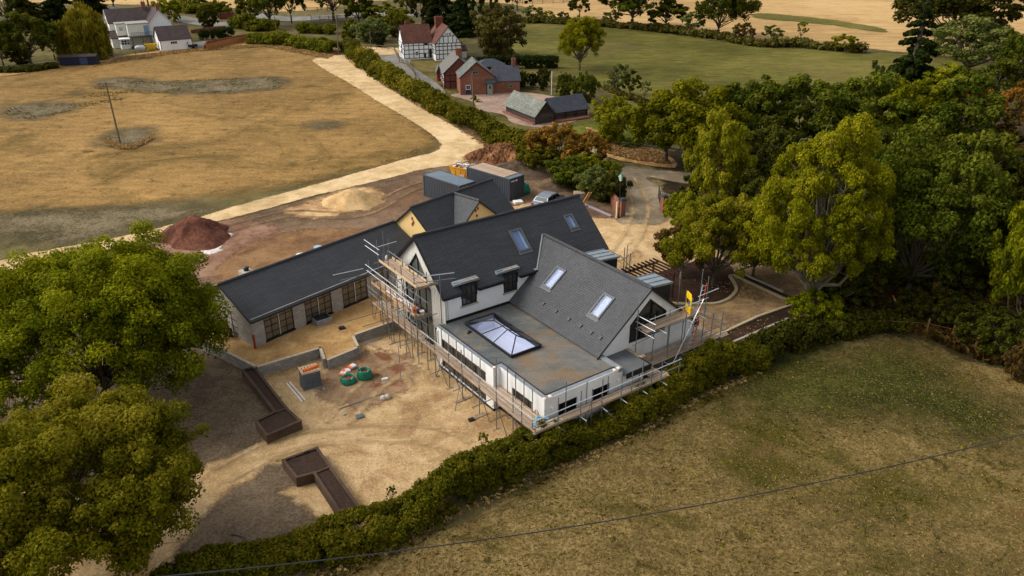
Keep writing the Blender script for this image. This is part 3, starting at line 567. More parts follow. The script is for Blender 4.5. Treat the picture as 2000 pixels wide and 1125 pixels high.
# scaffold ties / rough render lumps at parapet corners
rr = random.Random(4)
for (u_, w_) in ((25.5, 32.4), (25.0, 37.2), (31.6, 32.4), (25.9, 32.38), (31.2, 32.38)):
    mb = MB()
    for k in range(3):
        c = HF(u_ + rr.uniform(-.05, .05), w_ + rr.uniform(-.03, .05), 2.62); mb.lathe(c, [(.05, 0), (.13, .02), (.09, .06), (.02, .09)], 6)
    build(mb, 'render_lump', plain('raw_render', (226, 206, 186), .9), house)
# lantern
lant = build(MB().box(HF, 26.7, 26.8, 37.64, 43.46, 2.4, 2.70).box(HF, 29.12, 29.22, 37.64, 43.46, 2.4, 2.70).box(HF, 26.8, 29.12, 37.64, 37.74, 2.4, 2.70).box(HF, 26.8, 29.12, 43.36, 43.46, 2.4, 2.70), 'roof_lantern', BLACKP, house)
R0, R1 = HF(27.88, 38.75, 3.42), HF(27.88, 41.4, 3.42); c4 = [HF(26.7, 37.64, 2.74), HF(29.22, 37.64, 2.74), HF(29.22, 43.46, 2.74), HF(26.7, 43.46, 2.74)]
mb = MB()
for p in ([R0, R1], [c4[0], R0], [c4[1], R0], [c4[2], R1], [c4[3], R1]): mb.tube(p, .045, 6)
for t in (1 / 3, 2 / 3):
    r_ = R0 + (R1 - R0) * (0.15 + t * .7); 
    mb.tube([c4[0] + (c4[3] - c4[0]) * (.12 + t * .76), r_], .035, 6); mb.tube([c4[1] + (c4[2] - c4[1]) * (.12 + t * .76), r_], .035, 6)
for a, b in ((0, 1), (1, 2), (2, 3), (3, 0)): mb.tube([c4[a], c4[b]], .05, 6)
build(mb, 'glazing_bar', BLACKP, lant)
mb = MB(); mb.add([c4[0], c4[3], R1, R0], [(0, 1, 2, 3)]).add([c4[1], R0, R1, c4[2]], [(0, 1, 2, 3)]).add([c4[0], R0, c4[1]], [(0, 1, 2)]).add([c4[3], c4[2], R1], [(0, 1, 2)])
build(mb, 'pane', CLEAR, lant)
mb = MB(); mb.box(HF, 26.7, 26.8, 37.7, 43.4, 1.5, 2.39); mb.box(HF, 29.12, 29.22, 37.7, 43.4, 1.5, 2.39); mb.box(HF, 26.8, 29.12, 37.64, 37.74, 1.5, 2.39); mb.box(HF, 26.8, 29.12, 43.36, 43.46, 1.5, 2.39); mb.box(HF, 26.8, 29.12, 37.74, 43.36, 1.7, 1.72)
build(mb, 'reveal', SHAFT, lant)
mb = MB(); mb.tube([HF(26.15, 42.2, 2.53), HF(26.3, 42.35, 2.62), HF(26.5, 42.3, 2.55)], .09, 6); build(mb, 'debris', BLACKPL, house)
# -- main two-storey range
mb = MB(HF.x)
NW = wallpl(HF, 25.7, 44.5, (1, 0)); panel(mb, NW, .3, 15.3, 1.5, 4.6, .3, [(1.42, 2.72, 3.5, 5), (5.17, 6.4, 3.5, 5)])
GW = wallpl(HF, 25.7, 52.4, (0, -1))           # gable faces -x: plane x = 52.4-w
def gtop(x): return 8.0 - abs(x - 4.15) * .86
GO = [(1.9, -.2), (6.0, -.2), (6.0, 4.4), (3.94, 6.75), (1.9, 4.6)]
def gopen(x):
    if not 1.9 < x < 6.0: return None
    return (-.35, 4.4 + (6.75 - 4.4) * (1 - abs(x - 3.94) / 2.06))
build(mb, 'wall', RENDER, house)
mb = MB(); strips(mb, GW, .3, [0.2, 1.9, 3.94, 4.15, 6.0, 7.9], gtop, LG, gopen); build(mb, 'gable_wall', CLAD, house)
mb = MB(); G5 = [(1.9, -.35), (6.0, -.35), (6.0, 4.4), (3.94, 6.75), (1.9, 4.4)]
ringframe(mb, GW, G5, .09, -.16, -.06)
for xx, zt in ((2.9, 5.5), (3.94, 6.6), (4.98, 5.5)): mb.box(GW, xx - .05, xx + .05, -.3, zt, -.15, -.07)
for zz in (1.85, 2.2, 4.3): mb.box(GW, 1.95, 5.95, zz - .07, zz + .07, -.145, -.075)
gw = build(mb, 'gable_window', BLACKP, house)
mb = MB(); mb.add([GW(*p, -.14) for p in G5], [tuple(range(5))]); build(mb, 'pane', plain('gable_glass', (86, 92, 88), .08, .8, .3, .8), gw)
build(MB().box(GW, 6.35, 6.95, LG, 1.5, .001, .03), 'door', BLACKPL, house)
for x0, x1, y0, y1 in ((1.42, 2.72, 3.5, 5.05), (5.17, 6.4, 3.5, 4.98)):
    d = MB(); d.box(NW, x0 - .04, x0, y0 + .6, y1 + .02, -1.0, .06); d.box(NW, x1, x1 + .04, y0 + .6, y1 + .02, -1.0, .06); d.box(NW, x0, x1, y1, y1 + .04, -1.0, .04)
    dm = build(d, 'dormer', DARKCLAD, house); window(dm, NW, x0, x1, y0, y1, 3, 2, .1, .05, -.02, pm=GLASSD)
    build(MB().box(NW, x0 - .12, x1 + .12, y0 - .12, y0 - .005, -.1, .09), 'sill', CONC, dm)
    b = MB(); b.box(NW, x0 - .55, x1 + .35, y1 + .12, y1 + .26, -.75, -.1); b.box(NW, x0 - .5, x1 + .3, y1 + .261, y1 + .32, -.7, -.3); build(b, 'dormer_roof', ZINC, dm)
    build(MB().box(NW, x0 + .1, x1 + .25, y1 + .262, y1 + .3, -.28, -.12), 'roof_board', BOARD, dm)
PM, LM = slope_roof(house, HF, 25.45, 41.2, 44.25, 4.68, 48.25, 8.15, .14, SLATE, [(33.2, 34.25, 1.9, 3.72), (38.7, 39.45, 2.58, 3.8), (27.12 - .04, 28.42 + .04, -.1, .75), (30.87 - .04, 32.1 + .04, -.1, .65)])
slope_roof(house, HF, 25.45, 41.2, 52.25, 4.68, 48.25, 8.15, .14, SLATE, name='roof')
rooflight(house, PM, 33.2, 34.25, 1.9, 3.72); rooflight(house, PM, 38.7, 39.45, 2.58, 3.8)
ridge(house, HF(25.45, 48.25, 8.17), HF(41.2, 48.25, 8.17), SLATE, .13)
mb = MB()
for a, b in ((25.42, 27.05), (28.46, 30.76), (32.24, 34.0)): mb = MB(); mb.box(HF, a, b, 44.13, 44.27, 4.5, 4.72); mb.box(HF, a, b, 44.27, 44.5, 4.5, 4.54); build(mb, 'fascia', FASCIA, house)
for s in (-1, 1):                                # verge boards
    a = HF(25.40, 48.25 + s * 4.0, 4.50); b = HF(25.40, 48.25, 7.99); ex = np.array(HF.x) * .06
    mb = MB(); mb.hexa([a, a + ex, b + ex, b, a + (0, 0, .22), a + ex + (0, 0, .22), b + ex + (0, 0, .22), b + (0, 0, .22)]); build(mb, 'verge_board', FASCIA, house)
mb = MB(); RW = wallpl(HF, 41.0, 44.5, (0, 1)); strips(mb, RW, .3, [0, 3.75, 7.7], lambda x: 8.0 - abs(x - 3.75) * .86, LG); build(mb, 'gable_wall', RENDER, house)
mb = MB(); mb.box(HF, 25.72, 41, 51.9, 52.2, LG, 4.6); build(mb, 'wall', RENDER, house)
mb = MB(); mb.tube([HF(25.62, 44.42, 4.4), HF(25.62, 44.36, -.5)], .045, 8); mb.tube([HF(24.8, 44.2, 2.4), HF(24.78, 44.2, -.6)], .06, 8); build(mb, 'downpipe', WHITEP, house)
# -- wing with the gothic gable
SW = 3.83 / 4.68
PWf = Fr(HF(0, 0, 0)[:2], 35.409 + 90)            # local x = HF.y (w), local y = -HF.x (-u)
P3w, L3 = slope_roof(house, PWf, 34.15, 46.4, -31.3, 2.68, -35.98, 6.51, .12, SLATE2,
    [(41.7, 42.7, 2.46, 4.23), (36.25, 37.25, 2.34, 4.14)])
slope_roof(house, PWf, 34.15, 46.4, -40.95, 2.44, -35.98, 6.51, .12, SLATE2)
rooflight(house, P3w, 41.7, 42.7, 2.46, 4.23, -.14); rooflight(house, P3w, 36.25, 37.25, 2.34, 4.14, -.14)
for w_ in (41.37, 39.87, 38.39, 37.13, 35.97, 35.03):
    mb = MB(); mb.box(P3w, w_ - .1, w_ + .1, 1.1, 1.32, .0, .07); mb.box(P3w, w_ - .13, w_ + .13, 1.28, 1.36, .0, .10); build(mb, 'roof_vent', BLACKPL, house)
ridge(house, HF(35.98, 34.15, 6.53), HF(35.98, 46.2, 6.53), SLATE2, .13)
mb = MB(); V0 = HF(35.9, 46.32, 6.5); V1 = HF(33.85, 44.28, 4.78); mb.tube([V0 + (0, 0, .02), V1 + (0, 0, .02)], .07, 6); mb.box(Pl(V1, HF.x, HF.y), -.25, .2, -.15, .15, 0, .05); build(mb, 'valley_flashing', LEAD, house)
WG = wallpl(HF, 31.5, 34.4, (1, 0))              # x = u-31.5
def wtop(x): return 6.42 - abs(x + 31.5 - 35.98) * SW
WO = [(2.85, 2.6), (6.38, 2.6), (6.38, 4.15), (4.62, 5.6), (2.85, 4.05)]
def wopen(x):
    if not 2.85 < x < 6.38: return None
    return (2.6, (4.05 + (x - 2.85) * (5.6 - 4.05) / 1.77) if x < 4.62 else 5.6 - (x - 4.62) * (1.45 / 1.76))
mb = MB(); strips(mb, WG, .3, [.1, 2.85, 4.48, 4.62, 6.38, 9.2], wtop, LG, wopen); build(mb, 'gable_wall', RENDER, house)
mb = MB(); ringframe(mb, WG, WO, .1, -.2, -.05)
for xx, zt in ((4.0, 4.3), (5.0, 5.2), (5.6, 4.3)): mb.box(WG, xx - .06, xx + .06, 2.65, zt, -.19, -.07)
mb.box(WG, 2.9, 5.0, 4.2, 4.32, -.185, -.075)
g2 = build(mb, 'gable_window', BLACKP, house); mb = MB(); mb.add([WG(*p, -.17) for p in WO], [tuple(range(5))]); build(mb, 'pane', GLASSD, g2)
mb = MB(); mb.box(HF, 40.4, 40.7, 34.42, 46, LG, 2.55); build(mb, 'wall', RENDER, house)
mb = MB()
for s, ye in ((1, 31.25), (-1, 41.0)):
    ze = 6.51 - abs(ye - 35.98) * SW; a = HF(ye, 34.11, ze - .14); b = HF(35.98, 34.11, 6.40); ey = HF.y * .05
    mb = MB(); mb.hexa([a, a + ey, b + ey, b, a + (0, 0, .17), a + ey + (0, 0, .17), b + ey + (0, 0, .17), b + (0, 0, .17)]); build(mb, 'verge_board', FASCIA, house)
mb = MB(); mb.box(HF, 40.72, 41.1, 34.1, 34.5, 2.05, 2.5); build(mb, 'fascia', FASCIA, house)
mb = MB(); mb.tube([HF(40.75, 34.3, 2.1), HF(40.7, 34.33, -.5)], .045, 8); build(mb, 'downpipe', BLACKPL, house)
mb = MB(); c = WG(3.05, 1.55, .0)
for k in range(12): pass
mb.prism(WG, [(2.75 + .38 * math.cos(t), 1.75 + .38 * math.sin(t)) for t in np.linspace(0, math.pi, 12)] + [(2.37, 1.0), (3.13, 1.0)], .001, .04); build(mb, 'arched_door', BLACKPL, house)
# small lower flat roof beside the wing gable
mb = MB(HF.x); mb.box(HF, 31.87, 34.0, 31.95, 34.38, 2.12, 2.3); build(mb, 'porch_roof', plain('grey_felt', (88, 92, 94), .7, .3, .2, 1.5, dirt=(112, 110, 104)), house)
mb = MB(); mb.box(HF, 31.87, 34.1, 31.87, 31.95, 1.95, 2.33); mb.box(HF, 34.0, 34.1, 31.95, 34.38, 1.95, 2.33); build(mb, 'porch_fascia', FASCIA, house)
mb = MB(); mb.box(HF, 31.87, 33.8, 32.25, 34.38, LG, 1.94); build(mb, 'porch_wall', RENDER, house)
mb = MB(HF.x); mb.box(HF, 34.0, 34.25, 33.0, 34.3, 2.31, 2.35); mb.box(HF, 34.1, 34.45, 32.8, 33.1, 2.31, 2.4); build(mb, 'loose_board', BOARD, house)
# two zinc flat dormers on the far side of the wing
for wa, wb in ((40.75, 42.6), (35.15, 37.05)):
    d = MB(); d.box(HF, 36.9, 38.9, wa + .05, wb - .05, 3.6, 5.72); dm = build(d, 'dormer', DARKCLAD, house)
    r_ = MB(); z0, z1_ = 5.98, 5.74
    r_.hexa([HF(36.5, wa, z0 - .1), HF(39.1, wa, z1_ - .1), HF(39.1, wb, z1_ - .1), HF(36.5, wb, z0 - .1), HF(36.5, wa, z0), HF(39.1, wa, z1_), HF(39.1, wb, z1_), HF(36.5, wb, z0)])
    for k in (0, 1, 2, 3):
        ww = wa + (wb - wa) * k / 3; ww = min(max(ww, wa + .03), wb - .03); r_.hexa([HF(36.5, ww - .02, z0 + .001), HF(39.1, ww - .02, z1_ + .001), HF(39.1, ww + .02, z1_ + .001), HF(36.5, ww + .02, z0 + .001), HF(36.5, ww - .02, z0 + .05), HF(39.1, ww - .02, z1_ + .05), HF(39.1, ww + .02, z1_ + .05), HF(36.5, ww + .02, z0 + .05)])
    build(r_, 'dormer_roof', ZINC, dm)

# ================================================================ BLOCK OUTBUILDING AND CREAM BUILDING
OF = Fr((0, 0), 49.0)
ob = thing('outbuilding', 'long single-storey grey block outbuilding with slate roof and three wide black glazed doors', 'outbuilding', OF(35, 52, 0))
mb = MB(); FW_ = wallpl(OF, 26.56, 48.66, (1, 0)); ow = [(1.0, 3.58), (4.67, 7.23), (8.34, 10.92)]
panel(mb, FW_, .0, 17.5, 0, 2.42, .3, [(a, b, .22, 2.34) for a, b in ow] + [(12.4, 13.4, .3, 2.0)])
GW_ = wallpl(OF, 26.56, 56.1, (0, -1)); th_ = 4.17 - 2.38
strips(mb, GW_, .3, [0, 2.2, 3.72, 5.3, 7.15], lambda x: 4.1 - abs(x - 3.72) * (1.72 / 3.72), 0, lambda x: (.3, 2.1) if 2.2 < x < 5.3 else None)
mb.box(OF, 26.9, 44, 55.8, 56.1, 0, 2.42); build(mb, 'wall', BLOCK, ob)
for a, b in ow: 
    wd = window(ob, FW_, a, b, .22, 2.34, 4, 4, .07, .055, -.08, fm=BLACKP, pm=plain('door_glass', (98, 90, 74), .1, .7, .25, .8)); build(MB().box(FW_, (a + b) / 2 - .035, (a + b) / 2 + .035, .25, 2.3, -.01, .01), 'door_edge', STEELW, wd)
    build(MB().box(FW_, a - .05, b + .05, .1, .22, -.1, .04), 'threshold', FASCIA, wd)
window(ob, FW_, 12.4, 13.4, .3, 2.0, 2, 3, .06, .05, -.08); window(ob, GW_, 2.2, 5.3, .3, 2.1, 4, 3, .06, .05, -.08, pm=plain('sky_glass', (150, 150, 146), .1, .8, .3, 1.5))
slope_roof(ob, OF, 26.42, 44.0, 48.52, 2.32, 52.38, 4.17, .12, SLATE); slope_roof(ob, OF, 26.42, 44.0, 56.24, 2.32, 52.38, 4.17, .12, SLATE)
ridge(ob, OF(26.42, 52.38, 4.19), OF(44.0, 52.38, 4.19), SLATE, .12)
mb = MB()
for s in (-1, 1):
    a = OF(26.37, 52.38 + s * 3.88, 2.18); b = OF(26.37, 52.38, 4.04); ex = OF.x * .05
    mb.hexa([a, a + ex, b + ex, b, a + (0, 0, .17), a + ex + (0, 0, .17), b + ex + (0, 0, .17), b + (0, 0, .17)])
mb.box(OF, 26.42, 42.6, 48.42, 48.5, 2.18, 2.31); build(mb, 'gutter', FASCIA, ob)
ch = build(MB().box(OF, 29.25, 30.1, 53.4, 54.3, 2.9, 3.8), 'chimney', plain('rendered_chimney', (176, 168, 156), .9), ob)
mb = MB(); mb.lathe(OF(29.7, 53.85, 3.8), [(.2, 0), (.2, .16), (.24, .17), (.24, .3)], 14); build(mb, 'flue', BLACKPL, ch, True)
for i, (x0, x1, zz) in enumerate(((33.3, 34.6, 3.75), (35.8, 36.2, 3.95), (37.3, 38.0, 4.0))):
    pass
cb = thing('annexe', 'cream rendered building with slate roof and a cross gable carrying brown vents, behind the house', 'outbuilding', OF(49, 50, 0))
SC = 0.83; ov = 4.2
def ctop(x): return 5.95 - abs(x - 4.2) * SC
mb = MB(); CG = wallpl(OF, 44.15, 54.26, (0, -1)); strips(mb, CG, .3, [0, 4.2, 8.4], ctop, 0)
mb.box(OF, 44.5, 54.5, 45.86, 46.16, 0, 2.45); mb.box(OF, 44.5, 54.5, 53.96, 54.26, 0, 2.45); CG2 = wallpl(OF, 54.5, 45.86, (0, 1)); strips(mb, CG2, .3, [0, 4.2, 8.4], ctop, 0)
CW = wallpl(OF, 46.0, 46.95, (1, 0)); strips(mb, CW, .3, [0, 3.39, 6.78], lambda x: 5.9 - abs(x - 3.39) * .8, 0)
build(mb, 'wall', CREAM, cb)
slope_roof(cb, OF, 44.0, 54.69, 45.6, 6.04 - 4.46 * SC, 50.06, 6.04, .12, SLATE); slope_roof(cb, OF, 44.0, 54.69, 54.52, 6.04 - 4.46 * SC, 50.06, 6.04, .12, SLATE)
ridge(cb, OF(44.0, 50.06, 6.06), OF(54.69, 50.06, 6.06), SLATE, .12)
OQ = Fr(OF(0, 0, 0)[:2], 139.0)
slope_roof(cb, OQ, 46.8, 50.4, -45.7, 5.99 - 3.69 * .8, -49.39, 5.99, .12, SLATE2); slope_roof(cb, OQ, 46.8, 50.4, -53.08, 5.99 - 3.69 * .8, -49.39, 5.99, .12, SLATE2)
ridge(cb, OF(49.39, 46.8, 6.02), OF(49.39, 50.1, 6.02), SLATE2, .12)
mb = MB()
for s in (-1, 1):
    a = OF(43.96, 50.06 + s * 4.46, 6.04 - 4.46 * SC - .2); b = OF(43.96, 50.06, 5.86); ex = OF.x * .04
    mb.hexa([a, a + ex, b + ex, b, a + (0, 0, .16), a + ex + (0, 0, .16), b + ex + (0, 0, .16), b + (0, 0, .16)])
    a = OF(49.39 + s * 3.69, 46.76, 5.99 - 3.69 * .8 - .2); b = OF(49.39, 46.76, 5.8); ex = OF.y * .04
    mb.hexa([a, a + ex, b + ex, b, a + (0, 0, .16), a + ex + (0, 0, .16), b + ex + (0, 0, .16), b + (0, 0, .16)])
build(mb, 'verge_board', FASCIA, cb)
BR = plain('vent_brick', (128, 70, 44), .9)
for F_, x, y in ((CG, 4.2, 5.0), (CG, 4.35, 4.7), (CW, 3.3, 5.25), (CW, 3.0, 5.1), (CW, 3.15, 4.6), (CG, 4.2, 4.45)):
    mb = MB(); r_ = .13; mb.prism(F_, [(x - r_, y), (x, y - r_ * 1.3), (x + r_, y), (x, y + r_ * 1.3)], .001, .05); build(mb, 'vent', BR, cb)

# ================================================================ SCAFFOLDING
class Scaf:
    def __init__(s, label, loc, group='scaffolding round the house'): s.t = thing('scaffold', label, 'scaffolding', loc, group)
    def pole(s, u, w_, z0, z1, foot=True, blue=None, lean=0):
        mb = MB(); mb.tube([HF(u, w_, z0), HF(u + lean, w_, z1)], .033, 6)
        o = build(mb, 'pole', STEEL, s.t)
        if foot: build(MB().box(HF, u - .3, u + .3, w_ - .11, w_ + .11, z0 - .02, z0 + .03), 'sole_board', BOARDD, o)
        if blue: build(MB().tube([HF(u + lean * .9, w_, blue), HF(u + lean * .9, w_, blue + .25)], .034, 6), 'coupler', BLUEP, o)
    def tube(s, a, b, name='rail', mat=None, r=.031): return build(MB().tube([HF(*a), HF(*b)], r, 6), name, mat or STEEL, s.t)
    def deck(s, u0, u1, w0, w1, z, along='w', gap=.012, name='deck'):
        mb = MB(HF.y if along == 'w' else HF.x); n = max(1, round(((u1 - u0) if along == 'w' else (w1 - w0)) / .235)); R_ = random.Random(int(abs(u0 * 31 + w0 * 17 + z * 7)))
        for i in range(n):
            j0, j1 = R_.uniform(-.12, .12), R_.uniform(-.12, .12); dz = R_.uniform(-.008, .008)
            if along == 'w': a = u0 + (u1 - u0) * i / n; mb.box(HF, a, a + (u1 - u0) / n - gap, w0 + j0, w1 + j1, z - .038 + dz, z + dz)
            else: a = w0 + (w1 - w0) * i / n; mb.box(HF, u0 + j0, u1 + j1, a, a + (w1 - w0) / n - gap, z - .038 + dz, z + dz)
        return build(mb, name, BOARD, s.t)
    def toe(s, u0, u1, w0, w1, z, mat=None): return build(MB(HF.y).box(HF, min(u0, u1), max(u0, u1), min(w0, w1), max(w0, w1), z, z + .2), 'toe_board', mat or BOARD, s.t)

# 1: tall three-lift scaffold against the clad gable
s1 = Scaf('tall three-lift scaffold with board decks against the white clad gable of the house', HF(24.3, 49, LG))
for (u, w_, z1_, bl) in ((23.75, 45.3, 6.9, 6.2), (23.75, 47.2, 6.7, None), (23.75, 49.2, 7.2, 5.2), (23.75, 50.9, 7.4, None), (23.75, 52.7, 5.1, 4.3), (24.75, 45.3, 6.6, None), (24.75, 46.6, 7.0, None), (24.75, 48.9, 6.4, 3.9), (24.75, 51.0, 7.2, None), (24.75, 52.9, 3.3, None)): s1.pole(u, w_, LG, z1_, True, bl)
s1.pole(25.2, 44.2, 2.75, 6.6, False, 6.1); s1.pole(25.25, 52.9, 2.6, 7.1, False)
s1.deck(23.85, 24.75, 45.4, 52.8, 1.3); s1.deck(23.85, 24.75, 45.6, 52.6, 3.15); s1.deck(23.8, 24.75, 45.0, 50.6, 5.7)
s1.toe(23.78, 23.82, 45.4, 52.8, 1.31); s1.toe(23.78, 23.82, 45.6, 52.6, 3.16, plain('orange_timber', (186, 146, 110), .85, .2, .2, 3)); s1.toe(23.72, 23.76, 45.0, 50.7, 5.71, PALEWOOD); s1.toe(24.78, 24.81, 45.0, 50.6, 5.71, PALEWOOD)
s1.toe(23.7, 25.5, 44.96, 45.0, 5.55, BOARDD); s1.toe(23.7, 25.2, 45.5, 45.54, 3.0, BOARDD); s1.toe(23.7, 24.9, 52.7, 52.74, 3.1, BOARDD)
for z, w0, w1 in ((2.3, 45.1, 53.0), (2.75, 45.1, 53.0), (4.15, 45.4, 53.0), (4.6, 45.4, 53.2), (6.3, 50.6, 52.9), (6.75, 50.5, 53.0)): s1.tube((23.7, w0, z), (23.7, w1, z), mat=STEELW if z > 4 else None)
for w_ in (45.3, 47.2, 49.2, 50.9, 52.7):
    for z in (1.2, 3.05, 5.6):
        if z > 5 and w_ > 51: continue
        s1.tube((23.4, w_, z), (25.5, w_, z), 'transom')
s1.tube((23.4, 52.95, 4.4), (20.9, 53.1, 4.45), 'rail', STEELW); s1.tube((23.6, 52.9, 3.9), (21.4, 53.0, 3.9), 'rail'); s1.tube((23.6, 50.95, 6.8), (25.4, 50.9, 6.9), 'rail', STEELW)
s1.tube((23.6, 45.2, 6.5), (26.4, 44.2, 6.5), 'rail', STEELW); s1.tube((23.6, 45.2, 6.05), (26.5, 44.2, 6.05), 'rail')
s1.tube((23.7, 45.4, 1.2), (23.7, 47.2, 5.6), 'brace'); s1.tube((23.7, 49.4, LG), (23.7, 51, 3.0), 'brace'); s1.tube((23.7, 52.7, LG), (23.7, 51.0, 3.1), 'brace'); s1.tube((23.7, 46.4, LG), (23.7, 47.4, 1.3), 'brace')
for (u, w_, z1_) in ((23.75, 46.2, 5.9), (23.75, 48.2, 6.1), (23.75, 50.0, 6.6), (24.75, 47.8, 6.0), (24.75, 50.0, 6.4), (24.0, 51.8, 4.4)): s1.pole(u, w_, LG, z1_, False)
for a, b, z0_, z1_ in ((45.4, 47.2, 1.3, 3.1), (49.2, 47.2, 3.2, 5.6), (50.9, 52.6, 1.3, 3.1), (50.9, 49.2, 3.2, 5.6)): s1.tube((24.72, a, z0_), (24.72, b, z1_), 'brace')
for z in (2.3, 4.2, 6.25): s1.tube((24.7, 45.2, z), (24.7, 51.0, z), 'rail')
s1.tube((22.5, 47.5, .4), (24.9, 47.3, .5), 'rail'); s1.tube((22.0, 50.9, .6), (24.9, 50.9, .6), 'rail'); s1.tube((20.6, 52.6, .5), (24.6, 52.7, .4), 'rail')
s1.tube((23.5, 45.9, 3.0), (23.9, 45.2, 5.5), 'brace', STEELW); s1.tube((21.5, 43.9, -.55), (22.3, 45.6, 1.2), 'raking_prop'); s1.tube((22.3, 45.6, 1.2), (24.2, 45.5, 1.2), 'rail')
# materials left on the decks
mb = MB(); rr = random.Random(8)
for k in range(9): 
    a = 46.8 + k * .38; x = 24.3 + rr.uniform(-.2, .2); mb.tube([HF(x, a, 3.19), HF(x + rr.uniform(-.15, .15), a + rr.uniform(.5, 1.1), 3.22)], .05, 5)
solo(mb, 'plastic_trim_bundle', WHITEB, 'untidy bundle of white trims lying on the middle deck of the tall scaffold', 'building material', HF(24.3, 48.5, 3.17))
for (u, w_, m_, lb) in ((24.2, 46.3, ORANGE, 'small orange tub on the middle scaffold deck'), (24.3, 45.9, plain('purple_tub', (92, 66, 92), .6), 'purple tub on the middle scaffold deck near the gable window'), (24.4, 45.6, WHITEB, 'white tub at the end of the middle scaffold deck')):
    mb = MB(); mb.lathe(HF(u, w_, 3.16), [(.13, 0), (.17, .3), (.185, .3), (.185, .33), (.14, .33), (.12, .08)], 12); solo(mb, 'bucket', m_, lb, 'bucket', HF(u, w_, 3.16), 'tubs on the scaffold deck', True)
mb = MB(); mb.lathe(HF(24.95, 51.9, 5.1), [(.05, 0), (.12, .05), (.1, .3), (.04, .42)], 8); solo(mb, 'rolled_sheet', WHITEB, 'white rolled sheet tied at the far verge of the clad gable', 'sheet', HF(24.95, 51.9, 5.1), None, True)
lad = thing('ladder', 'steel ladder standing inside the tall gable scaffold', 'ladder', HF(24.4, 45.9, LG))
for s_ in (-.2, .2): build(MB().tube([HF(24.3 + s_, 46.2, LG), HF(24.3 + s_, 45.75, 2.3)], .022, 6), 'stile', STEEL, lad)
mb = MB()
for k in range(11): t = (k + .5) / 11; mb.tube([HF(24.1, 46.2 - .45 * t, LG + 2.96 * t), HF(24.5, 46.2 - .45 * t, LG + 2.96 * t)], .014, 5)
build(mb, 'rung', STEEL, lad)

# 2: low scaffold wrapping the flat-roofed block
s2 = Scaf('low single-lift scaffold wrapping the flat-roofed corner of the house above the courtyard', HF(24.3, 36, LG))
for (u, w_, z1_) in ((23.9, 43.1, 3.6), (23.9, 41.2, 2.95), (23.85, 39.4, 3.3), (23.85, 37.3, 3.1), (23.85, 35.3, 3.35), (23.95, 33.6, 3.3), (23.95, 31.6, 2.3)): s2.pole(u, w_, LG, z1_)
for (u, w_, z1_) in ((24.62, 42.3, 2.9), (24.62, 40.3, 3.0), (24.62, 38.3, 2.95), (24.95, 36.9, 3.6), (25.15, 35.9, 3.4), (25.15, 34.1, 3.4)): s2.pole(u, w_, LG, z1_, False)
for (u, z1_, bl) in ((25.6, 3.3, None), (27.4, 3.1, 2.4), (29.15, 3.3, None), (30.8, 3.25, 1.9), (32.6, 3.4, None), (34.4, 3.0, 2.0)): s2.pole(u, 31.2, LG, z1_, True, bl)
for (u, z1_, bl) in ((26.8, 3.6, 2.5), (28.5, 3.0, None), (30.3, 2.7, 2.0), (33.1, 2.3, None)): s2.pole(u, 31.95, LG, z1_, False, bl)
s2.deck(23.95, 24.72, 31.9, 44.2, 1.3); s2.deck(24.74, 25.3, 32.0, 37.0, 1.3); s2.deck(23.95, 35.4, 31.25, 31.98, 1.3, 'u'); s2.deck(34.0, 35.1, 31.9, 34.2, 1.36)
s2.toe(23.89, 23.93, 31.3, 45.4, 1.31); s2.toe(23.9, 34.9, 31.18, 31.22, 1.31)
for z, w0, w1 in ((1.85, 31.4, 44.9), (2.35, 31.3, 44.9)): s2.tube((23.82, w0, z), (23.82, w1, z), mat=STEELW if z > 2 else None)
for z in (1.85, 2.35): s2.tube((23.6, 31.15, z), (36.2, 31.15, z), mat=STEELW if z > 2 else None)
for w_ in (43.1, 41.2, 39.4, 37.3, 35.3, 33.6, 31.6): s2.tube((23.55, w_, 1.22), (24.8, w_, 1.22), 'transom')
for u in (25.6, 27.4, 29.15, 30.8, 32.6, 34.4): s2.tube((u, 30.6, 1.2), (u, 32.0, 1.2), 'transom', STEELW)
s2.tube((23.9, 43.0, 1.2), (23.9, 41.4, LG), 'brace'); s2.tube((23.9, 39.2, LG), (23.9, 41.0, 1.2), 'brace'); s2.tube((22.7, 38.6, LG), (23.9, 39.6, 1.0), 'brace'); s2.tube((23.9, 33.4, 1.1), (23.9, 31.9, LG), 'brace'); s2.tube((29.2, 31.1, 1.1), (29.9, 30.5, .3), 'brace')
for (u, w_) in ((24.6, 37.0), (24.3, 35.0), (24.2, 39.4), (24.2, 42.2)): s2.tube((23.1, w_, .35), (24.9, w_ + .1, .35), 'rail')
for (u, w_, z1_) in ((23.9, 44.2, 3.0), (23.88, 32.6, 2.9), (24.62, 43.3, 3.0), (24.62, 41.3, 2.9), (24.62, 39.3, 2.9), (25.15, 33.2, 3.0), (25.15, 35.0, 3.2)): s2.pole(u, w_, LG, z1_, False)
for (a, b) in ((35.3, 34.2), (37.3, 36.2), (42.0, 43.1)): s2.tube((23.9, a, 1.2), (23.9, b, LG), 'brace')
for u in (28.3, 31.7, 33.5): s2.pole(u, 31.2, LG, 2.9, False)
for (a, b) in ((27.4, 28.3), (31.7, 32.6)): s2.tube((a, 31.15, -.5), (b, 31.15, 2.3), 'brace')
for a, b, w_ in ((23.2, 24.5, 39.4), (23.0, 24.4, 37.1)): build(MB(HF.x).box(HF, a, b, w_ - .12, w_ + .12, LG, LG + .06), 'sole_board', BOARDD, s2.t)
mb = MB(); mb.tube([HF(24.0, 31.4, 1.75), HF(24.5, 31.9, 1.95), HF(25.1, 31.5, 1.8)], .07, 6); build(mb, 'blue_strap', plain('light_blue', (110, 168, 200), .6), s2.t)

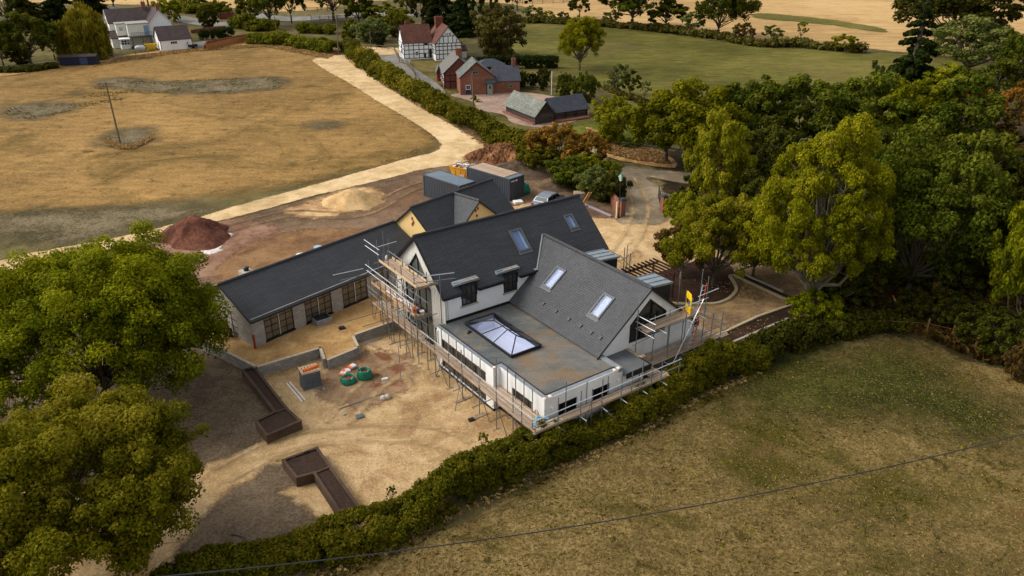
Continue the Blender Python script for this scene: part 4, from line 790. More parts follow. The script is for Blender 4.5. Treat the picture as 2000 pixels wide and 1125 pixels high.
# 3: scaffold in front of the gothic gable (low deck and high deck)
s3 = Scaf('two-level scaffold in front of the arched gable window at the right end of the house', HF(38, 33.5, LG))
for (u, w_, z1_, bl) in ((34.7, 34.05, 5.3, None), (35.6, 33.3, 4.9, 3.4), (38.6, 33.2, 4.2, None), (37.9, 34.1, 4.3, None), (36.9, 33.1, 4.0, None), (39.15, 33.9, 5.6, 4.6), (39.4, 34.8, 6.6, None), (40.4, 33.1, 6.6, 3.9), (41.6, 33.3, 3.3, None), (42.3, 35.9, 3.2, None), (42.3, 33.0, 3.4, 1.8), (41.5, 34.6, 6.3, None), (36.2, 31.3, 2.4, 1.0), (40.6, 35.2, 3.6, None)): s3.pole(u, w_, LG, z1_, True, bl)
s3.deck(35.3, 42.2, 32.9, 34.2, 1.3, 'u'); s3.deck(41.2, 42.3, 34.2, 36.0, 1.34); s3.deck(34.9, 40.2, 33.2, 34.2, 3.85, 'u'); s3.deck(42.1, 43.0, 32.7, 33.2, 1.36, 'u')
for z in (1.85, 2.35): s3.tube((35.0, 32.8, z), (42.9, 32.8, z)); s3.tube((42.4, 32.7, z), (42.4, 36.2, z))
s3.tube((34.9, 33.1, 4.9), (40.6, 33.1, 4.9), mat=STEELW); s3.tube((34.6, 33.15, 3.75), (40.9, 33.15, 3.75), 'ledger')
for z in (4.35, 4.85): s3.tube((34.7, 34.2, z), (34.75, 32.4, z), mat=STEELW)
for u in (34.8, 36.0, 38.6, 39.8): s3.tube((u, 32.5, 3.75), (u, 34.3, 3.75), 'transom', STEELW)
for u in (36.4, 38.2, 39.4, 41.6): s3.tube((u, 32.3, 1.2), (u, 34.3, 1.2), 'transom', STEELW)
s3.tube((33.5, 33.2, 3.3), (35.6, 33.3, 3.4), 'rail'); s3.tube((39.5, 33.1, 5.3), (41.6, 33.1, 5.35), 'rail', STEELW); s3.tube((35.8, 32.4, -.5), (40.0, 33.0, 5.0), 'brace', STEELW, .035); s3.tube((42.3, 33, 2.6), (40.8, 36.0, 2.7), 'rail'); s3.tube((42.3, 33, 3.0), (41.2, 36.2, 3.0), 'rail')
lad = thing('ladder', 'red and silver ladder rising between the two decks in front of the arched gable', 'ladder', HF(39.6, 33, 1.3))
for s_ in (-.2, .2): build(MB().tube([HF(39.0 + s_, 32.95, 1.3), HF(40.3 + s_, 33.3, 6.0)], .028, 6), 'stile', REDP if s_ > 0 else STEELW, lad)
mb = MB()
for k in range(15): t = (k + .5) / 15; mb.tube([HF(38.8 + 1.3 * t, 32.95 + .35 * t, 1.3 + 4.7 * t), HF(39.2 + 1.3 * t, 32.95 + .35 * t, 1.3 + 4.7 * t)], .018, 5)
build(mb, 'rung', STEELW, lad)
gate = thing('safety_gate', 'bright yellow plastic gate at the end of the upper deck by the ladder', 'gate', HF(40.1, 33.8, 3.86))
GP = wallpl(HF, 39.1, 33.3, (.45, 1), 3.9); mb = MB(); ringframe(mb, GP, [(0, 0), (1.0, 0), (1.0, 1.25), (.8, 1.5), (.2, 1.5), (0, 1.25)], .12, -.03, .03); build(mb, 'frame', YELB, gate)
mb = MB(); mb.box(GP, .12, .88, 1.0, 1.38, -.02, .02); mb.box(GP, .12, .88, .12, .5, -.02, .02); build(mb, 'panel', YELB, gate); build(MB().box(GP, .3, .5, .5, 1.0, -.02, .02), 'slat', STEEL, gate)

# 4: scaffold at the far right gable end and forecourt
s4 = Scaf('narrow scaffold at the far right gable of the main roof beside the forecourt', HF(42, 48, 0))
for (u, w_, z1_) in ((41.9, 52.0, 6.2), (42.0, 49.8, 5.4), (42.1, 46.6, 4.0), (42.9, 44.2, 4.4), (43.3, 44.3, 4.5), (43.1, 43.7, 4.0), (43.2, 50.6, 5.2), (43.3, 52.0, 2.6), (41.8, 53.8, 4.6)): s4.pole(u, w_, 0, z1_)
s4.deck(41.5, 42.5, 47.6, 51.2, 2.9); s4.deck(41.6, 43.4, 48.2, 48.9, 3.4, 'u'); s4.toe(41.6, 43.2, 48.9, 48.94, 3.4, BOARDD)
for z in (3.9, 4.4): s4.tube((42.3, 44.0, z - .6), (42.1, 52.4, z))
s4.tube((42.4, 44, 3.4), (44.2, 44.5, 3.5)); s4.tube((43.0, 43.6, 2.9), (43.4, 45.2, 3.2)); s4.tube((43.1, 44.2, .8), (41.2, 44.3, .9)); s4.tube((41.8, 50.6, 2.2), (43.6, 50.8, 2.2)); s4.tube((41.8, 51.8, 3.2), (43.5, 50.4, 1.0), 'brace')

# ================================================================ RETAINING WALLS, PLANTERS, KERBS
def wall_run(P, z0, z1, th, mb, close=False):
    P = [np.array(p, float) for p in P]
    for a, b in zip(P, P[1:]):
        d = (b - a) / np.linalg.norm(b - a); n = np.array([-d[1], d[0]]); a2 = a - d * th / 2; b2 = b + d * th / 2
        q = [a2 - n * th / 2, b2 - n * th / 2, b2 + n * th / 2, a2 + n * th / 2]; mb.hexa([(*p, z0) for p in q] + [(*p, z1) for p in q])
def rwall(P, z1, label, th=.24):
    mb = MB(); wall_run(P, -.75, z1, th, mb); c = MB(); wall_run(P, z1 + .002, z1 + .03, th - .04, c)
    p0 = (*P[0], -.7); t = thing('retaining_wall', label, 'garden wall', p0, 'low block walls edging the terrace'); build(mb, 'blockwork', BLOCK2, t); build(c, 'mortar_bed', plain('mortar', (186, 170, 146), .95, .1, .2, 6), t)
rwall([(-25.6, 54.2), (-21.6, 51.5), (-18.5, 49.15)], .16, 'low grey block wall running from the big left tree to the long brown planter')
rwall([(-18.2, 49.1), (-14.35, 51.75), (-13.75, 50.2)], .16, 'low grey block wall with a return, behind the pallet of slates')
rwall([(-13.4, 50.15), (-11.55, 51.95), (-12.2, 53.5)], .10, 'shallower grey block wall stepped down behind the green sacks')
rwall([(-12.0, 53.75), (-9.4, 55.9), (-6.4, 58.5)], .22, 'low grey block wall running under the tall scaffold towards the house')
def planter(pix, label, inner, zt=.02):
    P = [G(x, y, zt)[:2] for x, y in pix]; t = thing('planter', label, 'planter', (*P[0], -.68), 'weathered steel planters'); n = len(P)
    mb = MB(); q = inset(P, .07)
    for i in range(n):
        a, b, c, d = P[i], P[(i + 1) % n], q[(i + 1) % n], q[i]; mb.hexa([(*p, z) for z in (-.72, zt) for p in (a, b, c, d)])
    q2 = inset(P, -.02); q3 = inset(P, .16)
    for i in range(n):
        a, b, c, d = q2[i], q2[(i + 1) % n], q3[(i + 1) % n], q3[i]; mb.hexa([(*p, z) for z in (zt + .001, zt + .03) for p in (a, b, c, d)])
    build(mb, 'panel', CORTEN, t); s_ = MB(); s_.prism(W, [tuple(p) for p in inset(P, .06)], -.6, zt - .07); build(s_, 'soil', SOIL, t)
    if inner:
        a, b = [G(x, y, zt)[:2] for x, y in inner]; m2 = MB(); wall_run([a, b], -.3, zt + .02, .12, m2); build(m2, 'divider', CORTEN, t)
    return t
planter([(471, 722), (498, 716), (561, 797), (589, 822), (520, 852), (498, 822), (535, 804)], 'long brown steel planter ending in a square bed, nearer the block wall', [(539, 805), (561, 797)])
planter([(550, 898), (620, 873), (641, 903), (705, 993), (668, 1010), (612, 925), (578, 934)], 'brown steel planter with a square bed at its upper end, nearer the long hedge', [(612, 925), (640, 913)])
for (x, y, l) in ((556, 838, 'black pipe end on the square bed of the upper planter'), (573, 897, 'blue-black tie on the corner of the lower planter'), (597, 883, 'dark blue tie halfway along the edge of the lower planter')):
    p = G(x, y, .06); mb = MB(); mb.tube([p + (-.1, -.1, 0), p + (0, 0, .05), p + (.12, .12, .02)], .03, 6); solo(mb, 'irrigation_pipe', plain('pipe_navy', (36, 40, 62), .5), l, 'pipe', p, 'pipe ends on the planters')
def kerb(pix, w_, h_, label, mat=KERB, world=None):
    P = world or [Gh(*p)[:2] for p in pix]; z = float(hgt(*P[0])); L = [np.array(p, float) for p in P]; mb = MB(); n = len(L); off = []
    for i in range(n):
        d = L[min(i + 1, n - 1)] - L[max(i - 1, 0)]; d /= np.linalg.norm(d); off.append(np.array([-d[1], d[0]]) * w_ / 2)
    for i in range(n - 1):
        za, zb = float(hgt(*L[i])), float(hgt(*L[i + 1])); q = [(L[i] - off[i], za), (L[i + 1] - off[i + 1], zb), (L[i + 1] + off[i + 1], zb), (L[i] + off[i], za)]
        mb.hexa([(*p, zz - .05) for p, zz in q] + [(*p, zz + h_) for p, zz in q])
    solo(mb, 'kerb', mat, label, 'kerb', (*L[0], z), 'stone kerbs of the garden beds')
def smooth(P, n=6):
    P = [np.array(p, float) for p in P]; out = []
    for i in range(len(P) - 1):
        a, b, c, d = P[max(i - 1, 0)], P[i], P[i + 1], P[min(i + 2, len(P) - 1)]
        for k in range(n): t = k / n; out.append(.5 * ((2 * b) + (c - a) * t + (2 * a - 5 * b + 4 * c - d) * t * t + (3 * b - a - 3 * c + d) * t ** 3))
    return out + [P[-1]]
kerb(smooth([(1290, 594), (1330, 597), (1380, 597), (1403, 595), (1424, 586), (1437, 570.7), (1434, 557), (1425, 543)]), .28, .26, 'sandy stone kerb curving round the dark planting bed')
kerb([(1425, 542), (1432, 541), (1474, 560), (1511.6, 577.8), (1545, 592)], .2, .26, 'pale kerb running diagonally from the tip of the curved bed towards the yellow-green tree')
kerb([(1549, 598), (1479.6, 622), (1406.7, 656), (1370, 673)], .24, .26, 'straight pale kerb along the upper side of the dark soil strip')
kerb([(1540, 625), (1421, 676), (1380, 694)], .2, .22, 'grey kerb along the lower side of the dark soil strip near the hedge', CONC)
kerb([(1480, 517), (1435, 530.7), (1474, 548.4), (1530, 573)], .2, .22, 'grey angled kerb at the back of the garden beside the yellow-green tree', CONC)

# ================================================================ SITE OBJECTS
def heap(name, pix, top, mat, label, cat, seed, r=None, lumps=.12, ell=1.0, ang=0):
    b = Gh(*pix); h = top; R_ = r; rs = np.random.RandomState(seed); n = 46; mb = MB(); 
    ph = rs.rand(8) * 6.28
    for j in range(n + 1):
        for i in range(n + 1):
            x, y = (i / n * 2 - 1) * 1.15, (j / n * 2 - 1) * 1.15; th = math.atan2(y, x); rr_ = math.hypot(x, y) / (1 + .12 * math.sin(2 * th + ph[0]) + .08 * math.sin(3 * th + ph[1]) + .05 * math.sin(7 * th + ph[2]))
            z = max(0, 1 - rr_) ; z = (z ** 1.05) * (1 - .12 * math.exp(-rr_ * rr_ * 30)); z += (lumps * (math.sin(9 * x + ph[3]) * math.sin(8 * y + ph[4]) * .5 + (rs.rand() - .5) * .9) * min(1, 4 * z)) ; z = z * h - (.12 if rr_ > 1 else 0)
            ca, sa = math.cos(ang), math.sin(ang); X_, Y_ = x * R_ * ell, y * R_; mb.v.append((b[0] + X_ * ca - Y_ * sa, b[1] + X_ * sa + Y_ * ca, b[2] + .02 + z))
    for j in range(n):
        for i in range(n): a = j * (n + 1) + i; mb.f.append((a, a + 1, a + n + 2, a + n + 1)); mb.m.append(0)
    return solo(mb, name, mat, label, cat, b, smooth=lumps < .1)
heap('soil_heap', (383, 462), 2.5, REDSOIL, 'tall cone of dark red soil beside the track above the left tree', 'heap', 3, 3.7, .09, 1.05)
heap('sand_heap', (688, 397), 1.9, SANDH, 'pointed heap of pale limestone sand beside the track', 'heap', 5, 3.0, .015, 1.05)
heap('rubble_heap', (985, 305), 1.9, RUBBLE, 'broad heap of orange brick rubble and clods at the bend of the track', 'heap', 7, 4.6, .28, 1.1)
heap('soil_heap', (1015, 335), 1.5, GREYSOIL, 'low heap of dark grey topsoil between the rubble and the hedge', 'heap', 9, 4.4, .06, 1.3)
heap('soil_heap', (1098, 366), .9, GREYSOIL, 'small heap of dark soil beside the stacked pallets', 'heap', 11, 2.2, .06, 1.2)
def container(corner_px, label, plank=False, L=6.05, sgn=1):
    o = G(*corner_px, 2.59); F = Fr(o[:2], math.degrees(math.atan2(-3.9, 4.1))) ; t = thing('shipping_container', label, 'container', (o[0], o[1], 0), 'dark grey shipping containers behind the house')
    Wd, Hh = 2.44, 2.59; mb = MB()
    def corr(P, L_):
        n = int(L_ / .28)
        for i in range(n):
            a = .1 + (L_ - .2) * i / n; s_ = (L_ - .2) / n; pr = [(a, 0), (a + s_ * .3, 0), (a + s_ * .42, -.045), (a + s_ * .88, -.045), (a + s_, 0)]
            for (x0, z0), (x1, z1_) in zip(pr, pr[1:]): mb.add([P(x0, .15, z0), P(x1, .15, z1_), P(x1, Hh - .12, z1_), P(x0, Hh - .12, z0)], [(0, 1, 2, 3)])
    corr(wallpl(F, 0, .03, (1, 0)), L); corr(wallpl(F, L, Wd - .03, (-1, 0)), L); corr(wallpl(F, .03, Wd, (0, -1)), Wd)
    build(mb, 'side_panel', CONT, t); mb = MB()
    for x in (0, L - .14):
        for y in (0, Wd - .14): mb.box(F, x, x + .14, y, y + .14, 0, Hh)
    for z in (0, Hh - .12): mb.box(F, .14, L - .14, 0, .1, z, z + .14); mb.box(F, .14, L - .14, Wd - .1, Wd, z, z + .14); mb.box(F, 0, .1, .14, Wd - .14, z, z + .14); mb.box(F, L - .1, L, .14, Wd - .14, z, z + .14)
    build(mb, 'corner_frame', CONT, t); build(MB().box(F, .05, L - .05, .05, Wd - .05, Hh - .05, Hh - .005), 'roof', CONTT, t)
    D = wallpl(F, L - .02, .14, (0, 1))
    for k in range(2):
        d = build(MB().box(D, .01 + k * 1.08, 1.07 + k * 1.08, .16, Hh - .14, -.04, .0), 'door', CONT, t); b = MB()
        for xx in (.25, .8): b.tube([D(xx + k * 1.08, .1, .04), D(xx + k * 1.08, Hh - .1, .04)], .02, 6)
        for zz in (.7, 1.2, 1.7, 2.1): b.box(D, .05 + k * 1.08, 1.02 + k * 1.08, zz, zz + .05, .0005, .015)
        build(b, 'lock_bar', CONT, d)
    lb = MB()
    for x0, w_ in ((.2, .16), (.4, .14), (.58, .16), (.86, .34)): lb.box(D, x0 - .05, x0 - .05 + w_, Hh - .42, Hh - .26, .001, .01)
    lb.box(D, .12, 1.2, Hh - .48, Hh - .45, .001, .008); build(lb, 'lettering', WHITEB, t)
    if plank:
        mb = MB(F.x)
        for k in range(3): mb.box(F, .35 + k * 1.9, .35 + k * 1.9 + 1.86, .12, Wd - .05, Hh + .0 + .002, Hh + .06)
        solo(mb, 'plywood_sheet', BOARD, 'row of weathered plywood sheets covering the roof of the longer container', 'plywood', F(3, 1, Hh))
    return t
container((825.5, 341), 'dark grey shipping container with a bare blue-grey roof, nearer the left')
container((911, 326), 'dark grey shipping container roofed with plywood sheets, beside the yellow skip', True, 6.9)
def skip(pix, ang, label, L=3.6, Wd=1.8, Hh=1.5, mat=None, fill=True):
    o = Gh(*pix); F = Fr(o[:2], ang, o[2]); t = thing('skip', label, 'skip', o); mb = MB(); i0, i1 = .55, 0
    bt = [F(.5, .1, .1), F(L - .5, .1, .1), F(L - .5, Wd - .1, .1), F(.5, Wd - .1, .1)]; tp = [F(0, 0, Hh), F(L, 0, Hh), F(L, Wd, Hh), F(0, Wd, Hh)]
    mb.add(bt + tp, [(3, 2, 1, 0), (0, 1, 5, 4), (1, 2, 6, 5), (2, 3, 7, 6), (3, 0, 4, 7)]); mb2 = MB()
    for k in range(1, 5): x = L * k / 5; mb2.box(F, x - .04, x + .04, -.02, .05, .35, Hh); mb2.box(F, x - .04, x + .04, Wd - .05, Wd + .02, .35, Hh)
    for a, b, c, d in ((-.05, L + .05, -.06, .04), (-.05, L + .05, Wd - .04, Wd + .06), (-.06, .04, 0, Wd), (L - .04, L + .06, 0, Wd)): mb2.box(F, a, b, c, d, Hh - .06, Hh + .04)
    for y in (-.06, Wd - .02): mb2.box(F, .6, L - .6, y, y + .08, .55, .66)
    build(mb, 'bin', mat or YEL, t); build(mb2, 'rib', mat or YEL, t); build(MB().box(F, L * .4, L * .58, -.075, -.062, .85, 1.2), 'sign', plain('skip_sign', (196, 160, 140), .6, .2, .3, 20), t)
    if fill:
        rs = random.Random(3)
        for k, (m_, lb) in enumerate(((WHITEB, 'heap of white wrapping spilling from the orange-yellow skip'), (BOARD, 'broken boards lying on the rubbish in the skip'))):
            mb = MB()
            for i in range(26):
                x, y = rs.uniform(.4, L - .3), rs.uniform(.3, Wd - .2); a = rs.uniform(0, 3); s_ = rs.uniform(.15, .45); c, sn = math.cos(a) * s_, math.sin(a) * s_; z = Hh + rs.uniform(-.1, .35)
                p = [F(x + c, y + sn, z), F(x - sn * .6, y + c * .6, z + rs.uniform(-.1, .2)), F(x - c, y - sn, z + rs.uniform(-.1, .15)), F(x + sn * .6, y - c * .6, z)]; mb.hexa(p + [q + (0, 0, .04) for q in p])
            solo(mb, 'rubbish', m_, lb, 'rubbish', F(L / 2, Wd / 2, Hh))
    return t
skip((879, 355), -30, 'rusty orange-yellow builders skip between the two dark containers', Hh=1.9)
def sack(pix, label, mat=GREENB, r=.48, h=.8, open_=True, squash=1, seed=1, sx=1.1, z=None, group='green bulk bags in the yard'):
    b = Gh(*pix) if z is None else G(*pix, z); rs = random.Random(seed); t = thing('bulk_bag', label, 'bag', b, group); mb = MB(); n = 20
    prof = [(.7, 0), (.98, .08), (1.08, .3), (1.02, .6), (.86, .88), (.8, 1.0), (.72, .93), (.62, .72)]; base = len(mb.v)
    for rr_, zz in prof:
        for k in range(n):
            t_ = 2 * math.pi * k / n; f = 1 + .07 * math.cos(4 * t_ + .5) + rs.uniform(-.05, .05); mb.v.append(tuple(b + np.array([rr_ * r * f * math.cos(t_) * sx, rr_ * r * f * math.sin(t_), zz * h * squash * (1 + rs.uniform(-.05, .08)) + .03])))
    for i in range(len(prof) - 1):
        for k in range(n): mb.f.append((base + i * n + k, base + i * n + (k + 1) % n, base + (i + 1) * n + (k + 1) % n, base + (i + 1) * n + k)); mb.m.append(0)
    build(mb, 'fabric', mat, t, True); f_ = MB(); f_.lathe(b, [(.01, h * squash * .72), (r * .62, h * squash * .74)][::-1], 12); build(f_, 'contents', plain('rubble_fill', (132, 88, 66), .95, .1, .4, 14, .03), t)
    st = MB()
    for k in range(4):
        a = k * math.pi / 2 + .8; p = b + np.array([math.cos(a) * r * .85, math.sin(a) * r * .85, h * squash * .95]); q = b + np.array([math.cos(a + .5) * r * .8, math.sin(a + .5) * r * .8, h * squash * .9]); st.tube([p, (p + q) / 2 + (0, 0, .22), q], .018, 5)
    build(st, 'strap', WHITEB, t); return t
sack((681, 748), 'low slumped green bulk bag with white cord, left of the fuller one', squash=.62, seed=2, r=.5); sack((713, 740), 'fuller green bulk bag holding rubble, right of the slumped one', seed=4, r=.47, h=.75)
sack((1020, 378), 'teal green sacks slumped against the end of the plywood-roofed container', r=.75, h=1.2, seed=6); 
rs = random.Random(2)
for i, (x, y, lb) in enumerate(((677, 727, 'orange and white cement bag lowest in the little pile by the green bags'), (688, 721, 'white cement bag uppermost in the little pile by the green bags'), (670, 733, 'orange-ended cement bag at the left of the green bags'))):
    p = Gh(x, y); F = Fr(p[:2], 20 + 30 * i, p[2] + .06 + .1 * (i == 1)); mb = MB(); t = thing('cement_bag', lb, 'bag', p, 'cement bags by the green sacks')
    mb.prism(F, [(-.3, -.18), (-.25, -.22), (.25, -.22), (.3, -.18), (.3, .18), (.25, .22), (-.25, .22), (-.3, .18)], 0, .16); build(mb, 'sack', WHITEB, t, bevel=.04); build(MB().box(F, -.3, -.1, -.19, .19, .02, .165), 'label_band', ORANGE, t)
p = Gh(733, 735); solo(MB().box(Fr(p[:2], 20, p[2]), -.22, .22, -.2, .2, 0, .35), 'box', plain('cardboard', (136, 100, 66), .9, .1, .2), 'brown cardboard box behind the fuller green bag', 'box', p, bevel=.01)
# pallet of slates with orange tube
def pallet(parent, F, L, Wd, z0, name='pallet', mat=None):
    mb = MB(F.x)
    for k in range(3): mb.box(F, 0, L, Wd * k / 2 * .9, Wd * k / 2 * .9 + .1, z0, z0 + .1)
    for k in range(6): mb.box(F, L * k / 6, L * k / 6 + L * .13, 0, Wd, z0 + .101, z0 + .125)
    return build(mb, name, mat or BOARD, parent)
c0 = Gh(593.8, 766.7); c1 = Gh(630, 757); a_ = math.degrees(math.atan2(c1[1] - c0[1], c1[0] - c0[0])); F = Fr(c0[:2], a_, c0[2]); Lp = float(np.linalg.norm(c1 - c0)); t = thing('slate_stack', 'tall square stack of grey slates on a pallet in the courtyard', 'building material', c0)
pallet(t, F, Lp, 1.0, 0.01); mb = MB(F.x); mb.box(F, 0, Lp, 0, 1.0, .13, .72); mb.box(F, .03, Lp - .02, .03, .97, .721, 1.38); build(mb, 'slates', GREYT, t); pallet(t, F, Lp, 1.0, 1.39, 'top_pallet', PALEWOOD)
mb = MB(); mb.tube([F(.2, .25, 1.6), F(Lp * .98, .4, 1.6)], .1, 10); solo(mb, 'orange_roll', ORANGE, 'bright orange roll lying on top of the slate stack', 'roll', F(.5, .3, 1.6), smooth=True)
# wrapped pallet and offcut by the outbuilding
c0 = G(620, 641, .06); F = Fr(c0[:2], 38, .06); t = thing('wrapped_pallet', 'pallet of grey goods in clear wrap in front of the middle glazed door', 'building material', c0); pallet(t, F, 1.35, 1.0, .0)
mb = MB(F.x); mb.box(F, .03, 1.32, .02, .98, .13, .55); build(mb, 'goods', plain('grey_wrapped', (132, 134, 136), .35, .5, .25, 6), t, bevel=.03); mb = MB()
for k in range(7): mb.box(F, .08 + k * .17, .2 + k * .17, .1, .9, .56, .62 + .02 * (k % 3))
build(mb, 'top_layer', BLACKPL, t)
for (x, y, sx, lb, m_) in ((668, 642, .25, 'dark offcut lying on the sandy terrace right of the wrapped pallet', BLACKPL), (703, 816, .3, 'square dark slate pile lying alone on the gravel', GREYB), (921, 822, .22, 'small black pad on the gravel near the scaffold feet', BLACKPL), (673, 812, .1, 'single grey block lying left of the dark slate pile', CONC), (618, 766, .12, 'broken grey block beside the foot of the slate stack', CONC), (633, 762, .1, 'grey block fragment to the right of the slate stack', CONC)):
    p = G(x, y, .06) if y < 650 else Gh(x, y); F = Fr(p[:2], 30, p[2]); mb = MB(); mb.box(F, -sx, sx, -sx * .7, sx * .7, .0, .1); mb.box(F, -sx * .9, sx * .8, -sx * .6, sx * .75, .101, .16); solo(mb, 'offcut', m_, lb, 'offcut', p, 'offcuts on the ground', bevel=.01)
for (x, y, lb) in ((749, 781, 'left one of the two pale translucent sacks at the end of the long tube'), (757, 779, 'right one of the two pale translucent sacks at the end of the long tube')):
    p = Gh(x, y); mb = MB(); rs = random.Random(x); mb.lathe(p, [(.12, 0), (.24, .1), (.2, .28), (.08, .36)], 9); solo(mb, 'rubble_sack', plain('clear_sack', (188, 178, 160), .4, .4, .2, 12, .03), lb, 'bag', p, 'pale sacks at the end of the long pole', smooth=True)
def plank(a, b, wd, th, mat, lb, name='plank', cat='plank', z=.0):
    A, B = Gh(*a), Gh(*b); d = B - A; L = float(np.linalg.norm(d)); F = Fr(A[:2], math.degrees(math.atan2(d[1], d[0])), A[2] + .06 + z); mb = MB(F.x); mb.box(F, 0, L, -wd / 2, wd / 2, 0, th); return solo(mb, name, mat, lb, cat, A)
plank((560, 750), (590, 786), .09, .04, WHITEB, 'left one of the two long white trims lying by the planter', z=0); plank((566, 748), (596, 783), .09, .05, WHITEB, 'right one of the two long white trims lying by the planter')
plank((746, 750), (787, 737), .22, .05, BOARD, 'short scaffold board lying right of the green bags'); plank((719, 672), (743, 683), .22, .05, BOARD, 'short board lying below the block wall'); plank((706, 676), (745, 661), .1, .05, STEELW, 'long pale strip leaning along the foot of the block wall'); plank((1140, 400), (1194, 424), .3, .12, plain('lilac_grey', (150, 140, 146), .6), 'bundle of pale boards lying in front of the left gate pier')
A, B = Gh(660, 802), Gh(751, 770); mb = MB(); mb.tube([A + (0, 0, .1), B + (0, 0, .1)], .04, 8); solo(mb, 'scaffold_tube', STEEL, 'long steel tube lying alone on the gravel', 'tube', A)
p = Gh(752, 745); solo(MB().box(Fr(p[:2], 20, p[2]), -.22, .22, -.1, .1, .11, .28), 'white_block', WHITEB, 'white packet lying on the short scaffold board', 'packet', p, bevel=.02)
p = G(499, 681, .06); mb = MB(); mb.tube([p, p + (-.02, .02, 1.15)], [.09, .1], 8); solo(mb, 'post', RUST, 'rusty red post at the near corner of the block outbuilding', 'post', p)
for (pts, lb) in (([(452, 1047), (462, 1048), (478, 1054), (488, 1068), (494, 1080)], 'curved black hose lying on the dark soil near the long hedge'), ([(335, 844), (350, 840), (366, 838)], 'short black hose at the edge of the dark soil under the left tree')):
    mb = MB(); mb.tube([Gh(*q) + (0, 0, .09) for q in smooth(pts, 4)], .05, 8); solo(mb, 'hose', BLACKPL, lb, 'hose', Gh(*pts[0]), 'black hoses', smooth=True)
for (x, y, lb) in ((592, 500, 'white slab pile just behind the ridge of the block outbuilding'), (622, 490, 'blue and white tub just behind the ridge of the block outbuilding'), (644, 483, 'pale slab behind the ridge of the block outbuilding')):
    p = Gh(x, y + 3); F = Fr(p[:2], 20, p[2]); mb = MB(); tub = 'tub' in lb
    if tub: mb.lathe(p, [(.3, 0), (.38, .55), (.41, .55), (.41, .6), (.3, .6)], 12)
    else: mb.box(F, -.6 if 'pile' in lb else -.35, .6 if 'pile' in lb else .35, -.35, .35, 0, .3); mb.box(F, -.5 if 'pile' in lb else -.3, .3, -.3, .3, .301, .4)
    solo(mb, 'tub' if tub else 'slab_pile', plain('blue_white', (150, 176, 192), .5, .3, .3, 9) if tub else WHITEB, lb, 'tub' if tub else 'slabs', p)
# pallets by the right hedge, trestle, slates near the cream building
p = Gh(1122, 392); F = Fr(p[:2], 5, p[2]); t = thing('pallet_stack', 'stack of wooden pallets in front of the hedge near the gate', 'pallets', p); 
for k in range(6): pallet(t, F, 1.2, 1.0, k * .14)
p = Gh(1005, 402); F = Fr(p[:2], 20, p[2]); t = thing('pallet_of_slabs', 'low pallet with white-wrapped slabs beside the cream building', 'pallet', p); pallet(t, F, 1.2, 1.0, 0); build(MB().box(F, .1, 1.1, .1, .9, .13, .35), 'goods', WHITEB, t, bevel=.03)
A = Gh(1133, 405); mb = MB(); 
for k in range(3): mb.box(Pl(A + (k * .15, 0, 0), np.array([.55, .25, .9]), (0, 1, 0)), 0, 1.9, -.1, .1, 0, .04)
solo(mb, 'leaning_boards', plain('honey_timber', (176, 130, 70), .8), 'honey-coloured boards leaning behind the far end of the main roof', 'boards', A)
# pergola
p = np.array([11.3, 60.3, 0.]); F = Fr(p[:2], 35.4, 0); t = thing('pergola', 'dark stained timber pergola with sloping rafters behind the wing', 'pergola', p); mb = MB()
for x in (-1.9, 1.9):
    for y in (-1.2, 1.2): build(MB().box(F, x - .06, x + .06, y - .06, y + .06, 0, 2.2), 'post', WOODD, t)
for y in (-1.2, 1.2): build(MB().box(F, -2.4, 2.4, y - .05, y + .05, 2.2, 2.38), 'beam', WOODD, t)
for k in range(11): x = -2.3 + k * .46; build(MB().box(F, x - .04, x + .04, -1.7, 1.7, 2.381, 2.52), 'rafter', WOODD, t)

# gate, lamp, car
def pier(pix, lb, s_=.55, h=1.9):
    p = Gh(*pix); F = Fr(p[:2], 25, p[2]); t = thing('gate_pier', lb, 'gate pier', p, 'brick gate piers'); build(MB().box(F, -s_ / 2, s_ / 2, -s_ / 2, s_ / 2, 0, h), 'shaft', BRICK, t)
    mb = MB(); mb.box(F, -s_ / 2 - .06, s_ / 2 + .06, -s_ / 2 - .06, s_ / 2 + .06, h + .001, h + .12); mb.prism(F, [(-.2, -.2), (.2, -.2), (.2, .2), (-.2, .2)], h + .121, h + .22); build(mb, 'cap', SLATE4, t)
pier((1214, 424), 'left brick gate pier, behind the lamp post'); pier((1295, 417), 'right brick gate pier at the entrance')
def gate_(a, b, lb):
    A, B = Gh(*a), Gh(*b); d = (B - A); L = float(np.linalg.norm(d)); F = Fr(A[:2], math.degrees(math.atan2(d[1], d[0])), A[2]); t = thing('gate', lb, 'gate', A, 'open iron gates'); mb = MB()
    for z in (.15, 1.15): mb.box(F, 0, L, -.02, .02, z, z + .05)
    for k in range(14): x = L * k / 13; mb.box(F, x - .012, x + .012, -.012, .012, .1, 1.35 + .35 * (k / 13) ** 2)
    build(mb, 'railing', BLACKPL, t); mb = MB(); mb.tube([F(0, 0, 0), F(0, 0, 1.8)], .035, 6); build(mb, 'stile', BLACKPL, t)
gate_((1215, 405), (1211, 372), 'left iron gate leaf standing open by the hedge'); gate_((1291, 408), (1285, 386), 'right iron gate leaf standing open along the lane')
A, B = Gh(1194, 400), Gh(1209, 418); mb = MB(); wall_run([A[:2], B[:2]], A[2], A[2] + 1.5, .25, mb); solo(mb, 'boundary_wall', BRICK, 'short brick wall joining the left gate pier to the hedge', 'wall', A)
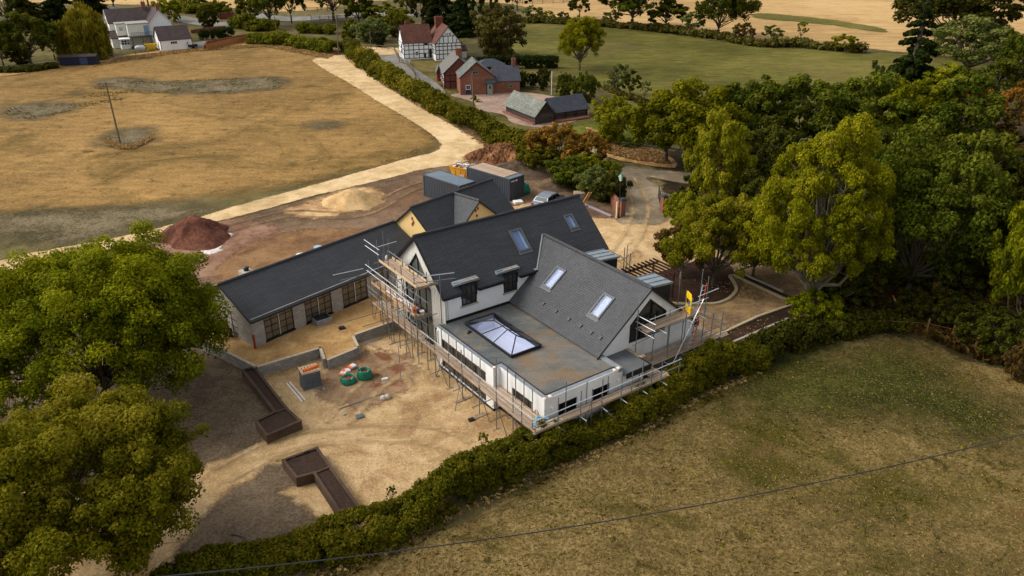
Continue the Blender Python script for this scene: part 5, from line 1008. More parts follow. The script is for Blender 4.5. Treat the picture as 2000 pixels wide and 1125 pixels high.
p = Gh(1208, 427); t = thing('lamp_post', 'black lamp post with a verdigris lantern beside the left gate pier', 'lamp post', p); mb = MB(); mb.lathe(p, [(.16, 0), (.16, .3), (.09, .4), (.07, 1.2), (.05, 1.3), (.045, 4.1), (.08, 4.15)], 10); mb.tube([p + (-.3, 0, 3.8), p + (.3, 0, 3.8)], .02, 6); build(mb, 'column', BLACKPL, t)
mb = MB(); mb.lathe(p, [(.12, 4.16), (.24, 4.62)], 4); build(mb, 'lantern_glass', plain('lantern_pane', (190, 200, 186), .2, .6), t); mb = MB(); mb.lathe(p, [(.32, 4.63), (.1, 4.85), (.05, 4.88), (.03, 5.0)], 4); build(mb, 'lantern_roof', TEAL, t)
build(MB().box(Fr(p[:2], 25, p[2]), -.32, -.17, -.1, .1, 0, 1.9), 'timber_post', PALEWOOD, t)
def car(p, ang, paint, lb):
    p = np.array(p, float); F = Fr(p[:2], ang, p[2]); t = thing('parked_car', lb, 'car', p, 'parked cars'); Wc = .9
    def sect(prof, y, k): return [F(x, y * (k if z > .95 else 1), z) for x, z in prof]
    prof = [(-2.2, .35), (-2.25, .6), (-2.15, .95), (-1.75, 1.02), (-1.3, 1.45), (-.4, 1.58), (.7, 1.52), (1.35, 1.06), (2.05, .9), (2.25, .65), (2.2, .35)]
    ys = (-Wc, -Wc * .98, 0, Wc * .98, Wc); mb = MB(); n = len(prof)
    R_ = [[F(x, s_ * (Wc if z < 1.0 else Wc * (1 - .22 * (z - 1) / .55)), z) for x, z in prof] for s_ in (-1, -.6, .6, 1)]
    for a, b in zip(R_, R_[1:]): k = len(mb.v); mb.v += [tuple(q) for q in a + b]; mb.f += [(k + i, k + i + 1, k + n + i + 1, k + n + i) for i in range(n - 1)]; mb.m += [0] * (n - 1)
    for a in (R_[0], R_[-1]): mb.add(a, [tuple(range(n))])
    build(mb, 'body', paint, t, bevel=.03); g = MB()
    for s_ in (-1, 1):
        yy = lambda z: s_ * (Wc * (1 - .22 * (z - 1) / .55) + .008)
        for x0, x1, xa, xb in ((-1.5, -.55, -1.2, -.5), (-.45, .3, -.4, .3), (.4, 1.15, .4, .68)): g.add([F(x0, yy(1.05), 1.05), F(x1, yy(1.05), 1.05), F(xb, yy(1.44), 1.44), F(xa, yy(1.44), 1.44)], [(0, 1, 2, 3)])
    g.add([F(1.3, -.72, 1.12), F(1.3, .72, 1.12), F(.78, .62, 1.49), F(.78, -.62, 1.49)], [(0, 1, 2, 3)]); g.add([F(-1.68, -.72, 1.13), F(-1.68, .72, 1.13), F(-1.36, .64, 1.42), F(-1.36, -.64, 1.42)], [(0, 1, 2, 3)])
    g.v = [tuple(np.array(v) + (0, 0, .006)) for v in g.v]; build(g, 'window', GLASSB, t)
    for x in (-1.4, 1.4):
        for s_ in (-1, 1):
            wm = MB(); wm.tube([F(x, s_ * .72, .33), F(x, s_ * .92, .33)], .33, 16); wo = build(wm, 'wheel', TYRE, t); r_ = MB(); r_.tube([F(x, s_ * .9, .33), F(x, s_ * .93, .33)], .2, 10); build(r_, 'rim', STEELW, wo)
    for s_ in (-1, 1): build(MB().box(F, 2.12, 2.24, s_ * .7 - .15, s_ * .7 + .15, .66, .8), 'headlight', WHITEB, t); build(MB().box(F, -2.25, -2.14, s_ * .72 - .12, s_ * .72 + .12, .75, .95), 'tail_light', REDL, t)
car(Gh(1070, 403), 58, CARP, 'silver-grey car parked behind the main roof near the containers')
car(Gh(128, 930), 30, CARB, 'dark car under the lower left tree, mostly hidden by leaves'); car(Gh(75, 905), 30, CARW, 'white car under the lower left tree, left of the dark one')

# ================================================================ NEIGHBOURING HOUSES
def gable_block(t, F, x0, x1, y0, y1, ze, zr, wallm, roofm, axis='x', yr=None, z0=0., ov=.2, ends=(1, 1), th=.14, fas=BLACKP, walls=True):
    """block with a ridge along local x (axis='x') or y"""
    if axis == 'y':
        F = Pl(F.o, F.y, -F.x, F.z); x0, x1, y0, y1 = y0, y1, -x1, -x0; yr = None if yr is None else -yr
    yr = (y0 + y1) / 2 if yr is None else yr; mb = MB(F.x)
    if walls:
        mb.box(F, x0, x1, y0, y0 + .25, z0, ze); mb.box(F, x0, x1, y1 - .25, y1, z0, ze)
        for x, s_ in ((x0, 0), (x1 - .25, 1)): mb.hexa([F(x, y0 + .25, z0), F(x + .25, y0 + .25, z0), F(x + .25, y1 - .25, z0), F(x, y1 - .25, z0), F(x, y0 + .25, ze), F(x + .25, y0 + .25, ze), F(x + .25, y1 - .25, ze), F(x, y1 - .25, ze)])
        for x in (x0, x1 - .25): mb.add([F(x, y0, ze + .002), F(x + .25, y0, ze + .002), F(x + .25, y1, ze + .002), F(x, y1, ze + .002), F(x, yr, zr - .12), F(x + .25, yr, zr - .12)], [(0, 3, 4), (1, 5, 2), (0, 4, 5, 1), (3, 2, 5, 4), (0, 1, 2, 3)])
        build(mb, 'wall', wallm, t)
    for ye in (y0, y1):
        s_ = -1 if ye < yr else 1; sl = (zr - ze) / abs(yr - ye); slope_roof(t, F, x0 - ov * ends[0], x1 + ov * ends[1], ye + s_ * ov, ze - ov * sl + .1, yr, zr + .1, th, roofm)
    mb = MB()
    for x in (x0 - ov * ends[0] - .03, x1 + ov * ends[1] - .02):
        for ye in (y0, y1):
            s_ = -1 if ye < yr else 1; sl = (zr - ze) / abs(yr - ye); a = F(x, ye + s_ * ov, ze - ov * sl - .1); b = F(x, yr, zr - .1); ex = F.x * .05
            mb.hexa([a, a + ex, b + ex, b, a + (0, 0, .16), a + ex + (0, 0, .16), b + ex + (0, 0, .16), b + (0, 0, .16)])
    build(mb, 'verge_board', fas, t)
# half-timbered house
TF = Fr((-22.99, 174.98), 17.4); tud = thing('timber_framed_house', 'black and white half-timbered house with a red-brown tiled roof', 'house', TF(5, 2, 0))
gable_block(tud, TF, 0, 6.3, 0, 5.8, 3.55, 6.8, WHITEP, TILE, 'x', ends=(1, 0)); gable_block(tud, TF, 6.2, 11.9, -3.2, 6.0, 3.55, 6.95, WHITEP, TILE, 'y', ends=(1, 1))
TIM = plain('black_timber', (24, 26, 38), .8)
mb = MB(); A_ = wallpl(TF, 0, 0, (1, 0)); b_ = .07
for z in (.25, 1.15, 2.0, 2.85, 3.4): mb.box(A_, 0, 6.2, z, z + .13, .0, .03)
for x in (0, 1.05, 2.05, 3.25, 4.3, 5.3): mb.box(A_, x, x + .13, .381, 3.4, .0, .04)
A2 = wallpl(TF, 6.2, -3.2, (1, 0))
for z in (.3, 1.3, 2.1, 2.9, 3.5): mb.box(A2, 0, 5.7, z, z + .15, .0, .03)
for x in (0, .75, 1.6, 2.55, 3.5, 4.4, 5.57): mb.box(A2, x, x + .13, .451, 3.5, .0, .04)
for x, h in ((.9, 4.35), (1.75, 4.9), (2.75, 4.9), (3.75, 4.9), (4.55, 4.4)): mb.box(A2, x, x + .13, 3.651, h, .0, .04)
mb.box(A2, 1.45, 4.2, 4.95, 5.1, .0, .035)
for x in (1.6, 2.2, 3.3, 3.9): mb.box(A2, x, x + .1, 5.1, 5.1 + max(.2, 1.7 - abs(x - 2.85) * 1.2) * .55, .0, .03)
A3 = wallpl(TF, 6.2, 0, (0, -1))
for z in (1.3, 2.1, 2.75, 3.4): mb.box(A3, .05, 3.1, z, z + .12, .0, .03)
for x in (.1, .7, 1.3, 1.9, 2.5, 3.0): mb.box(A3, x, x + .11, 1.421, 3.4, .0, .04)
A4 = wallpl(TF, 0, 5.8, (0, -1))
for z in (1.1, 2.2, 3.3): mb.box(A4, 0, 5.8, z, z + .13, .0, .03)
for x in (0, 1.4, 2.9, 4.3, 5.65): mb.box(A4, x, x + .13, .3, 3.3, .0, .04)
build(mb, 'timber_frame', TIM, tud)
window(tud, A_, 2.5, 3.1, .9, 1.7, 2, 2, .05, .03, .01, fm=WHITEP, pm=GLASSB); window(tud, A_, 4.5, 5.2, 2.95, 3.38, 2, 1, .05, .03, .01, fm=TIM, pm=GLASSB); build(MB().box(A_, 5.5, 6.05, .2, 2.0, .0, .04), 'door', TIM, tud); build(MB().box(A_, 4.45, 4.8, .4, 1.2, .0, .035), 'shutter', TIM, tud)
window(tud, A2, 2.45, 2.8, 5.2, 5.7, 1, 1, .05, .03, .01, fm=WHITEP, pm=GLASSB); window(tud, A2, 2.95, 3.3, 5.2, 5.7, 1, 1, .05, .03, .01, fm=WHITEP, pm=plain('red_blind', (120, 40, 40), .7)); window(tud, A4, 3.5, 4.4, 2.4, 3.1, 2, 1, .05, .03, .01, fm=TIM, pm=GLASSB); window(tud, A4, 3.2, 4.2, 1.2, 2.1, 2, 1, .05, .03, .01, fm=TIM, pm=GLASSB)
chimney(tud, TF, 8.6, 3.3, 6.0, 8.2, 1.7, 1.0, 3, BRICKD); chimney(tud, TF, 2.0, 5.2, 4.8, 7.3, 1.0, .6, 2, BRICKD)
gable_block(tud, TF, 11.95, 13.4, -1.5, 1.6, 1.6, 2.5, WHITEP, TILEB, 'x', ends=(0, 1))
# brick cottage
BF = Fr((-8.91, 139.87), 10); cot = thing('brick_cottage', 'red brick cottage of joined slate-roofed blocks beside a paved drive', 'house', BF(3, 3, 0))
gable_block(cot, BF, 0, 6.0, 0, 5.6, 3.1, 5.55, BRICK, SLATE3, 'y', yr=2.85, ends=(1, 0)); gable_block(cot, BF, -2.2, 3.3, 6.05, 14.2, 2.85, 5.35, BRICKD, plain('grey_old_slate', (104, 102, 96), .8, .2, .15, 2), 'y', ends=(1, 1)); gable_block(cot, BF, 6.02, 10.6, .4, 6.2, 2.15, 4.2, BRICK, SLATE4, 'x', ends=(0, 1)); gable_block(cot, BF, -2.9, -2.21, 13.0, 15, 1.9, 2.8, BRICKD, SLATE3, 'y', ends=(1, 0))
B1 = wallpl(BF, 0, 0, (1, 0)); B2 = wallpl(BF, -2.2, 6.05, (1, 0)); B3 = wallpl(BF, -2.2, 14.2, (0, -1)); B4 = wallpl(BF, 6.02, .4, (1, 0))
window(cot, B1, .95, 1.75, .95, 1.75, 2, 1, .07, .04, .01, fm=WHITEP, pm=GLASSB, name='window'); build(MB().box(B1, .95, 1.75, .05, .93, .0, .04), 'lower_panel', NAVY, cot); window(cot, B1, 2.2, 3.2, 3.6, 4.1, 2, 1, .06, .05, .01, fm=TEAL, pm=GLASSB)
dr = build(MB().box(B1, 4.75, 5.65, .02, 2.0, .0, .05), 'door', plain('sage_door', (140, 158, 146), .6), cot); build(MB().prism(B1, [(5.2 + .18 * math.cos(a), 1.2 + .3 * math.sin(a)) for a in np.linspace(0, 2 * math.pi, 13)[:-1]], .051, .06), 'door_glass', GLASSB, dr)
slope_roof(cot, BF, 4.3, 6.1, -1.0, 2.1, .1, 2.75, .1, SLATE4, name='porch_roof'); build(MB().box(BF, 4.4, 4.5, -.95, -.85, 0, 2.1), 'porch_post', BLACKP, cot)
mb = MB()
for x in (-.0, 1.0, 2.4, 4.0, 5.4): mb.box(B2, x, x + .13, 0, min(2.9, 5), .0, .04)
for z in (1.2, 2.3): mb.box(B2, 0, 2.1, z, z + .13, .0, .03)
for a, b in (((.1, 2.4), (1.1, 3.6)), ((1.1, 2.9), (2.2, 4.4))): mb.hexa([B2(a[0], a[1], 0), B2(b[0], b[1], 0), B2(b[0], b[1] + .13, 0), B2(a[0], a[1] + .13, 0), B2(a[0], a[1], .035), B2(b[0], b[1], .035), B2(b[0], b[1] + .13, .035), B2(a[0], a[1] + .13, .035)])
for x in (0, 2, 4, 6, 8.0): mb.box(B3, x, x + .13, 0, 2.8, .0, .04)
build(mb, 'timber_frame', TIM, cot)
for x in (1.0, 3.1, 5.2, 6.9):
    for z in (.5, 1.8): window(cot, B3, x, x + .65, z, z + .65, 2, 1, .05, .03, .01, fm=WHITEP, pm=GLASSB)
window(cot, B4, 2.6, 3.2, .9, 1.5, 2, 1, .05, .03, .01, fm=TEAL, pm=GLASSB)
build(MB().box(Pl(BF(-1.5, 0, 3.75), BF.y, (BF.x + BF.z * .9), ), 7.0, 7.9, .05, .8, .13, .2), 'roof_window', WHITEP, cot)
chimney(cot, BF, .9, 9.0, 4.7, 6.6, 1.1, .7, 0, BRICK); chimney(cot, BF, 10.0, 3.3, 3.9, 5.5, .65, .55, 1, BRICK)
p = Gh(956, 146); t = thing('garden_pavilion', 'low grey hipped pavilion roof behind the brick cottage', 'pavilion', p); mb = MB(); F = Fr(p[:2], 15); mb.add([F(-3.2, -2, 1.9), F(3.2, -2, 1.9), F(3.2, 2, 1.9), F(-3.2, 2, 1.9), F(-.8, 0, 3.1), F(.8, 0, 3.1)], [(0, 1, 5, 4), (1, 2, 5), (2, 3, 4, 5), (3, 0, 4), (3, 2, 1, 0)]); build(mb, 'roof', SLATE4, t)
for x in (-3, 3):
    for y in (-1.8, 1.8): build(MB().box(F, x - .08, x + .08, y - .08, y + .08, 0, 1.89), 'post', WOODD, t)
# barn
NF = Pl((3.67, 119.15, 0), (math.cos(math.radians(30)), math.sin(math.radians(30)), 0), (-math.sin(math.radians(30)), math.cos(math.radians(30)), 0), (0, 0, 1))
BWD = boards('barn_board', (66, 56, 54), (96, 82, 74), .2, .9, False, .12, .03); barn = thing('barn', 'L-shaped barn with weathered boarding and a mottled grey shingle roof', 'barn', NF(3, 4, 0))
gable_block(barn, NF, -.1, 3.25, 0, 9.0, 1.5, 3.3, BWD, SHINGLE, 'y', ends=(1, 1), ov=.35); gable_block(barn, NF, 3.2, 9.6, .3, 4.3, 1.5, 3.15, BWD, SLATE4, 'x', ends=(0, 1), ov=.3)
mb = MB(); mb.box(NF, -.6, -.12, -.1, 9.3, .12, .3); mb.box(NF, 3.3, 9.4, -.9, .28, .12, .3); build(mb, 'brick_plinth', BRICK, barn); mb = MB()
for x in (3.4, 5.4, 7.4, 9.4): mb.box(NF, x, x + .15, .1, .28, .3, 1.5)
mb.box(NF, -.18, -.02, -.06, .06, .3, 1.5); build(mb, 'post', WOODD, barn)
# white farmhouse and garage
GF = Fr(G(315.6, 100)[:2], 31.5); BK = BLACKP
gar = thing('garage', 'low white garage with brown tiled roof at the field edge before the white farmhouse', 'garage', GF(3.5, 3.5, 0)); gable_block(gar, GF, 0, 6.8, 0, 7, 2.35, 4.9, WHITEP, TILEB, 'x')
gp = wallpl(GF, 0, 0, (1, 0)); window(gar, gp, 2.2, 3.7, 1.35, 2.0, 3, 1, .07, .05, .01, fm=WHITEP, pm=GLASSB); window(gar, wallpl(GF, 0, 7, (0, -1)), 4.4, 5.2, 1.1, 1.9, 2, 1, .07, .05, .01, fm=WHITEP, pm=GLASSB); mb = MB(); mb.tube([GF(.1, -.06, 2.3), GF(.1, -.06, 0)], .05, 6); build(mb, 'downpipe', BLACKPL, gar)
fh = thing('farmhouse', 'white two-storey farmhouse with brown tiled roofs, a flat-roofed extension and a conservatory', 'house', GF(-2, 14, 0))
gable_block(fh, GF, -8.4, 2.2, 13.2, 20.6, 5.2, 7.9, WHITEP, TILEB, 'x', fas=WHITEP); gable_block(fh, GF, -.3, 4.5, 8.2, 17, 5.2, 7.85, WHITEP, TILEB, 'y', ends=(1, 1), fas=WHITEP); gable_block(fh, GF, -9.5, -2, 17, 24, 4.6, 7.9, WHITEP, TILEB, 'y', fas=WHITEP)
mb = MB(); mb.box(GF, -5.2, -.32, 8.5, 13.15, 2.6, 5.2); mb.box(GF, -7.3, -5.22, 10.5, 13.15, 2.6, 5.2); mb.box(GF, -5.2, -.32, 10.4, 13.15, 0, 2.59); build(mb, 'extension_wall', CREAMP, fh)
mb = MB(); mb.box(GF, -5.35, -.32, 8.35, 13.15, 5.201, 5.4); mb.box(GF, -7.45, -5.36, 10.35, 13.15, 5.201, 5.4); build(mb, 'extension_roof', plain('grey_roof_felt', (150, 148, 140), .8), fh)
e1 = wallpl(GF, -5.2, 8.5, (1, 0)); e2 = wallpl(GF, -5.2, 13.1, (0, -1)); e3 = wallpl(GF, -7.3, 10.5, (1, 0)); e4 = wallpl(GF, -8.4, 20.6, (0, -1)); e5 = wallpl(GF, -.3, 8.2, (1, 0))
window(fh, e3, .5, 1.4, 3.6, 4.6, 2, 1, .07, .05, .01, fm=WHITEP, pm=plain('lit_sky_glass', (150, 160, 170), .1, .6)); window(fh, e2, 2.2, 3.3, 3.5, 4.6, 2, 1, .07, .05, .01, fm=WHITEP, pm=GLASSB); build(MB().box(e1, 3.5, 4.6, 2.7, 4.8, 0, .04), 'balcony_door', plain('pale_blue_glass', (120, 150, 180), .15, .6), fh)
window(fh, e4, 4.6, 5.6, 3.0, 4.3, 1, 1, .07, .05, .01, fm=WHITEP, pm=plain('maroon_curtain', (72, 34, 52), .6)); window(fh, e4, 6.3, 6.8, 2.8, 4.2, 1, 1, .06, .05, .01, fm=WHITEP, pm=GLASSB); window(fh, e5, 1.2, 1.7, 3.1, 4.0, 1, 1, .06, .05, .01, fm=WHITEP, pm=GLASSB); window(fh, e5, 3.6, 4.1, 3.1, 4.0, 1, 1, .06, .05, .01, fm=WHITEP, pm=GLASSB)
chimney(fh, GF, .2, 16.6, 7.0, 9.2, .9, .6, 2, BRICK); chimney(fh, GF, 2.2, 9.3, 7.2, 9.2, .8, .6, 2, BRICK)
bal = MB(); bal.box(GF, -4.9, -.4, 6.6, 8.45, 2.45, 2.6)
for x in np.linspace(-4.9, -.5, 12): bal.box(GF, x, x + .04, 6.6, 6.65, 2.6, 3.5)
bal.box(GF, -4.9, -.4, 6.58, 6.66, 3.5, 3.56); 
for x in (-4.8, -2.6, -.6): bal.box(GF, x, x + .1, 6.65, 6.75, 0, 2.45)
build(bal, 'balcony', BLACKPL, fh)
cs = build(MB().box(GF, -7.3, -5.25, 7.4, 10.4, 0, .9).box(GF, -7.4, -5.15, 7.3, 10.4, 2.1, 2.3), 'conservatory', WHITEP, fh); mb = MB(); k1 = wallpl(GF, -7.3, 7.4, (1, 0)); k2 = wallpl(GF, -7.3, 10.4, (0, -1))
window(cs, k1, .1, 1.95, .92, 2.08, 3, 2, .09, .07, -.02, fm=WHITEP, pm=GLASSB); window(cs, k2, .1, 2.9, .92, 2.08, 4, 2, .09, .07, -.02, fm=WHITEP, pm=GLASSB)
mb = MB(); mb.add([GF(-9.0, 9.6, 2.3), GF(-5.3, 9.6, 2.3), GF(-5.3, 13.1, 3.6), GF(-9, 13.1, 3.6), GF(-9.0, 9.6, 2.15), GF(-5.3, 9.6, 2.15), GF(-5.3, 13.1, 3.45), GF(-9, 13.1, 3.45)], [(0, 1, 2, 3), (4, 7, 6, 5), (0, 4, 5, 1), (0, 3, 7, 4), (2, 6, 7, 3)]); build(mb, 'lean_to_roof', TILEB, fh); build(MB().box(GF, -8.8, -7.32, 9.8, 13, 0, 2.15), 'lean_to_wall', CREAMP, fh)
p = Gh(275, 101); t = thing('gas_tank', 'silver-white oval gas tank on the lawn by the yellow skip', 'tank', p); mb = MB(); F = Fr(p[:2], 25, 0)
prof = [(-1.15, .05), (-1.05, .3), (-.8, .48), (-.4, .58), (.4, .58), (.8, .48), (1.05, .3), (1.15, .05)]; mb.tube([F(x, 0, .85) for x, r_ in prof], [r_ for x, r_ in prof], 14); build(mb, 'vessel', plain('tank_white', (196, 198, 196), .35, .5), t, True); build(MB().box(F, -.15, .15, -.15, .15, 1.4, 1.55), 'valve_cover', CONC, t); build(MB().box(F, -.7, -.5, -.35, .35, 0, .4).box(F, .5, .7, -.35, .35, 0, .4), 'foot', CONC, t)
skip((285, 99), 28, 'bright yellow skip against the garage wall', L=2.6, Wd=1.5, Hh=1.3, mat=YEL2, fill=False)
p = Gh(369, 96); F = Fr(p[:2], 20, 0); t = thing('trailer', 'small black trailer beside the garage corner', 'trailer', p); mb = MB(); ringframe(mb, F, [(0, 0), (2.0, 0), (2.0, 1.1), (0, 1.1)], .06, .4, .95); mb.box(F, .06, 1.94, .06, 1.04, .38, .42); build(mb, 'bed', BLACKPL, t); build(MB().box(F, -.08, 0, 0, 1.1, .4, 1.7), 'tailgate', BLACKPL, t)
for y in (-.12, 1.12): mb = MB(); mb.tube([F(1, y - .05, .28), F(1, y + .1, .28)], .28, 12); build(mb, 'wheel', TYRE, t)
p = Gh(118, 129); F = Fr(p[:2], 12, 0); t = thing('field_shelter', 'dark blue shed with a low roof under the trees at the field edge', 'shed', p); gable_block(t, F, 0, 7.0, 0, 2.6, 1.7, 2.0, plain('shed_blue', (26, 31, 50), .7), TILEB, 'x'); mb = MB(); mb.box(F, 3.9, 5.4, -.05, -.005, .1, 1.7); build(mb, 'door', plain('faded_blue', (54, 66, 96), .7), t)
# fences
def fence(pix, label, h=1.2, rails=3, post=2.4, mat=POLEW, pr=.06, group='fences', solid=None, world=None, th=.03):
    P = [Gh(*q) for q in pix]; t = thing('fence', label, 'fence', P[0], group); R_ = MB(); first = True
    for a, b in zip(P, P[1:]):
        L = float(np.linalg.norm(b - a)); n = max(1, int(round(L / post))); d = (b - a) / L; F = Fr(a[:2], math.degrees(math.atan2(d[1], d[0])), a[2])
        for i in range(n + 1):
            if i == 0 and not first: continue
            q = a + (b - a) * i / n; m_ = MB(); m_.tube([q - (0, 0, .05), q + (0, 0, h)], pr, 5); build(m_, 'post', mat, t)
        first = False
        for k in range(rails): z = h * (k + 1) / (rails + .4); R_.box(F, 0, L, -th, th, z - (.05 if th > .015 else .012), z + (.05 if th > .015 else .012))
        if solid: R_.box(F, 0, L, -.02, .02, .05, h - .06)
    build(R_, 'panel' if solid else 'rail', solid or mat, t); return t
OT = boards('orange_fence_board', (168, 112, 60), (190, 136, 80), .15, .9, False, .12)
fence([(405, 99), (450, 88), (515, 76), (545, 70)], 'new orange-brown timber panel fence along the edge of the straw field', 1.5, 3, 2.4, OT, .07, solid=OT)
fence([(240, 110), (290, 107), (340, 104), (368, 101)], 'thin wire fence below the garage at the field edge', .9, 1, 3, WOODD, .04, th=.012)
fence([(0, 138), (60, 134), (120, 128), (178, 120), (240, 110)], 'grey two-rail fence in front of the dark blue shed', 1.0, 2, 3, plain('grey_rail', (120, 118, 112), .8), .05)
fence([(600, 22), (640, 22), (690, 22), (740, 20)], 'dark post and rail fence on the far side of the road', 1.3, 3, 3, WOODD, .08); fence([(608, 40), (660, 40), (700, 38)], 'dark post and rail fence on the near side of the road', 1.3, 3, 3, WOODD, .08)
fence([(1000, 10), (1060, 8), (1120, 6)], 'distant post and rail fence at the top beyond the paddock', 1.3, 3, 4, WOODD, .08); fence([(780, 122), (795, 128), (806, 140), (812, 152)], 'grey post and rail fence beside the half-timbered house', 1.1, 3, 2, POLEW, .07); fence([(735, 96), (770, 100), (780, 118)], 'short post and rail fence at the half-timbered house drive', 1.1, 2, 2, POLEW, .06)
fence([(1035, 175), (1060, 178), (1075, 180)], 'low garden picket fence behind the barn', .8, 2, 1, POLEW, .04)
fence([(1700, 648), (1808, 655), (1857, 667), (1902, 690), (1990, 730)], 'old leaning wire fence posts along the dark wood at the right', 1.5, 1, 3.0, plain('weathered_post', (120, 88, 54), .9, .1, .2, 5), .07, th=.01)
fence([(1180, 168), (1220, 186), (1260, 202), (1300, 215)], 'thin fence along the near edge of the green paddock', 1.0, 1, 3, WOODD, .05, th=.012)
for (a, b, c, h, lb) in (((400, 96), (405, 88), (480, 74), .9, 'low red-brown brick garden wall beside the farmhouse drive'), ((374, 66), (402, 62), (440, 58), 1.0, 'brick wall at the back of the farmhouse lawn'), ((430, 38), (450, 36), (456, 34), 1.8, 'brown boarded gate wall across the road')):
    P = [Gh(*q)[:2] for q in (a, b, c)]; mb = MB(); wall_run(P, 0, h, .25, mb); solo(mb, 'garden_wall', BRICKD, lb, 'wall', (*P[0], 0), 'brick garden walls')
# utility poles and the overhead cable
def upole(pix, top, lb, arm=True, mat=POLEW, r=.14, ins=True):
    p = Gh(*pix); d = ray(*top); tt = (p[1]) / d[1]; z = CAMH + tt * d[2]; q = np.array([tt * d[0], p[1], z]); t = thing('utility_pole', lb, 'utility pole', p, 'wooden utility poles'); mb = MB(); mb.tube([p - (0, 0, .1), q], [r, r * .75], 8); build(mb, 'shaft', mat, t)
    if arm:
        F = Fr(q[:2], 0, q[2] - .25); m_ = MB(); m_.box(F, -1.1, 1.1, -.06, .06, -.06, .06); ar = build(m_, 'crossarm', POLEW, t)
        if ins:
            for x in (-1, 0, 1): m2 = MB(); m2.lathe(F(x, 0, .061), [(.05, 0), (.08, .08), (.05, .2)], 6); build(m2, 'insulator', CONC, ar)
    return q
upole((235, 280), (206, 160), 'leaning utility pole with a short crossarm alone in the straw field'); upole((925, 207), (922, 143), 'plain pole beside the hedge in front of the brick cottage', False, r=.12)
upole((661, 106), (657, 28), 'tall utility pole with crossarm at the top end of the track'); upole((541, 66), (535, 25), 'slim pole on the verge beyond the orange-brown fence', False, r=.1); upole((725, 100), (722, 60), 'slender pole by the lane left of the half-timbered house', False, r=.1)
p = Gh(1077, 186); mb = MB(); mb.tube([p, p + (0, 0, 4.1)], [.07, .05], 8); solo(mb, 'flagpole', plain('flagpole_white', (214, 212, 206), .5), 'white bare flagpole in the garden behind the barn', 'flagpole', p)
A, B = G(460, 1150, 5.6), G(2120, 845, 5.9); mb = MB(); pts = [A + (B - A) * t - np.array([0, 0, 1]) * 1.1 * 4 * t * (1 - t) + (0, 0, 1.0) for t in np.linspace(-.25, 1.6, 70)]
mb.tube(pts, .028, 5); solo(mb, 'overhead_cable', BLACKPL, 'thin black overhead cable spanning the near meadow', 'cable', A)
p = Gh(1762, 623); F = Fr(p[:2], 35, p[2]); t = thing('road_barrier', 'red and white striped barrier pole lying by the trees at the corner of the meadow', 'barrier', p); 
A = Gh(1740, 596) + (0, 0, .9); B = p + (0, 0, .3)
for k in range(6):
    mb = MB(); mb.tube([A + (B - A) * k / 6, A + (B - A) * (k + 1) / 6], .07, 6); build(mb, 'stripe', WHITEB if k % 2 else ORANGE, t)
mb = MB(); mb.lathe(B, [(.3, -.2), (.38, 0), (.2, .12)], 10); build(mb, 'counterweight', STEELW, t)
p = Gh(1773, 606); mb = MB(); mb.tube([p + (0, 0, .3), p + (.35, .25, .55)], .13, 8); solo(mb, 'pale_drum', STEELW, 'small pale drum by the striped barrier', 'drum', p)

# ================================================================ FOLIAGE
def leaves(cent, rad, total, leaf, rs, squash=.85, shell=.55, up=.35, tintb=None, droop=0.):
    cent = np.asarray(cent, float); rad = np.asarray(rad, float); wgt = rad ** 2; wgt /= wgt.sum(); ci = rs.choice(len(cent), total, p=wgt)
    d = rs.normal(size=(total, 3)); d[:, 2] = np.abs(d[:, 2]) * np.where(rs.rand(total) < .75, 1, -1); d /= np.linalg.norm(d, axis=1)[:, None]
    r_ = shell + (1.08 - shell) * rs.rand(total) ** .7; pos = cent[ci] + d * (r_ * rad[ci])[:, None] * np.array([1, 1, squash])
    if droop: pos[:, 2] -= droop * rs.rand(total) * rad[ci]
    nrm = d * .9 + rs.normal(size=(total, 3)) * .55 + np.array([0, 0, up]); nrm /= np.linalg.norm(nrm, axis=1)[:, None]
    t = np.cross(nrm, rs.normal(size=(total, 3))); t /= np.linalg.norm(t, axis=1)[:, None] + 1e-9
    if droop: t = t * .5 + np.array([0, 0, -1]); t /= np.linalg.norm(t, axis=1)[:, None]
    b = np.cross(nrm, t); s_ = leaf * (.6 + .8 * rs.rand(total))[:, None]; el = 1.6 if droop else 1.0
    V = np.stack([pos - t * s_ * .55 * el, pos - b * s_ * .36 + nrm * s_ * .1, pos + t * s_ * .6 * el, pos + b * s_ * .36 + nrm * s_ * .1], 1).reshape(-1, 3)
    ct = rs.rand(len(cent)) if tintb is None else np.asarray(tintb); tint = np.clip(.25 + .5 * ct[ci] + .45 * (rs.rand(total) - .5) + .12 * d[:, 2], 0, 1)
    return V, np.repeat(tint, 4)
def leafmesh(name, V, T):
    n = len(V) // 4; me = bpy.data.meshes.new(name); me.vertices.add(len(V)); me.vertices.foreach_set('co', V.astype(np.float32).ravel()); me.loops.add(4 * n); me.loops.foreach_set('vertex_index', np.arange(4 * n, dtype=np.int32))
    me.polygons.add(n); me.polygons.foreach_set('loop_start', np.arange(0, 4 * n, 4, dtype=np.int32)); me.polygons.foreach_set('loop_total', np.full(n, 4, np.int32)); me.update(calc_edges=True)
    at = me.attributes.new('tint', 'FLOAT', 'POINT'); at.data.foreach_set('value', T.astype(np.float32)); return me
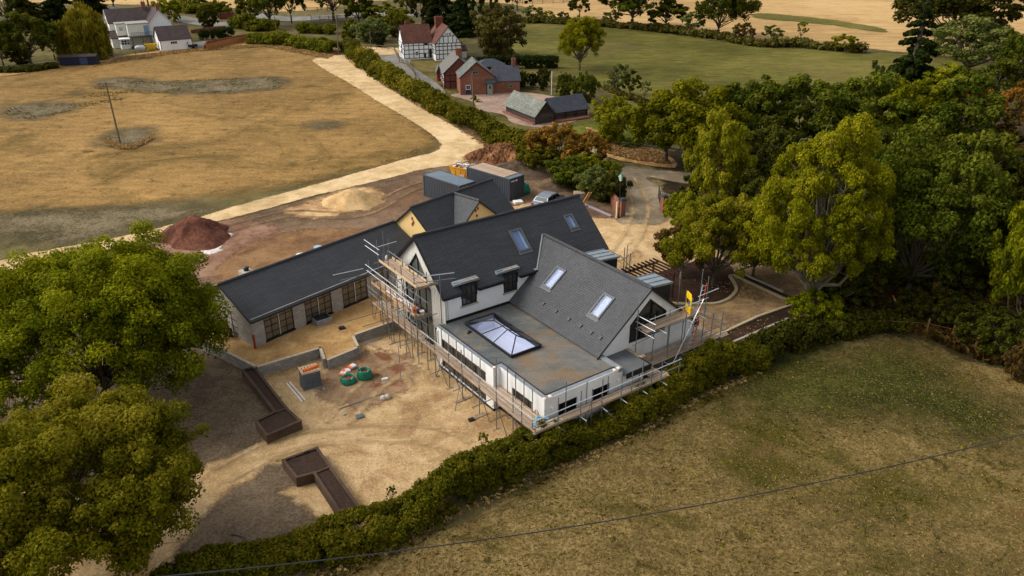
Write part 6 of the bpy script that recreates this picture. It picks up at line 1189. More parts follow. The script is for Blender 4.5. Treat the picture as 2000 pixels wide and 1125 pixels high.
def tree_meshes(name, seed, H, R, crown0=.25, style='broad', n=12000, leaf=.34, nl=16, sub=8, gap=0.0, trunk_r=None, off=(0, 0), barkm=None, zpow=1.0, lobe=1.0):
    """returns crown mesh, trunk mesh; H height, R crown radius, crown from crown0*H up"""
    rs = np.random.RandomState(seed); zc = H * (crown0 + 1) / 2; hz = H * (1 - crown0) / 2; C_, Rr, Tn = [], [], []; tr = trunk_r or H * .028; mb = MB(); tips = []; off = np.array([off[0], off[1], 0.])
    if style == 'conifer':
        lv = 15
        for i in range(lv):
            f = i / (lv - 1); z = H * (crown0 + (1 - crown0) * f) * .97; rr_ = R * (1 - f) ** .8 * rs.uniform(.75, 1.1) + .15
            for k in range(max(3, int(8 * (1 - f) + 2))):
                a = rs.rand() * 6.28
                for q, s_ in ((.35, .8), (.65, .7), (.95, .45)): C_.append((rr_ * q * math.cos(a), rr_ * q * math.sin(a), z - rr_ * q * .35)); Rr.append((rr_ * .26 + .15) * s_ + .12); Tn.append(rs.rand())
        mb.tube([(0, 0, -.2), (0, 0, H * .5), (0, 0, H * .98)], [tr, tr * .6, .03], 7)
    else:
        pts = []; tries = 0
        while len(pts) < nl and tries < 4000:
            tries += 1; d = rs.normal(size=3); d /= np.linalg.norm(d)
            if style != 'ball' and d[2] < -.55: continue
            k = rs.uniform(.5, .82); p = np.array([d[0] * R * k, d[1] * R * k, d[2] * hz * k * .95]) 
            if style == 'ash': p[0] *= 1 - .25 * (p[2] / hz); p[1] *= 1 - .25 * (p[2] / hz)
            if all(np.linalg.norm((p - q) / (R, R, hz)) > .34 * (16 / nl) ** .4 for q in pts): pts.append(p)
        for p in pts:
            L_ = min(R, hz * 1.2) * rs.uniform(.28, .50) * lobe; base = np.array([0, 0, zc]) + p + off; lt = rs.rand(); tips.append(base)
            for k in range(sub):
                d = rs.normal(size=3); d += .9 * p / (np.linalg.norm(p) + 1e-6) + np.array([0, 0, .35]); d /= np.linalg.norm(d); c = base + d * L_ * rs.uniform(.35, 1.35) * np.array([1, 1, .75])
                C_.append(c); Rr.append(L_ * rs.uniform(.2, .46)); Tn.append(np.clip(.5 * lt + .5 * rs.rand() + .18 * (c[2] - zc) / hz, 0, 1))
        if style == 'willow':
            for k in range(70):
                a = rs.rand() * 6.28; rr_ = R * rs.uniform(.55, 1.02); z0 = zc + hz * .35 * rs.rand(); 
                for q in range(6): C_.append((rr_ * math.cos(a), rr_ * math.sin(a), max(.5, z0 - q * hz * .3))); Rr.append(R * .13); Tn.append(rs.rand())
        fork = max(H * crown0 * .9, H * .12); f0 = np.array([off[0] * .25, off[1] * .25, fork]); mb.tube([(0, 0, -.3), (0, 0, fork * .5), f0], [tr * 1.25, tr, tr * .85], 8)
        for i, tp in enumerate(tips):
            m_ = f0 * .45 + tp * .55 + np.array([0, 0, -.08 * H * rs.rand()]) + rs.normal(size=3) * R * .05; s0 = f0 + np.array([0, 0, 1]) * rs.uniform(0, .12) * H; mb.tube([s0, m_, tp], [tr * .42, tr * .26, tr * .12], 5, cap=False)
            if style == 'ash' and i % 4 == 0: e_ = np.array([0, 0, zc]) + (tp - (0, 0, zc)) * 1.35 + (0, 0, .4); mb.tube([tp, (tp + e_) / 2 + rs.normal(size=3) * .4, e_, e_ + rs.normal(size=3) * .7], [tr * .13, tr * .1, tr * .07, .02], 5, cap=False)
            for k in range(3):
                d = rs.normal(size=3) * R * .2; mb.tube([tp * .8 + m_ * .2, tp + d], [tr * .11, tr * .04], 4, cap=False)
    V, T = leaves(C_, Rr, n, leaf, rs, shell=.35 if style != 'conifer' else .2, tintb=Tn, droop=.9 if style == 'willow' else 0, up=.35 if style != 'conifer' else .1)
    cm = leafmesh(name + '_crown', V, T); tm = bpy.data.meshes.new(name + '_trunk'); tm.from_pydata(mb.v, [], mb.f); tm.materials.append(barkm or BARK); cm.materials.append(LF['oak']); return cm, tm, H, R
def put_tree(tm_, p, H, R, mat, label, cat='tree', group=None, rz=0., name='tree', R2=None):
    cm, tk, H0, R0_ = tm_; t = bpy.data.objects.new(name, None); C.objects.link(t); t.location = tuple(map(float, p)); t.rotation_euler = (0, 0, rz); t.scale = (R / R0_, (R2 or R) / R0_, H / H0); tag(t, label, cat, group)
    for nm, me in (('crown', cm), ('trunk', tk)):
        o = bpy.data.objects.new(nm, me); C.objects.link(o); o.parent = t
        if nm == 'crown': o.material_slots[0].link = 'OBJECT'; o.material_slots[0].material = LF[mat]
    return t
def hedge(pix, w_, h_, mat, label, n, leaf, seed, clump=.55, core=True, name='hedge', cat='hedge', taper=True, hv=.25, world=None, group=None, trim=False):
    P = smooth([Gh(*q) for q in pix], 8) if world is None else [np.array(q, float) for q in world]; rs = np.random.RandomState(seed); seg = [np.linalg.norm(b - a) for a, b in zip(P, P[1:])]; cum = np.r_[0, np.cumsum(seg)]; L = cum[-1]; p0 = P[0].copy()
    def at(s_):
        i = min(len(seg) - 1, int(np.searchsorted(cum, s_, side='right') - 1)); f = (s_ - cum[i]) / seg[i]; d = (P[i + 1] - P[i]) / seg[i]; return P[i] + (P[i + 1] - P[i]) * f, np.array([-d[1], d[0], 0])
    C_, Rr, Tn = [], [], []; m = int(L * (w_ + 2 * h_) / (clump ** 2) * 1.3); ph = rs.rand(6) * 6.28
    for k in range(m):
        s_ = rs.rand() * L; q, nn = at(s_); hh = h_ * (1 + hv * (.6 * math.sin(s_ * .35 + ph[0]) + .4 * math.sin(s_ * .9 + ph[1])) * (0 if trim else 1)); a = rs.rand() * math.pi; rr_ = 1 if rs.rand() < .8 else rs.rand()
        x = math.cos(a); z = math.sin(a); x = math.copysign(abs(x) ** .6, x); z = abs(z) ** (.6 if not trim else .3); ww = w_ / 2 * (1 + (0 if trim else .2) * math.sin(s_ * .6 + ph[2]))
        C_.append(q - p0 + nn * x * rr_ * (ww - clump * .4) + np.array([0, 0, max(clump * .4, z * rr_ * (hh - clump * .5) + rs.normal() * .06)])); Rr.append(clump * rs.uniform(.3, 1.2)); Tn.append(np.clip(.5 + .35 * math.sin(s_ * .25 + ph[3]) * rs.rand() + .5 * (rs.rand() - .5), 0, 1))
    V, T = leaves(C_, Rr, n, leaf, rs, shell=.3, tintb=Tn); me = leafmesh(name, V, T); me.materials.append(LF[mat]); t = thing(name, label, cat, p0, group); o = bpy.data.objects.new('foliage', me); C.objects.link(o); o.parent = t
    mb = MB()
    for k in range(max(14, int(L * 1.2))):
        q, nn = at(rs.rand() * L); q = q + nn * rs.uniform(-.3, .3) * w_; mb.tube([q, q + rs.normal(size=3) * .15 + (0, 0, h_ * .4), q + rs.normal(size=3) * .35 + (0, 0, h_ * .85)], [.035, .025, .01], 4, cap=False)
    if L > 30: build(mb, 'stems', BARK, t)
    return t
VAR = {}
def var(k, *a, **kw): VAR[k] = tree_meshes(k, *a, **kw)
var('oak1', 11, 12, 6.2, .18, n=15000, leaf=.42, nl=18); var('oak2', 12, 12, 6.0, .15, n=15000, leaf=.42, nl=20); var('oak3', 13, 11, 6.4, .2, n=14000, leaf=.42, nl=15)
var('big1', 21, 12, 7, .12, n=42000, leaf=.30, nl=26, sub=9); var('big2', 22, 13, 7.5, .1, n=42000, leaf=.30, nl=30, sub=9)
var('far1', 31, 10, 5, .25, n=5500, leaf=.6, nl=13, sub=6); var('far2', 32, 10, 4.5, .22, n=5500, leaf=.6, nl=11, sub=6)
var('round', 41, 6, 3.4, .05, 'ball', n=14000, leaf=.26, nl=22, sub=7); var('bush', 42, 3, 2.4, .02, 'ball', n=5000, leaf=.26, nl=12, sub=6)
var('sapling', 43, 6, 1.8, .25, n=1800, leaf=.28, nl=8, sub=4); var('spruce', 51, 26, 5.2, .06, 'conifer', n=26000, leaf=.62); var('cypress', 52, 18, 4.6, .03, 'conifer', n=16000, leaf=.5)
var('willow', 61, 10, 6, .12, 'willow', n=26000, leaf=.42, nl=16); var('thin', 62, 9, 3.2, .1, n=8000, leaf=.3, nl=14, sub=6, barkm=BARKL)
def T(bx, by, ty, wpx, k, mat, label, rz=0., group=None, cat='tree', name='tree', sy=1.0, zadd=0):
    p = Gh(bx, by); dep = (p - (0, 0, CAMH)) @ FW; R = wpx / 2 * dep / FPX * .9; H = max(.6, ht(p, bx, ty)) * .97; return put_tree(VAR[k], p, H, R, mat, label, cat, group, rz, name, R * sy)

# two large trees nearest the camera
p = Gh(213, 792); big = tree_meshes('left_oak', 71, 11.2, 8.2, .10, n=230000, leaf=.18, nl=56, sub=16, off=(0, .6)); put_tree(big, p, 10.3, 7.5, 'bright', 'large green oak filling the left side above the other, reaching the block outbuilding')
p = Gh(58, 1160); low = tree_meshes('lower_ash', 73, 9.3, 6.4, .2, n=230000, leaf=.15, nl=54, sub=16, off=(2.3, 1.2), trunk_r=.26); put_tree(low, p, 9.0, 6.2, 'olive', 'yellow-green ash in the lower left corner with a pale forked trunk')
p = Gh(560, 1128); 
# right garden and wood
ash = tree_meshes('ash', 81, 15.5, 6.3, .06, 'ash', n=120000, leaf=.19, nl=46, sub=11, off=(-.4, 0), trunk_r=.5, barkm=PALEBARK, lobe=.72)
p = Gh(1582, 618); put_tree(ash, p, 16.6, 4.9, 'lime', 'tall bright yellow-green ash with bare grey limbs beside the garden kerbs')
G_ = 'wood on the right'
T(1392, 560, 378, 190, 'big1', 'olive', 'olive-brown tree in front of the wood behind the curved dark bed', .5, G_)
T(1330, 545, 425, 110, 'thin', 'brown', 'reddish-brown leaved small tree at the edge of the gravel forecourt', 1, G_)
T(1470, 540, 400, 120, 'big2', 'olive', 'green-brown tree just left of the bright ash', 2, G_)
T(1770, 585, 262, 300, 'big2', 'oak', 'broad dark green oak immediately right of the bright ash', .3, G_)
T(1990, 690, 345, 190, 'big1', 'bright', 'light green tree cut by the right edge of the picture', 1.3, G_)
T(2060, 640, 330, 260, 'big2', 'bright', 'green tree crown mostly outside the right edge', 2.3, G_)
T(1300, 318, 178, 170, 'oak1', 'bright', 'leftmost green tree of the wood, overhanging the stony lane', 0, G_); T(1362, 335, 168, 200, 'oak2', 'bright', 'rounded green tree second from the left at the back of the wood', 1, G_)
T(1465, 325, 158, 190, 'oak3', 'oak', 'green tree at the back of the wood left of its centre', 2, G_); T(1562, 322, 150, 190, 'oak1', 'oak', 'dark oak in the back row above the bright ash', 3, G_)
T(1660, 325, 152, 190, 'oak2', 'oak', 'oak in the back row below the paddock corner', 4, G_); T(1745, 325, 158, 180, 'oak3', 'bright', 'lighter green tree standing below the tall spruce', 5, G_)
T(1840, 330, 150, 190, 'oak1', 'oak', 'green tree right of the one below the spruce', 5.5, G_); T(1395, 440, 232, 120, 'oak2', 'olive', 'narrow brownish-green tree rising before the rest of the wood', .4, G_, sy=.9)
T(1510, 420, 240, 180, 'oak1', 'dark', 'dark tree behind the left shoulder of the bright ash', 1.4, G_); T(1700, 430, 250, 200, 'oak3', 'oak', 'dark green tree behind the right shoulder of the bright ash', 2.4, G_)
T(1850, 470, 262, 220, 'oak2', 'oak', 'domed oak in the middle of the right-hand wood', 3.4, G_); T(1962, 500, 300, 160, 'oak1', 'dark', 'dark tree in the wood above the light green edge tree', 4.4, G_)
T(1945, 350, 172, 110, 'cypress', 'brown', 'brown-grey conifer near the right edge', .7, G_); T(1880, 300, 130, 110, 'cypress', 'dark', 'dark conifer among the trees right of the spruce', 1.7, G_); T(2010, 360, 165, 130, 'cypress', 'brown', 'brown conifer cut by the right edge', 2.7, G_)
T(1900, 265, 160, 60, 'far2', 'orange', 'small golden-orange leaved tree near the right edge', 1, G_); T(1975, 270, 158, 60, 'far2', 'orange', 'golden-orange tree against the brown conifer', 2, G_)
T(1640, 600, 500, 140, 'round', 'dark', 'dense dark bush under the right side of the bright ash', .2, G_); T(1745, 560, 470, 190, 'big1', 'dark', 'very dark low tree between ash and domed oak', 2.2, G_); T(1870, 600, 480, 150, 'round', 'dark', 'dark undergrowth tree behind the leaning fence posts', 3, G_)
T(1930, 640, 570, 110, 'round', 'brown', 'rusty brown bush behind the leaning fence posts', 4, G_, 'bush', 'bush'); T(1820, 630, 560, 90, 'bush', 'brown', 'brown bramble bush just above the first leaning fence post', 1, G_, 'bush', 'bush')
T(1330, 470, 375, 80, 'oak3', 'olive', 'small olive tree beside the right gate pier', 2, G_); T(1420, 400, 300, 110, 'far1', 'brown', 'brown thin-leaved tree in the shade behind the olive tree', 3, G_); T(1340, 395, 350, 70, 'bush', 'dark', 'dark round bush beyond the right gate pier', 1, None, 'bush', 'bush')
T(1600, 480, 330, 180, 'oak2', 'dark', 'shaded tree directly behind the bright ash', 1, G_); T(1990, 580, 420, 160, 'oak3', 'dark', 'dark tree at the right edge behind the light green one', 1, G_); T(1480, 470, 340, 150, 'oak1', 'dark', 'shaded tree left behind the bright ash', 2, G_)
# spruce and the trees round it
T(1768, 205, -62, 130, 'spruce', 'yew', 'tall dark ragged spruce standing above the wood'); T(1700, 190, 125, 60, 'bush', 'grey', 'grey-green shrub left of the spruce foot', 1, None, 'shrub', 'shrub')
T(1870, 110, -70, 240, 'oak1', 'dark', 'dark oak behind the spruce, cut by the top edge', 1); T(1800, 70, -90, 150, 'oak3', 'dark', 'dark oak directly behind the top of the spruce', 3); T(1885, 150, 36, 170, 'oak2', 'grey', 'grey-green tree with bare twisted limbs right of the spruce', 2)
T(1975, 190, 60, 110, 'oak3', 'oak', 'green tree at the right edge beyond the far stubble', 3); T(1930, 225, 115, 130, 'oak1', 'oak', 'green tree below the twisted grey-green one', 4); T(1835, 215, 130, 110, 'oak2', 'olive', 'olive tree right of the spruce foot', 5); T(1650, 230, 165, 120, 'far1', 'oak', 'low green tree at the corner of the paddock', 6)
# hedge-line trees beyond the paddock
HG = 'trees along the far paddock hedge'
for (bx, by, ty, w_, k, m_, lb) in ((1234, 54, -58, 150, 'oak1', 'oak', 'large oak with a clear trunk in the far hedge, left one of the two largest'), (1300, 58, 2, 90, 'far1', 'oak', 'thin-stemmed tree just right of the large far-hedge oak'), (1402, 72, -45, 110, 'oak2', 'oak', 'second large oak in the far hedge, right one of the two largest'), (1352, 66, 22, 50, 'far2', 'grey', 'small leaning tree between the two large far-hedge oaks'), (1452, 82, 42, 46, 'far1', 'brown', 'brownish bush right of the second large oak'), (1508, 84, 48, 44, 'thin', 'grey', 'bare grey shrub on the far hedge line'), (1562, 82, 38, 28, 'sapling', 'olive', 'small orange-green tree alone on the far hedge line'), (1650, 102, 66, 50, 'far2', 'olive', 'bushy shrub at the right end of the far hedge'), (1195, 50, 20, 40, 'far2', 'grey', 'low scrubby tree left of the large far-hedge oak'), (1132, 34, -8, 46, 'far1', 'dark', 'dark tree left along the far hedge'), (1040, 42, 10, 44, 'far2', 'grey', 'grey-green shrub at the left end of the paddock'), (1072, 44, 20, 30, 'far1', 'olive', 'small olive shrub at the left end of the paddock'), (1100, 42, 22, 24, 'far2', 'dark', 'little dark shrub by the far hedge'), (1010, 20, -30, 60, 'far1', 'dark', 'dark far tree above the left end of the paddock')):
    T(bx, by, ty, w_, k, m_, lb, bx * .1, HG)
T(1132, 137, 30, 92, 'big1', 'lime', 'bright green slender tree standing alone at the near edge of the paddock', 1)
T(976, 112, 8, 118, 'round', 'umber', 'large dark brownish round tree right of the half-timbered house', 1)
T(862, 66, -70, 90, 'cypress', 'yew', 'dark conifer directly behind the half-timbered house', 1); T(905, 70, -60, 90, 'cypress', 'yew', 'dark conifer right behind the tall chimney of the half-timbered house', 2); T(825, 60, -30, 70, 'far1', 'dark', 'dark tree above the left roof of the half-timbered house', 3); T(945, 60, -40, 60, 'far2', 'dark', 'dark tree at the right of the conifers behind the half-timbered house', 3)
for (bx, by, ty, w_, k, m_, lb) in ((1103, 192, 142, 42, 'round', 'oak', 'apple tree nearest the flagpole'), (1140, 200, 140, 50, 'round', 'oak', 'apple tree behind the right end of the barn'), (1060, 170, 132, 34, 'round', 'dark', 'small dark tree left of the flagpole'), (1205, 185, 122, 46, 'thin', 'grey', 'pale thin tree at the near corner of the paddock'), (1230, 188, 135, 40, 'thin', 'oak', 'thin green tree next to the pale one at the paddock corner'), (1258, 198, 155, 22, 'sapling', 'grey', 'small bare sapling right of the two thin trees'), (1197, 278, 186, 92, 'round', 'olive', 'round olive-green tree right of the barn'), (1040, 172, 142, 24, 'round', 'yew', 'clipped topiary tree in the cottage garden'), (1019, 170, 138, 30, 'round', 'oak', 'climber-covered small tree at the cottage corner'), (1004, 160, 140, 40, 'bush', 'oak', 'green climber spreading over the cottage wall'), (1062, 178, 158, 18, 'bush', 'yew', 'round topiary bush by the picket fence'), (925, 196, 186, 16, 'bush', 'dark', 'dark clipped bush beside the pole on the drive'), (935, 200, 193, 16, 'bush', 'yellow', 'bright yellow bush beside the dark clipped one'), (1086, 326, 242, 120, 'round', 'orange', 'tree with rusty orange leaves before the barn'), (1150, 322, 258, 76, 'round', 'orange', 'small tree with orange-tipped leaves right of the rusty orange one')):
    T(bx, by, ty, w_, k, m_, lb, bx * .3, 'garden trees and shrubs', 'bush' if k == 'bush' else 'tree', 'bush' if k == 'bush' else 'tree')
for i, (bx, by, ty, w_, m_, lb) in enumerate(((1058, 335, 285, 80, 'hedge', 'green bush below the orange tree'), (1110, 362, 308, 100, 'oak', 'dark green bush behind the small soil heap'), (1165, 388, 325, 90, 'grey', 'grey-brown twiggy bush left of the gate'), (1192, 396, 335, 66, 'dark', 'dark bush beside the left gate pier'), (1182, 366, 312, 70, 'hedge', 'tall green bush between the lane and the soil heap'), (1140, 350, 300, 80, 'olive', 'olive bush between orange tree and lane'), (1235, 288, 272, 50, 'grey', 'low grey-green bush on the lane verge'))):
    T(bx, by, ty, w_, 'round', m_, lb, i, 'bushes along the entrance', 'bush', 'bush')
# top left and top centre
for (bx, by, ty, w_, k, m_, lb) in ((62, 128, 24, 110, 'oak1', 'oak', 'broad oak in the top left corner'), (8, 132, 30, 70, 'oak2', 'oak', 'oak cut by the left edge at the top'), (108, 118, 40, 60, 'oak3', 'oak', 'oak between the broad oak and the yellow willow'), (40, 128, 88, 50, 'round', 'dark', 'dark low tree at the left field edge'), (170, 114, 16, 104, 'willow', 'willow', 'yellow-green weeping willow beside the white farmhouse'), (60, 60, -70, 100, 'cypress', 'dark', 'dark conifer above the broad oak'), (120, 55, -80, 90, 'cypress', 'yew', 'dark conifer above the willow'), (180, 50, -80, 100, 'cypress', 'yew', 'dark conifer left above the farmhouse roof'), (225, 28, -70, 80, 'far1', 'yew', 'dark tree behind the farmhouse roof'), (20, 60, -50, 80, 'far2', 'grey', 'pale far tree in the top left corner'), (330, 42, -8, 60, 'far1', 'olive', 'yellowish tree right behind the farmhouse chimneys'), (342, 42, 18, 26, 'bush', 'lime', 'bright bush at the farmhouse gable'), (290, 12, -60, 60, 'far2', 'olive', 'olive tree above the farmhouse ridge'), (410, 54, 10, 46, 'round', 'dark', 'dark round tree on the farmhouse lawn'), (492, 44, -4, 60, 'far1', 'hedge', 'green tree at the roadside hedge'), (528, 52, -45, 70, 'oak2', 'oak', 'oak with visible trunk left beside the road'), (570, 46, -50, 70, 'oak3', 'oak', 'oak with visible trunk next along the road'), (652, 42, -75, 110, 'oak1', 'oak', 'large oak over the roadside fence at top centre'), (702, 58, -20, 80, 'far1', 'oak', 'green tree between the road and the half-timbered house'), (745, 60, 5, 90, 'far2', 'hedge', 'olive-green bushy tree left of the half-timbered house'), (730, 82, 34, 70, 'round', 'grey', 'grey-green shrub tree by the lane'), (690, 80, 40, 50, 'bush', 'hedge', 'shrub beside the slender pole'), (772, 72, 20, 60, 'round', 'hedge', 'green shrub at the left corner of the half-timbered house'), (742, 92, 62, 30, 'round', 'yew', 'dark round clipped tree near the lane'), (430, 30, 0, 50, 'far2', 'hedge', 'green tree behind the farmhouse lawn'), (380, 20, -12, 60, 'far1', 'hedge', 'far green tree top left of centre'), (470, 18, -4, 24, 'far2', 'dark', 'small dark tree in the far field'), (795, 25, -20, 60, 'far1', 'hedge', 'far tree above the half-timbered house')):
    T(bx, by, ty, w_, k, m_, lb, bx * .37, 'trees round the two old houses')
# hedges
hedge([(300, 1215), (420, 1155), (520, 1112), (640, 1078), (760, 1040), (900, 968), (1050, 896), (1200, 836), (1300, 778), (1390, 738), (1480, 704)], 2.3, 1.8, 'hedge', 'long thick mixed hedge separating the building site from the near meadow', 250000, .14, 5, .42, hv=.42)
hedge([(1404, 735), (1398, 722)], 2.8, 2.6, 'hedge', 'rounded high bush at the hedge beside the end of the scaffold', 9000, .16, 6, .5, name='bush', cat='bush')
hedge([(1470, 706), (1540, 676), (1600, 655), (1680, 640), (1760, 640)], 2.6, 1.5, 'dark', 'dark rough hedge end running into the wood under the bright ash', 26000, .22, 7, .6)
hedge([(682, 96), (704, 122), (750, 155), (800, 182), (850, 212), (900, 238), (960, 268), (1020, 300), (1060, 320)], 3.4, 2.4, 'hedge', 'long bushy hedge between the limestone track and the brick cottage', 60000, .34, 8, .8)
hedge([(705, 118), (760, 158), (830, 200)], 3.6, 2.6, 'willow', 'yellow-green shrubby stretch of hedge at the top of the track', 14000, .34, 9, .9)
hedge([(490, 84), (560, 88), (620, 98), (655, 104)], 4.0, 2.3, 'hedge', 'green hedge along the top edge of the straw field', 22000, .42, 10, 1.0)
hedge([(585, 64), (650, 66)], 3.0, 2.0, 'hedge', 'short hedge below the roadside oaks', 8000, .4, 11, .9)
hedge([(925, 138), (985, 134), (1030, 134), (1088, 133)], 1.6, 2.4, 'yew', 'tall clipped dark yew hedge behind the brick cottage', 34000, .24, 12, .5, trim=True)
hedge([(1005, 44), (1090, 46), (1180, 52), (1290, 62), (1400, 76), (1480, 90), (1560, 92), (1690, 104)], 3.0, 1.6, 'umber', 'low brown-green scrubby hedge along the far side of the paddock', 22000, .6, 13, 1.1)
hedge([(0, 142), (60, 139), (110, 132)], 2.0, 1.1, 'dark', 'low dark hedge at the left edge of the straw field', 6000, .4, 14, .8)
hedge([(460, 52), (500, 60), (540, 60)], 4, 3.0, 'hedge', 'hedge between the road and the farmhouse drive', 9000, .5, 15, 1.1); hedge([(345, 22), (400, 28), (450, 32)], 4, 3.0, 'hedge', 'tall hedge behind the farmhouse lawn', 9000, .5, 16, 1.1)
hedge([(392, 79), (455, 72)], 1.2, 2.2, 'yew', 'black-green clipped hedge on the farmhouse lawn', 7000, .3, 17, .6, trim=True)
hedge([(1180, 172), (1230, 195), (1290, 212), (1330, 222)], 1.2, .8, 'umber', 'low scrub along the near edge of the paddock', 5000, .35, 18, .6)
# young self-set saplings by the hedge
p = Gh(943, 880); put_tree(VAR['sapling'], p, 1.4, .35, 'bright', 'small green sapling on the gravel in front of the hedge', 'sapling', None, 0, 'sapling'); p = Gh(764, 985); put_tree(VAR['sapling'], p, 1.3, .3, 'hedge', 'thin sapling sprouting above the lower planter end', 'sapling', None, 1, 'sapling')
T(440, 668, 630, 46, 'bush', 'brown', 'reddish bush against the left gable of the block outbuilding', 0, None, 'bush', 'bush')
# grasses, gravel stones, clods: too many to count
def scatter(name, poly, n, size, mat, seed, flat=None, blades=True, hmul=1.0, clumpy=0.0, world=False):
    P = np.array([p[:2] if world else Gh(*p)[:2] for p in poly]); rs = np.random.RandomState(seed); lo, hi = P.min(0), P.max(0); pts = lo + (hi - lo) * rs.rand(n * 3, 2); s_ = poly_sd(P, pts[:, 0], pts[:, 1]); pts = pts[s_ > 0]
    if clumpy: k = np.sin(pts[:, 0] * .7 + 1.3 * np.sin(pts[:, 1] * .5)) + np.sin(pts[:, 1] * .9 + 1.7 * np.sin(pts[:, 0] * .4)) + rs.rand(len(pts)) * 2; pts = pts[k > clumpy]
    pts = pts[:n]; m = len(pts); z = (np.full(m, flat) if flat is not None else hgt(pts[:, 0], pts[:, 1])) + .03; B = np.c_[pts, z]; a = rs.rand(m) * 6.28; d = np.c_[np.cos(a), np.sin(a), np.zeros(m)]; s_ = size * (.5 + rs.rand(m))[:, None]
    if blades: lean = rs.normal(size=(m, 3)) * .5; lean[:, 2] = 1; V = np.stack([B - d * s_ * .5, B + d * s_ * .5, B + d * s_ * .35 + lean * s_ * hmul, B - d * s_ * .45 + lean * s_ * hmul * .8], 1)
    else:
        e = np.c_[-d[:, 1], d[:, 0], rs.normal(size=m) * .3]; B[:, 2] += .03; V = np.stack([B - d * s_ * .5, B - e * s_ * .4, B + d * s_ * .5 + np.array([0, 0, .3]) * s_, B + e * s_ * .4], 1)
    me = leafmesh(name, V.reshape(-1, 3), np.repeat(rs.rand(m), 4)); me.materials.append(mat if not isinstance(mat, str) else LF[mat]); o = bpy.data.objects.new(name, me); C.objects.link(o); return tag(o, kind='stuff')
scatter('meadow_grass', [(560, 1180), (760, 1085), (980, 990), (1200, 868), (1400, 760), (1560, 705), (1700, 668), (1800, 672), (1900, 712), (2080, 750), (2600, 1180)], 90000, .09, 'turf', 1, hmul=.3)
scatter('dry_grass', [(660, 100), (720, 150), (800, 200), (900, 258), (990, 300), (950, 292), (860, 232), (760, 176), (690, 128)], 16000, .22, 'straw', 2, hmul=.8)
scatter('field_edge_grass', [(180, 132), (240, 112), (380, 96), (520, 86), (660, 104), (640, 116), (520, 92), (380, 101), (240, 119)], 20000, .3, 'straw', 3, hmul=.5)
scatter('lane_edge_grass', [(1150, 255), (1200, 280), (1290, 300), (1310, 322), (1240, 315), (1180, 300)], 7000, .25, 'straw', 4, hmul=1.0)
scatter('pole_foot_grass', [(205, 284), (210, 272), (240, 286), (262, 284), (290, 272), (296, 262), (300, 272), (262, 292), (230, 292)], 2600, .25, 'straw', 5, hmul=.8)
scatter('weed_tufts', [(1180, 530), (1420, 530), (1520, 560), (1540, 600), (1400, 700), (1300, 740), (1200, 700)], 5000, .12, 'straw', 6, clumpy=2.4)
scatter('woodland_undergrowth', [(1650, 660), (1720, 640), (1800, 655), (1900, 700), (2100, 745), (2200, 560), (1700, 560)], 24000, .4, 'brown', 7, hmul=1.3)
scatter('loose_stones', [(500, 735), (640, 700), (790, 660), (1040, 850), (960, 915), (760, 985), (620, 900), (560, 780)], 9000, .055, leafmat('stone', (116, 90, 66), (196, 164, 122), (226, 206, 178), 0.0), 8, blades=False)

scatter('field_weeds', [(5, 222), (20, 210), (150, 200), (200, 158), (330, 158), (540, 150), (550, 172), (470, 182), (300, 182), (150, 215), (60, 236)], 5000, .35, 'umber', 11, hmul=.15, clumpy=1.2)
scatter('field_weeds', [(0, 455), (0, 412), (250, 402), (420, 408), (640, 345), (760, 310), (850, 268), (860, 285), (700, 338), (560, 380), (400, 425), (290, 455), (130, 490)], 14000, .16, 'umber', 12, hmul=.12, clumpy=1.6)

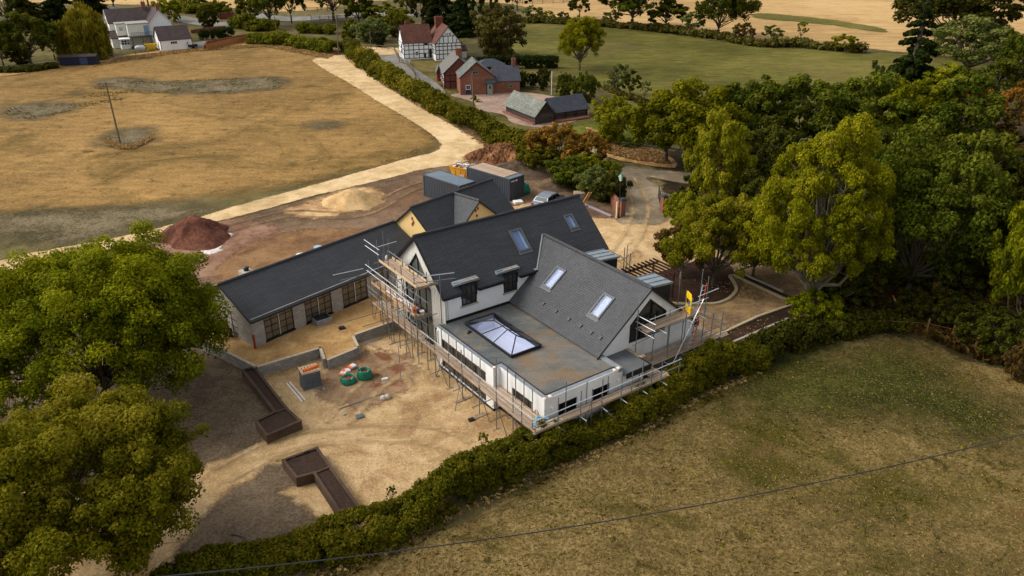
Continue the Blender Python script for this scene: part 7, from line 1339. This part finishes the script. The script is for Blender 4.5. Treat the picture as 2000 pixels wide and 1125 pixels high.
# wheel ruts worn into the track and yards
M_RUT = ground('wheel_rut', ((164, 136, 96), (190, 160, 116), (212, 184, 140)), (0.2, .8, 6), edge=0.16, edge_scale=1.2, soft=1.4)
M_RUT2 = ground('yard_rut', ((104, 84, 64), (130, 106, 80), (156, 132, 100)), (0.2, .8, 6), edge=0.16, edge_scale=1.0, soft=1.4)
def rut(pix, mat, w_=.16, gap=.85, zo=.16):
    P = smooth([Gh(*q)[:2] for q in pix], 6); n = len(P)
    for sgn in (-1, 1):
        L, Rr_ = [], []
        for i in range(n):
            d = P[min(i + 1, n - 1)] - P[max(i - 1, 0)]; d = d / np.linalg.norm(d); nn = np.array([-d[1], d[0]]); c = P[i] + nn * gap * sgn; L.append(c + nn * w_); Rr_.append(c - nn * w_)
        sheet('wheel_rut', L + Rr_[::-1], mat, zo, .16, .35, world=True)
rut([(300, 470), (420, 455), (560, 420), (700, 420), (800, 370), (900, 345), (1040, 330)], M_RUT2, zo=.115)
rut([(1180, 545), (1210, 500), (1240, 450), (1250, 400), (1225, 350)], M_RUT, zo=.17)
rut([(430, 930), (560, 870), (680, 850), (830, 850), (900, 880)], M_RUT, zo=.12)
rut([(660, 830), (720, 760), (790, 720), (830, 760)], M_RUT, zo=.12)

scatter('meadow_tufts', [(760, 1085), (980, 990), (1200, 868), (1400, 760), (1560, 705), (1900, 712), (2080, 750), (2600, 1180), (700, 1180)], 2600, .2, 'hedge', 21, hmul=.25, clumpy=1.0)
scatter('hedge_foot_grass', [(560, 1140), (760, 1062), (900, 990), (1050, 925), (1200, 868), (1300, 806), (1400, 758), (1480, 722), (1490, 732), (1400, 770), (1300, 820), (1200, 884), (1050, 942), (900, 1008), (760, 1082), (560, 1170)], 9000, .2, 'straw', 22, hmul=.5)
scatter('hedge_foot_weeds', [(560, 1140), (760, 1062), (900, 990), (1050, 925), (1200, 868), (1300, 806), (1400, 758), (1480, 722), (1490, 740), (1400, 780), (1300, 836), (1200, 896), (1050, 955), (900, 1020), (760, 1094), (560, 1180)], 6000, .2, 'hedge', 23, hmul=.5, clumpy=1.2)

T(1586, 634, 566, 100, 'round', 'bright', 'leafy green shrub round the foot of the bright ash', 2, G_, 'bush', 'bush')
for (bx, by, ty, w_, m_, lb) in ((1775, 628, 560, 80, 'dark', 'dark bush behind the striped barrier'), (1835, 640, 565, 100, 'dark', 'dark bush behind the second leaning fence post'), (1900, 672, 590, 100, 'dark', 'dark bush behind the last leaning fence post'), (1960, 705, 600, 120, 'dark', 'dark bush at the right edge of the meadow'), (1990, 745, 660, 70, 'brown', 'brown bramble at the right edge where the fence ends')):
    T(bx, by, ty, w_, 'round', m_, lb, bx * .2, G_, 'bush', 'bush')
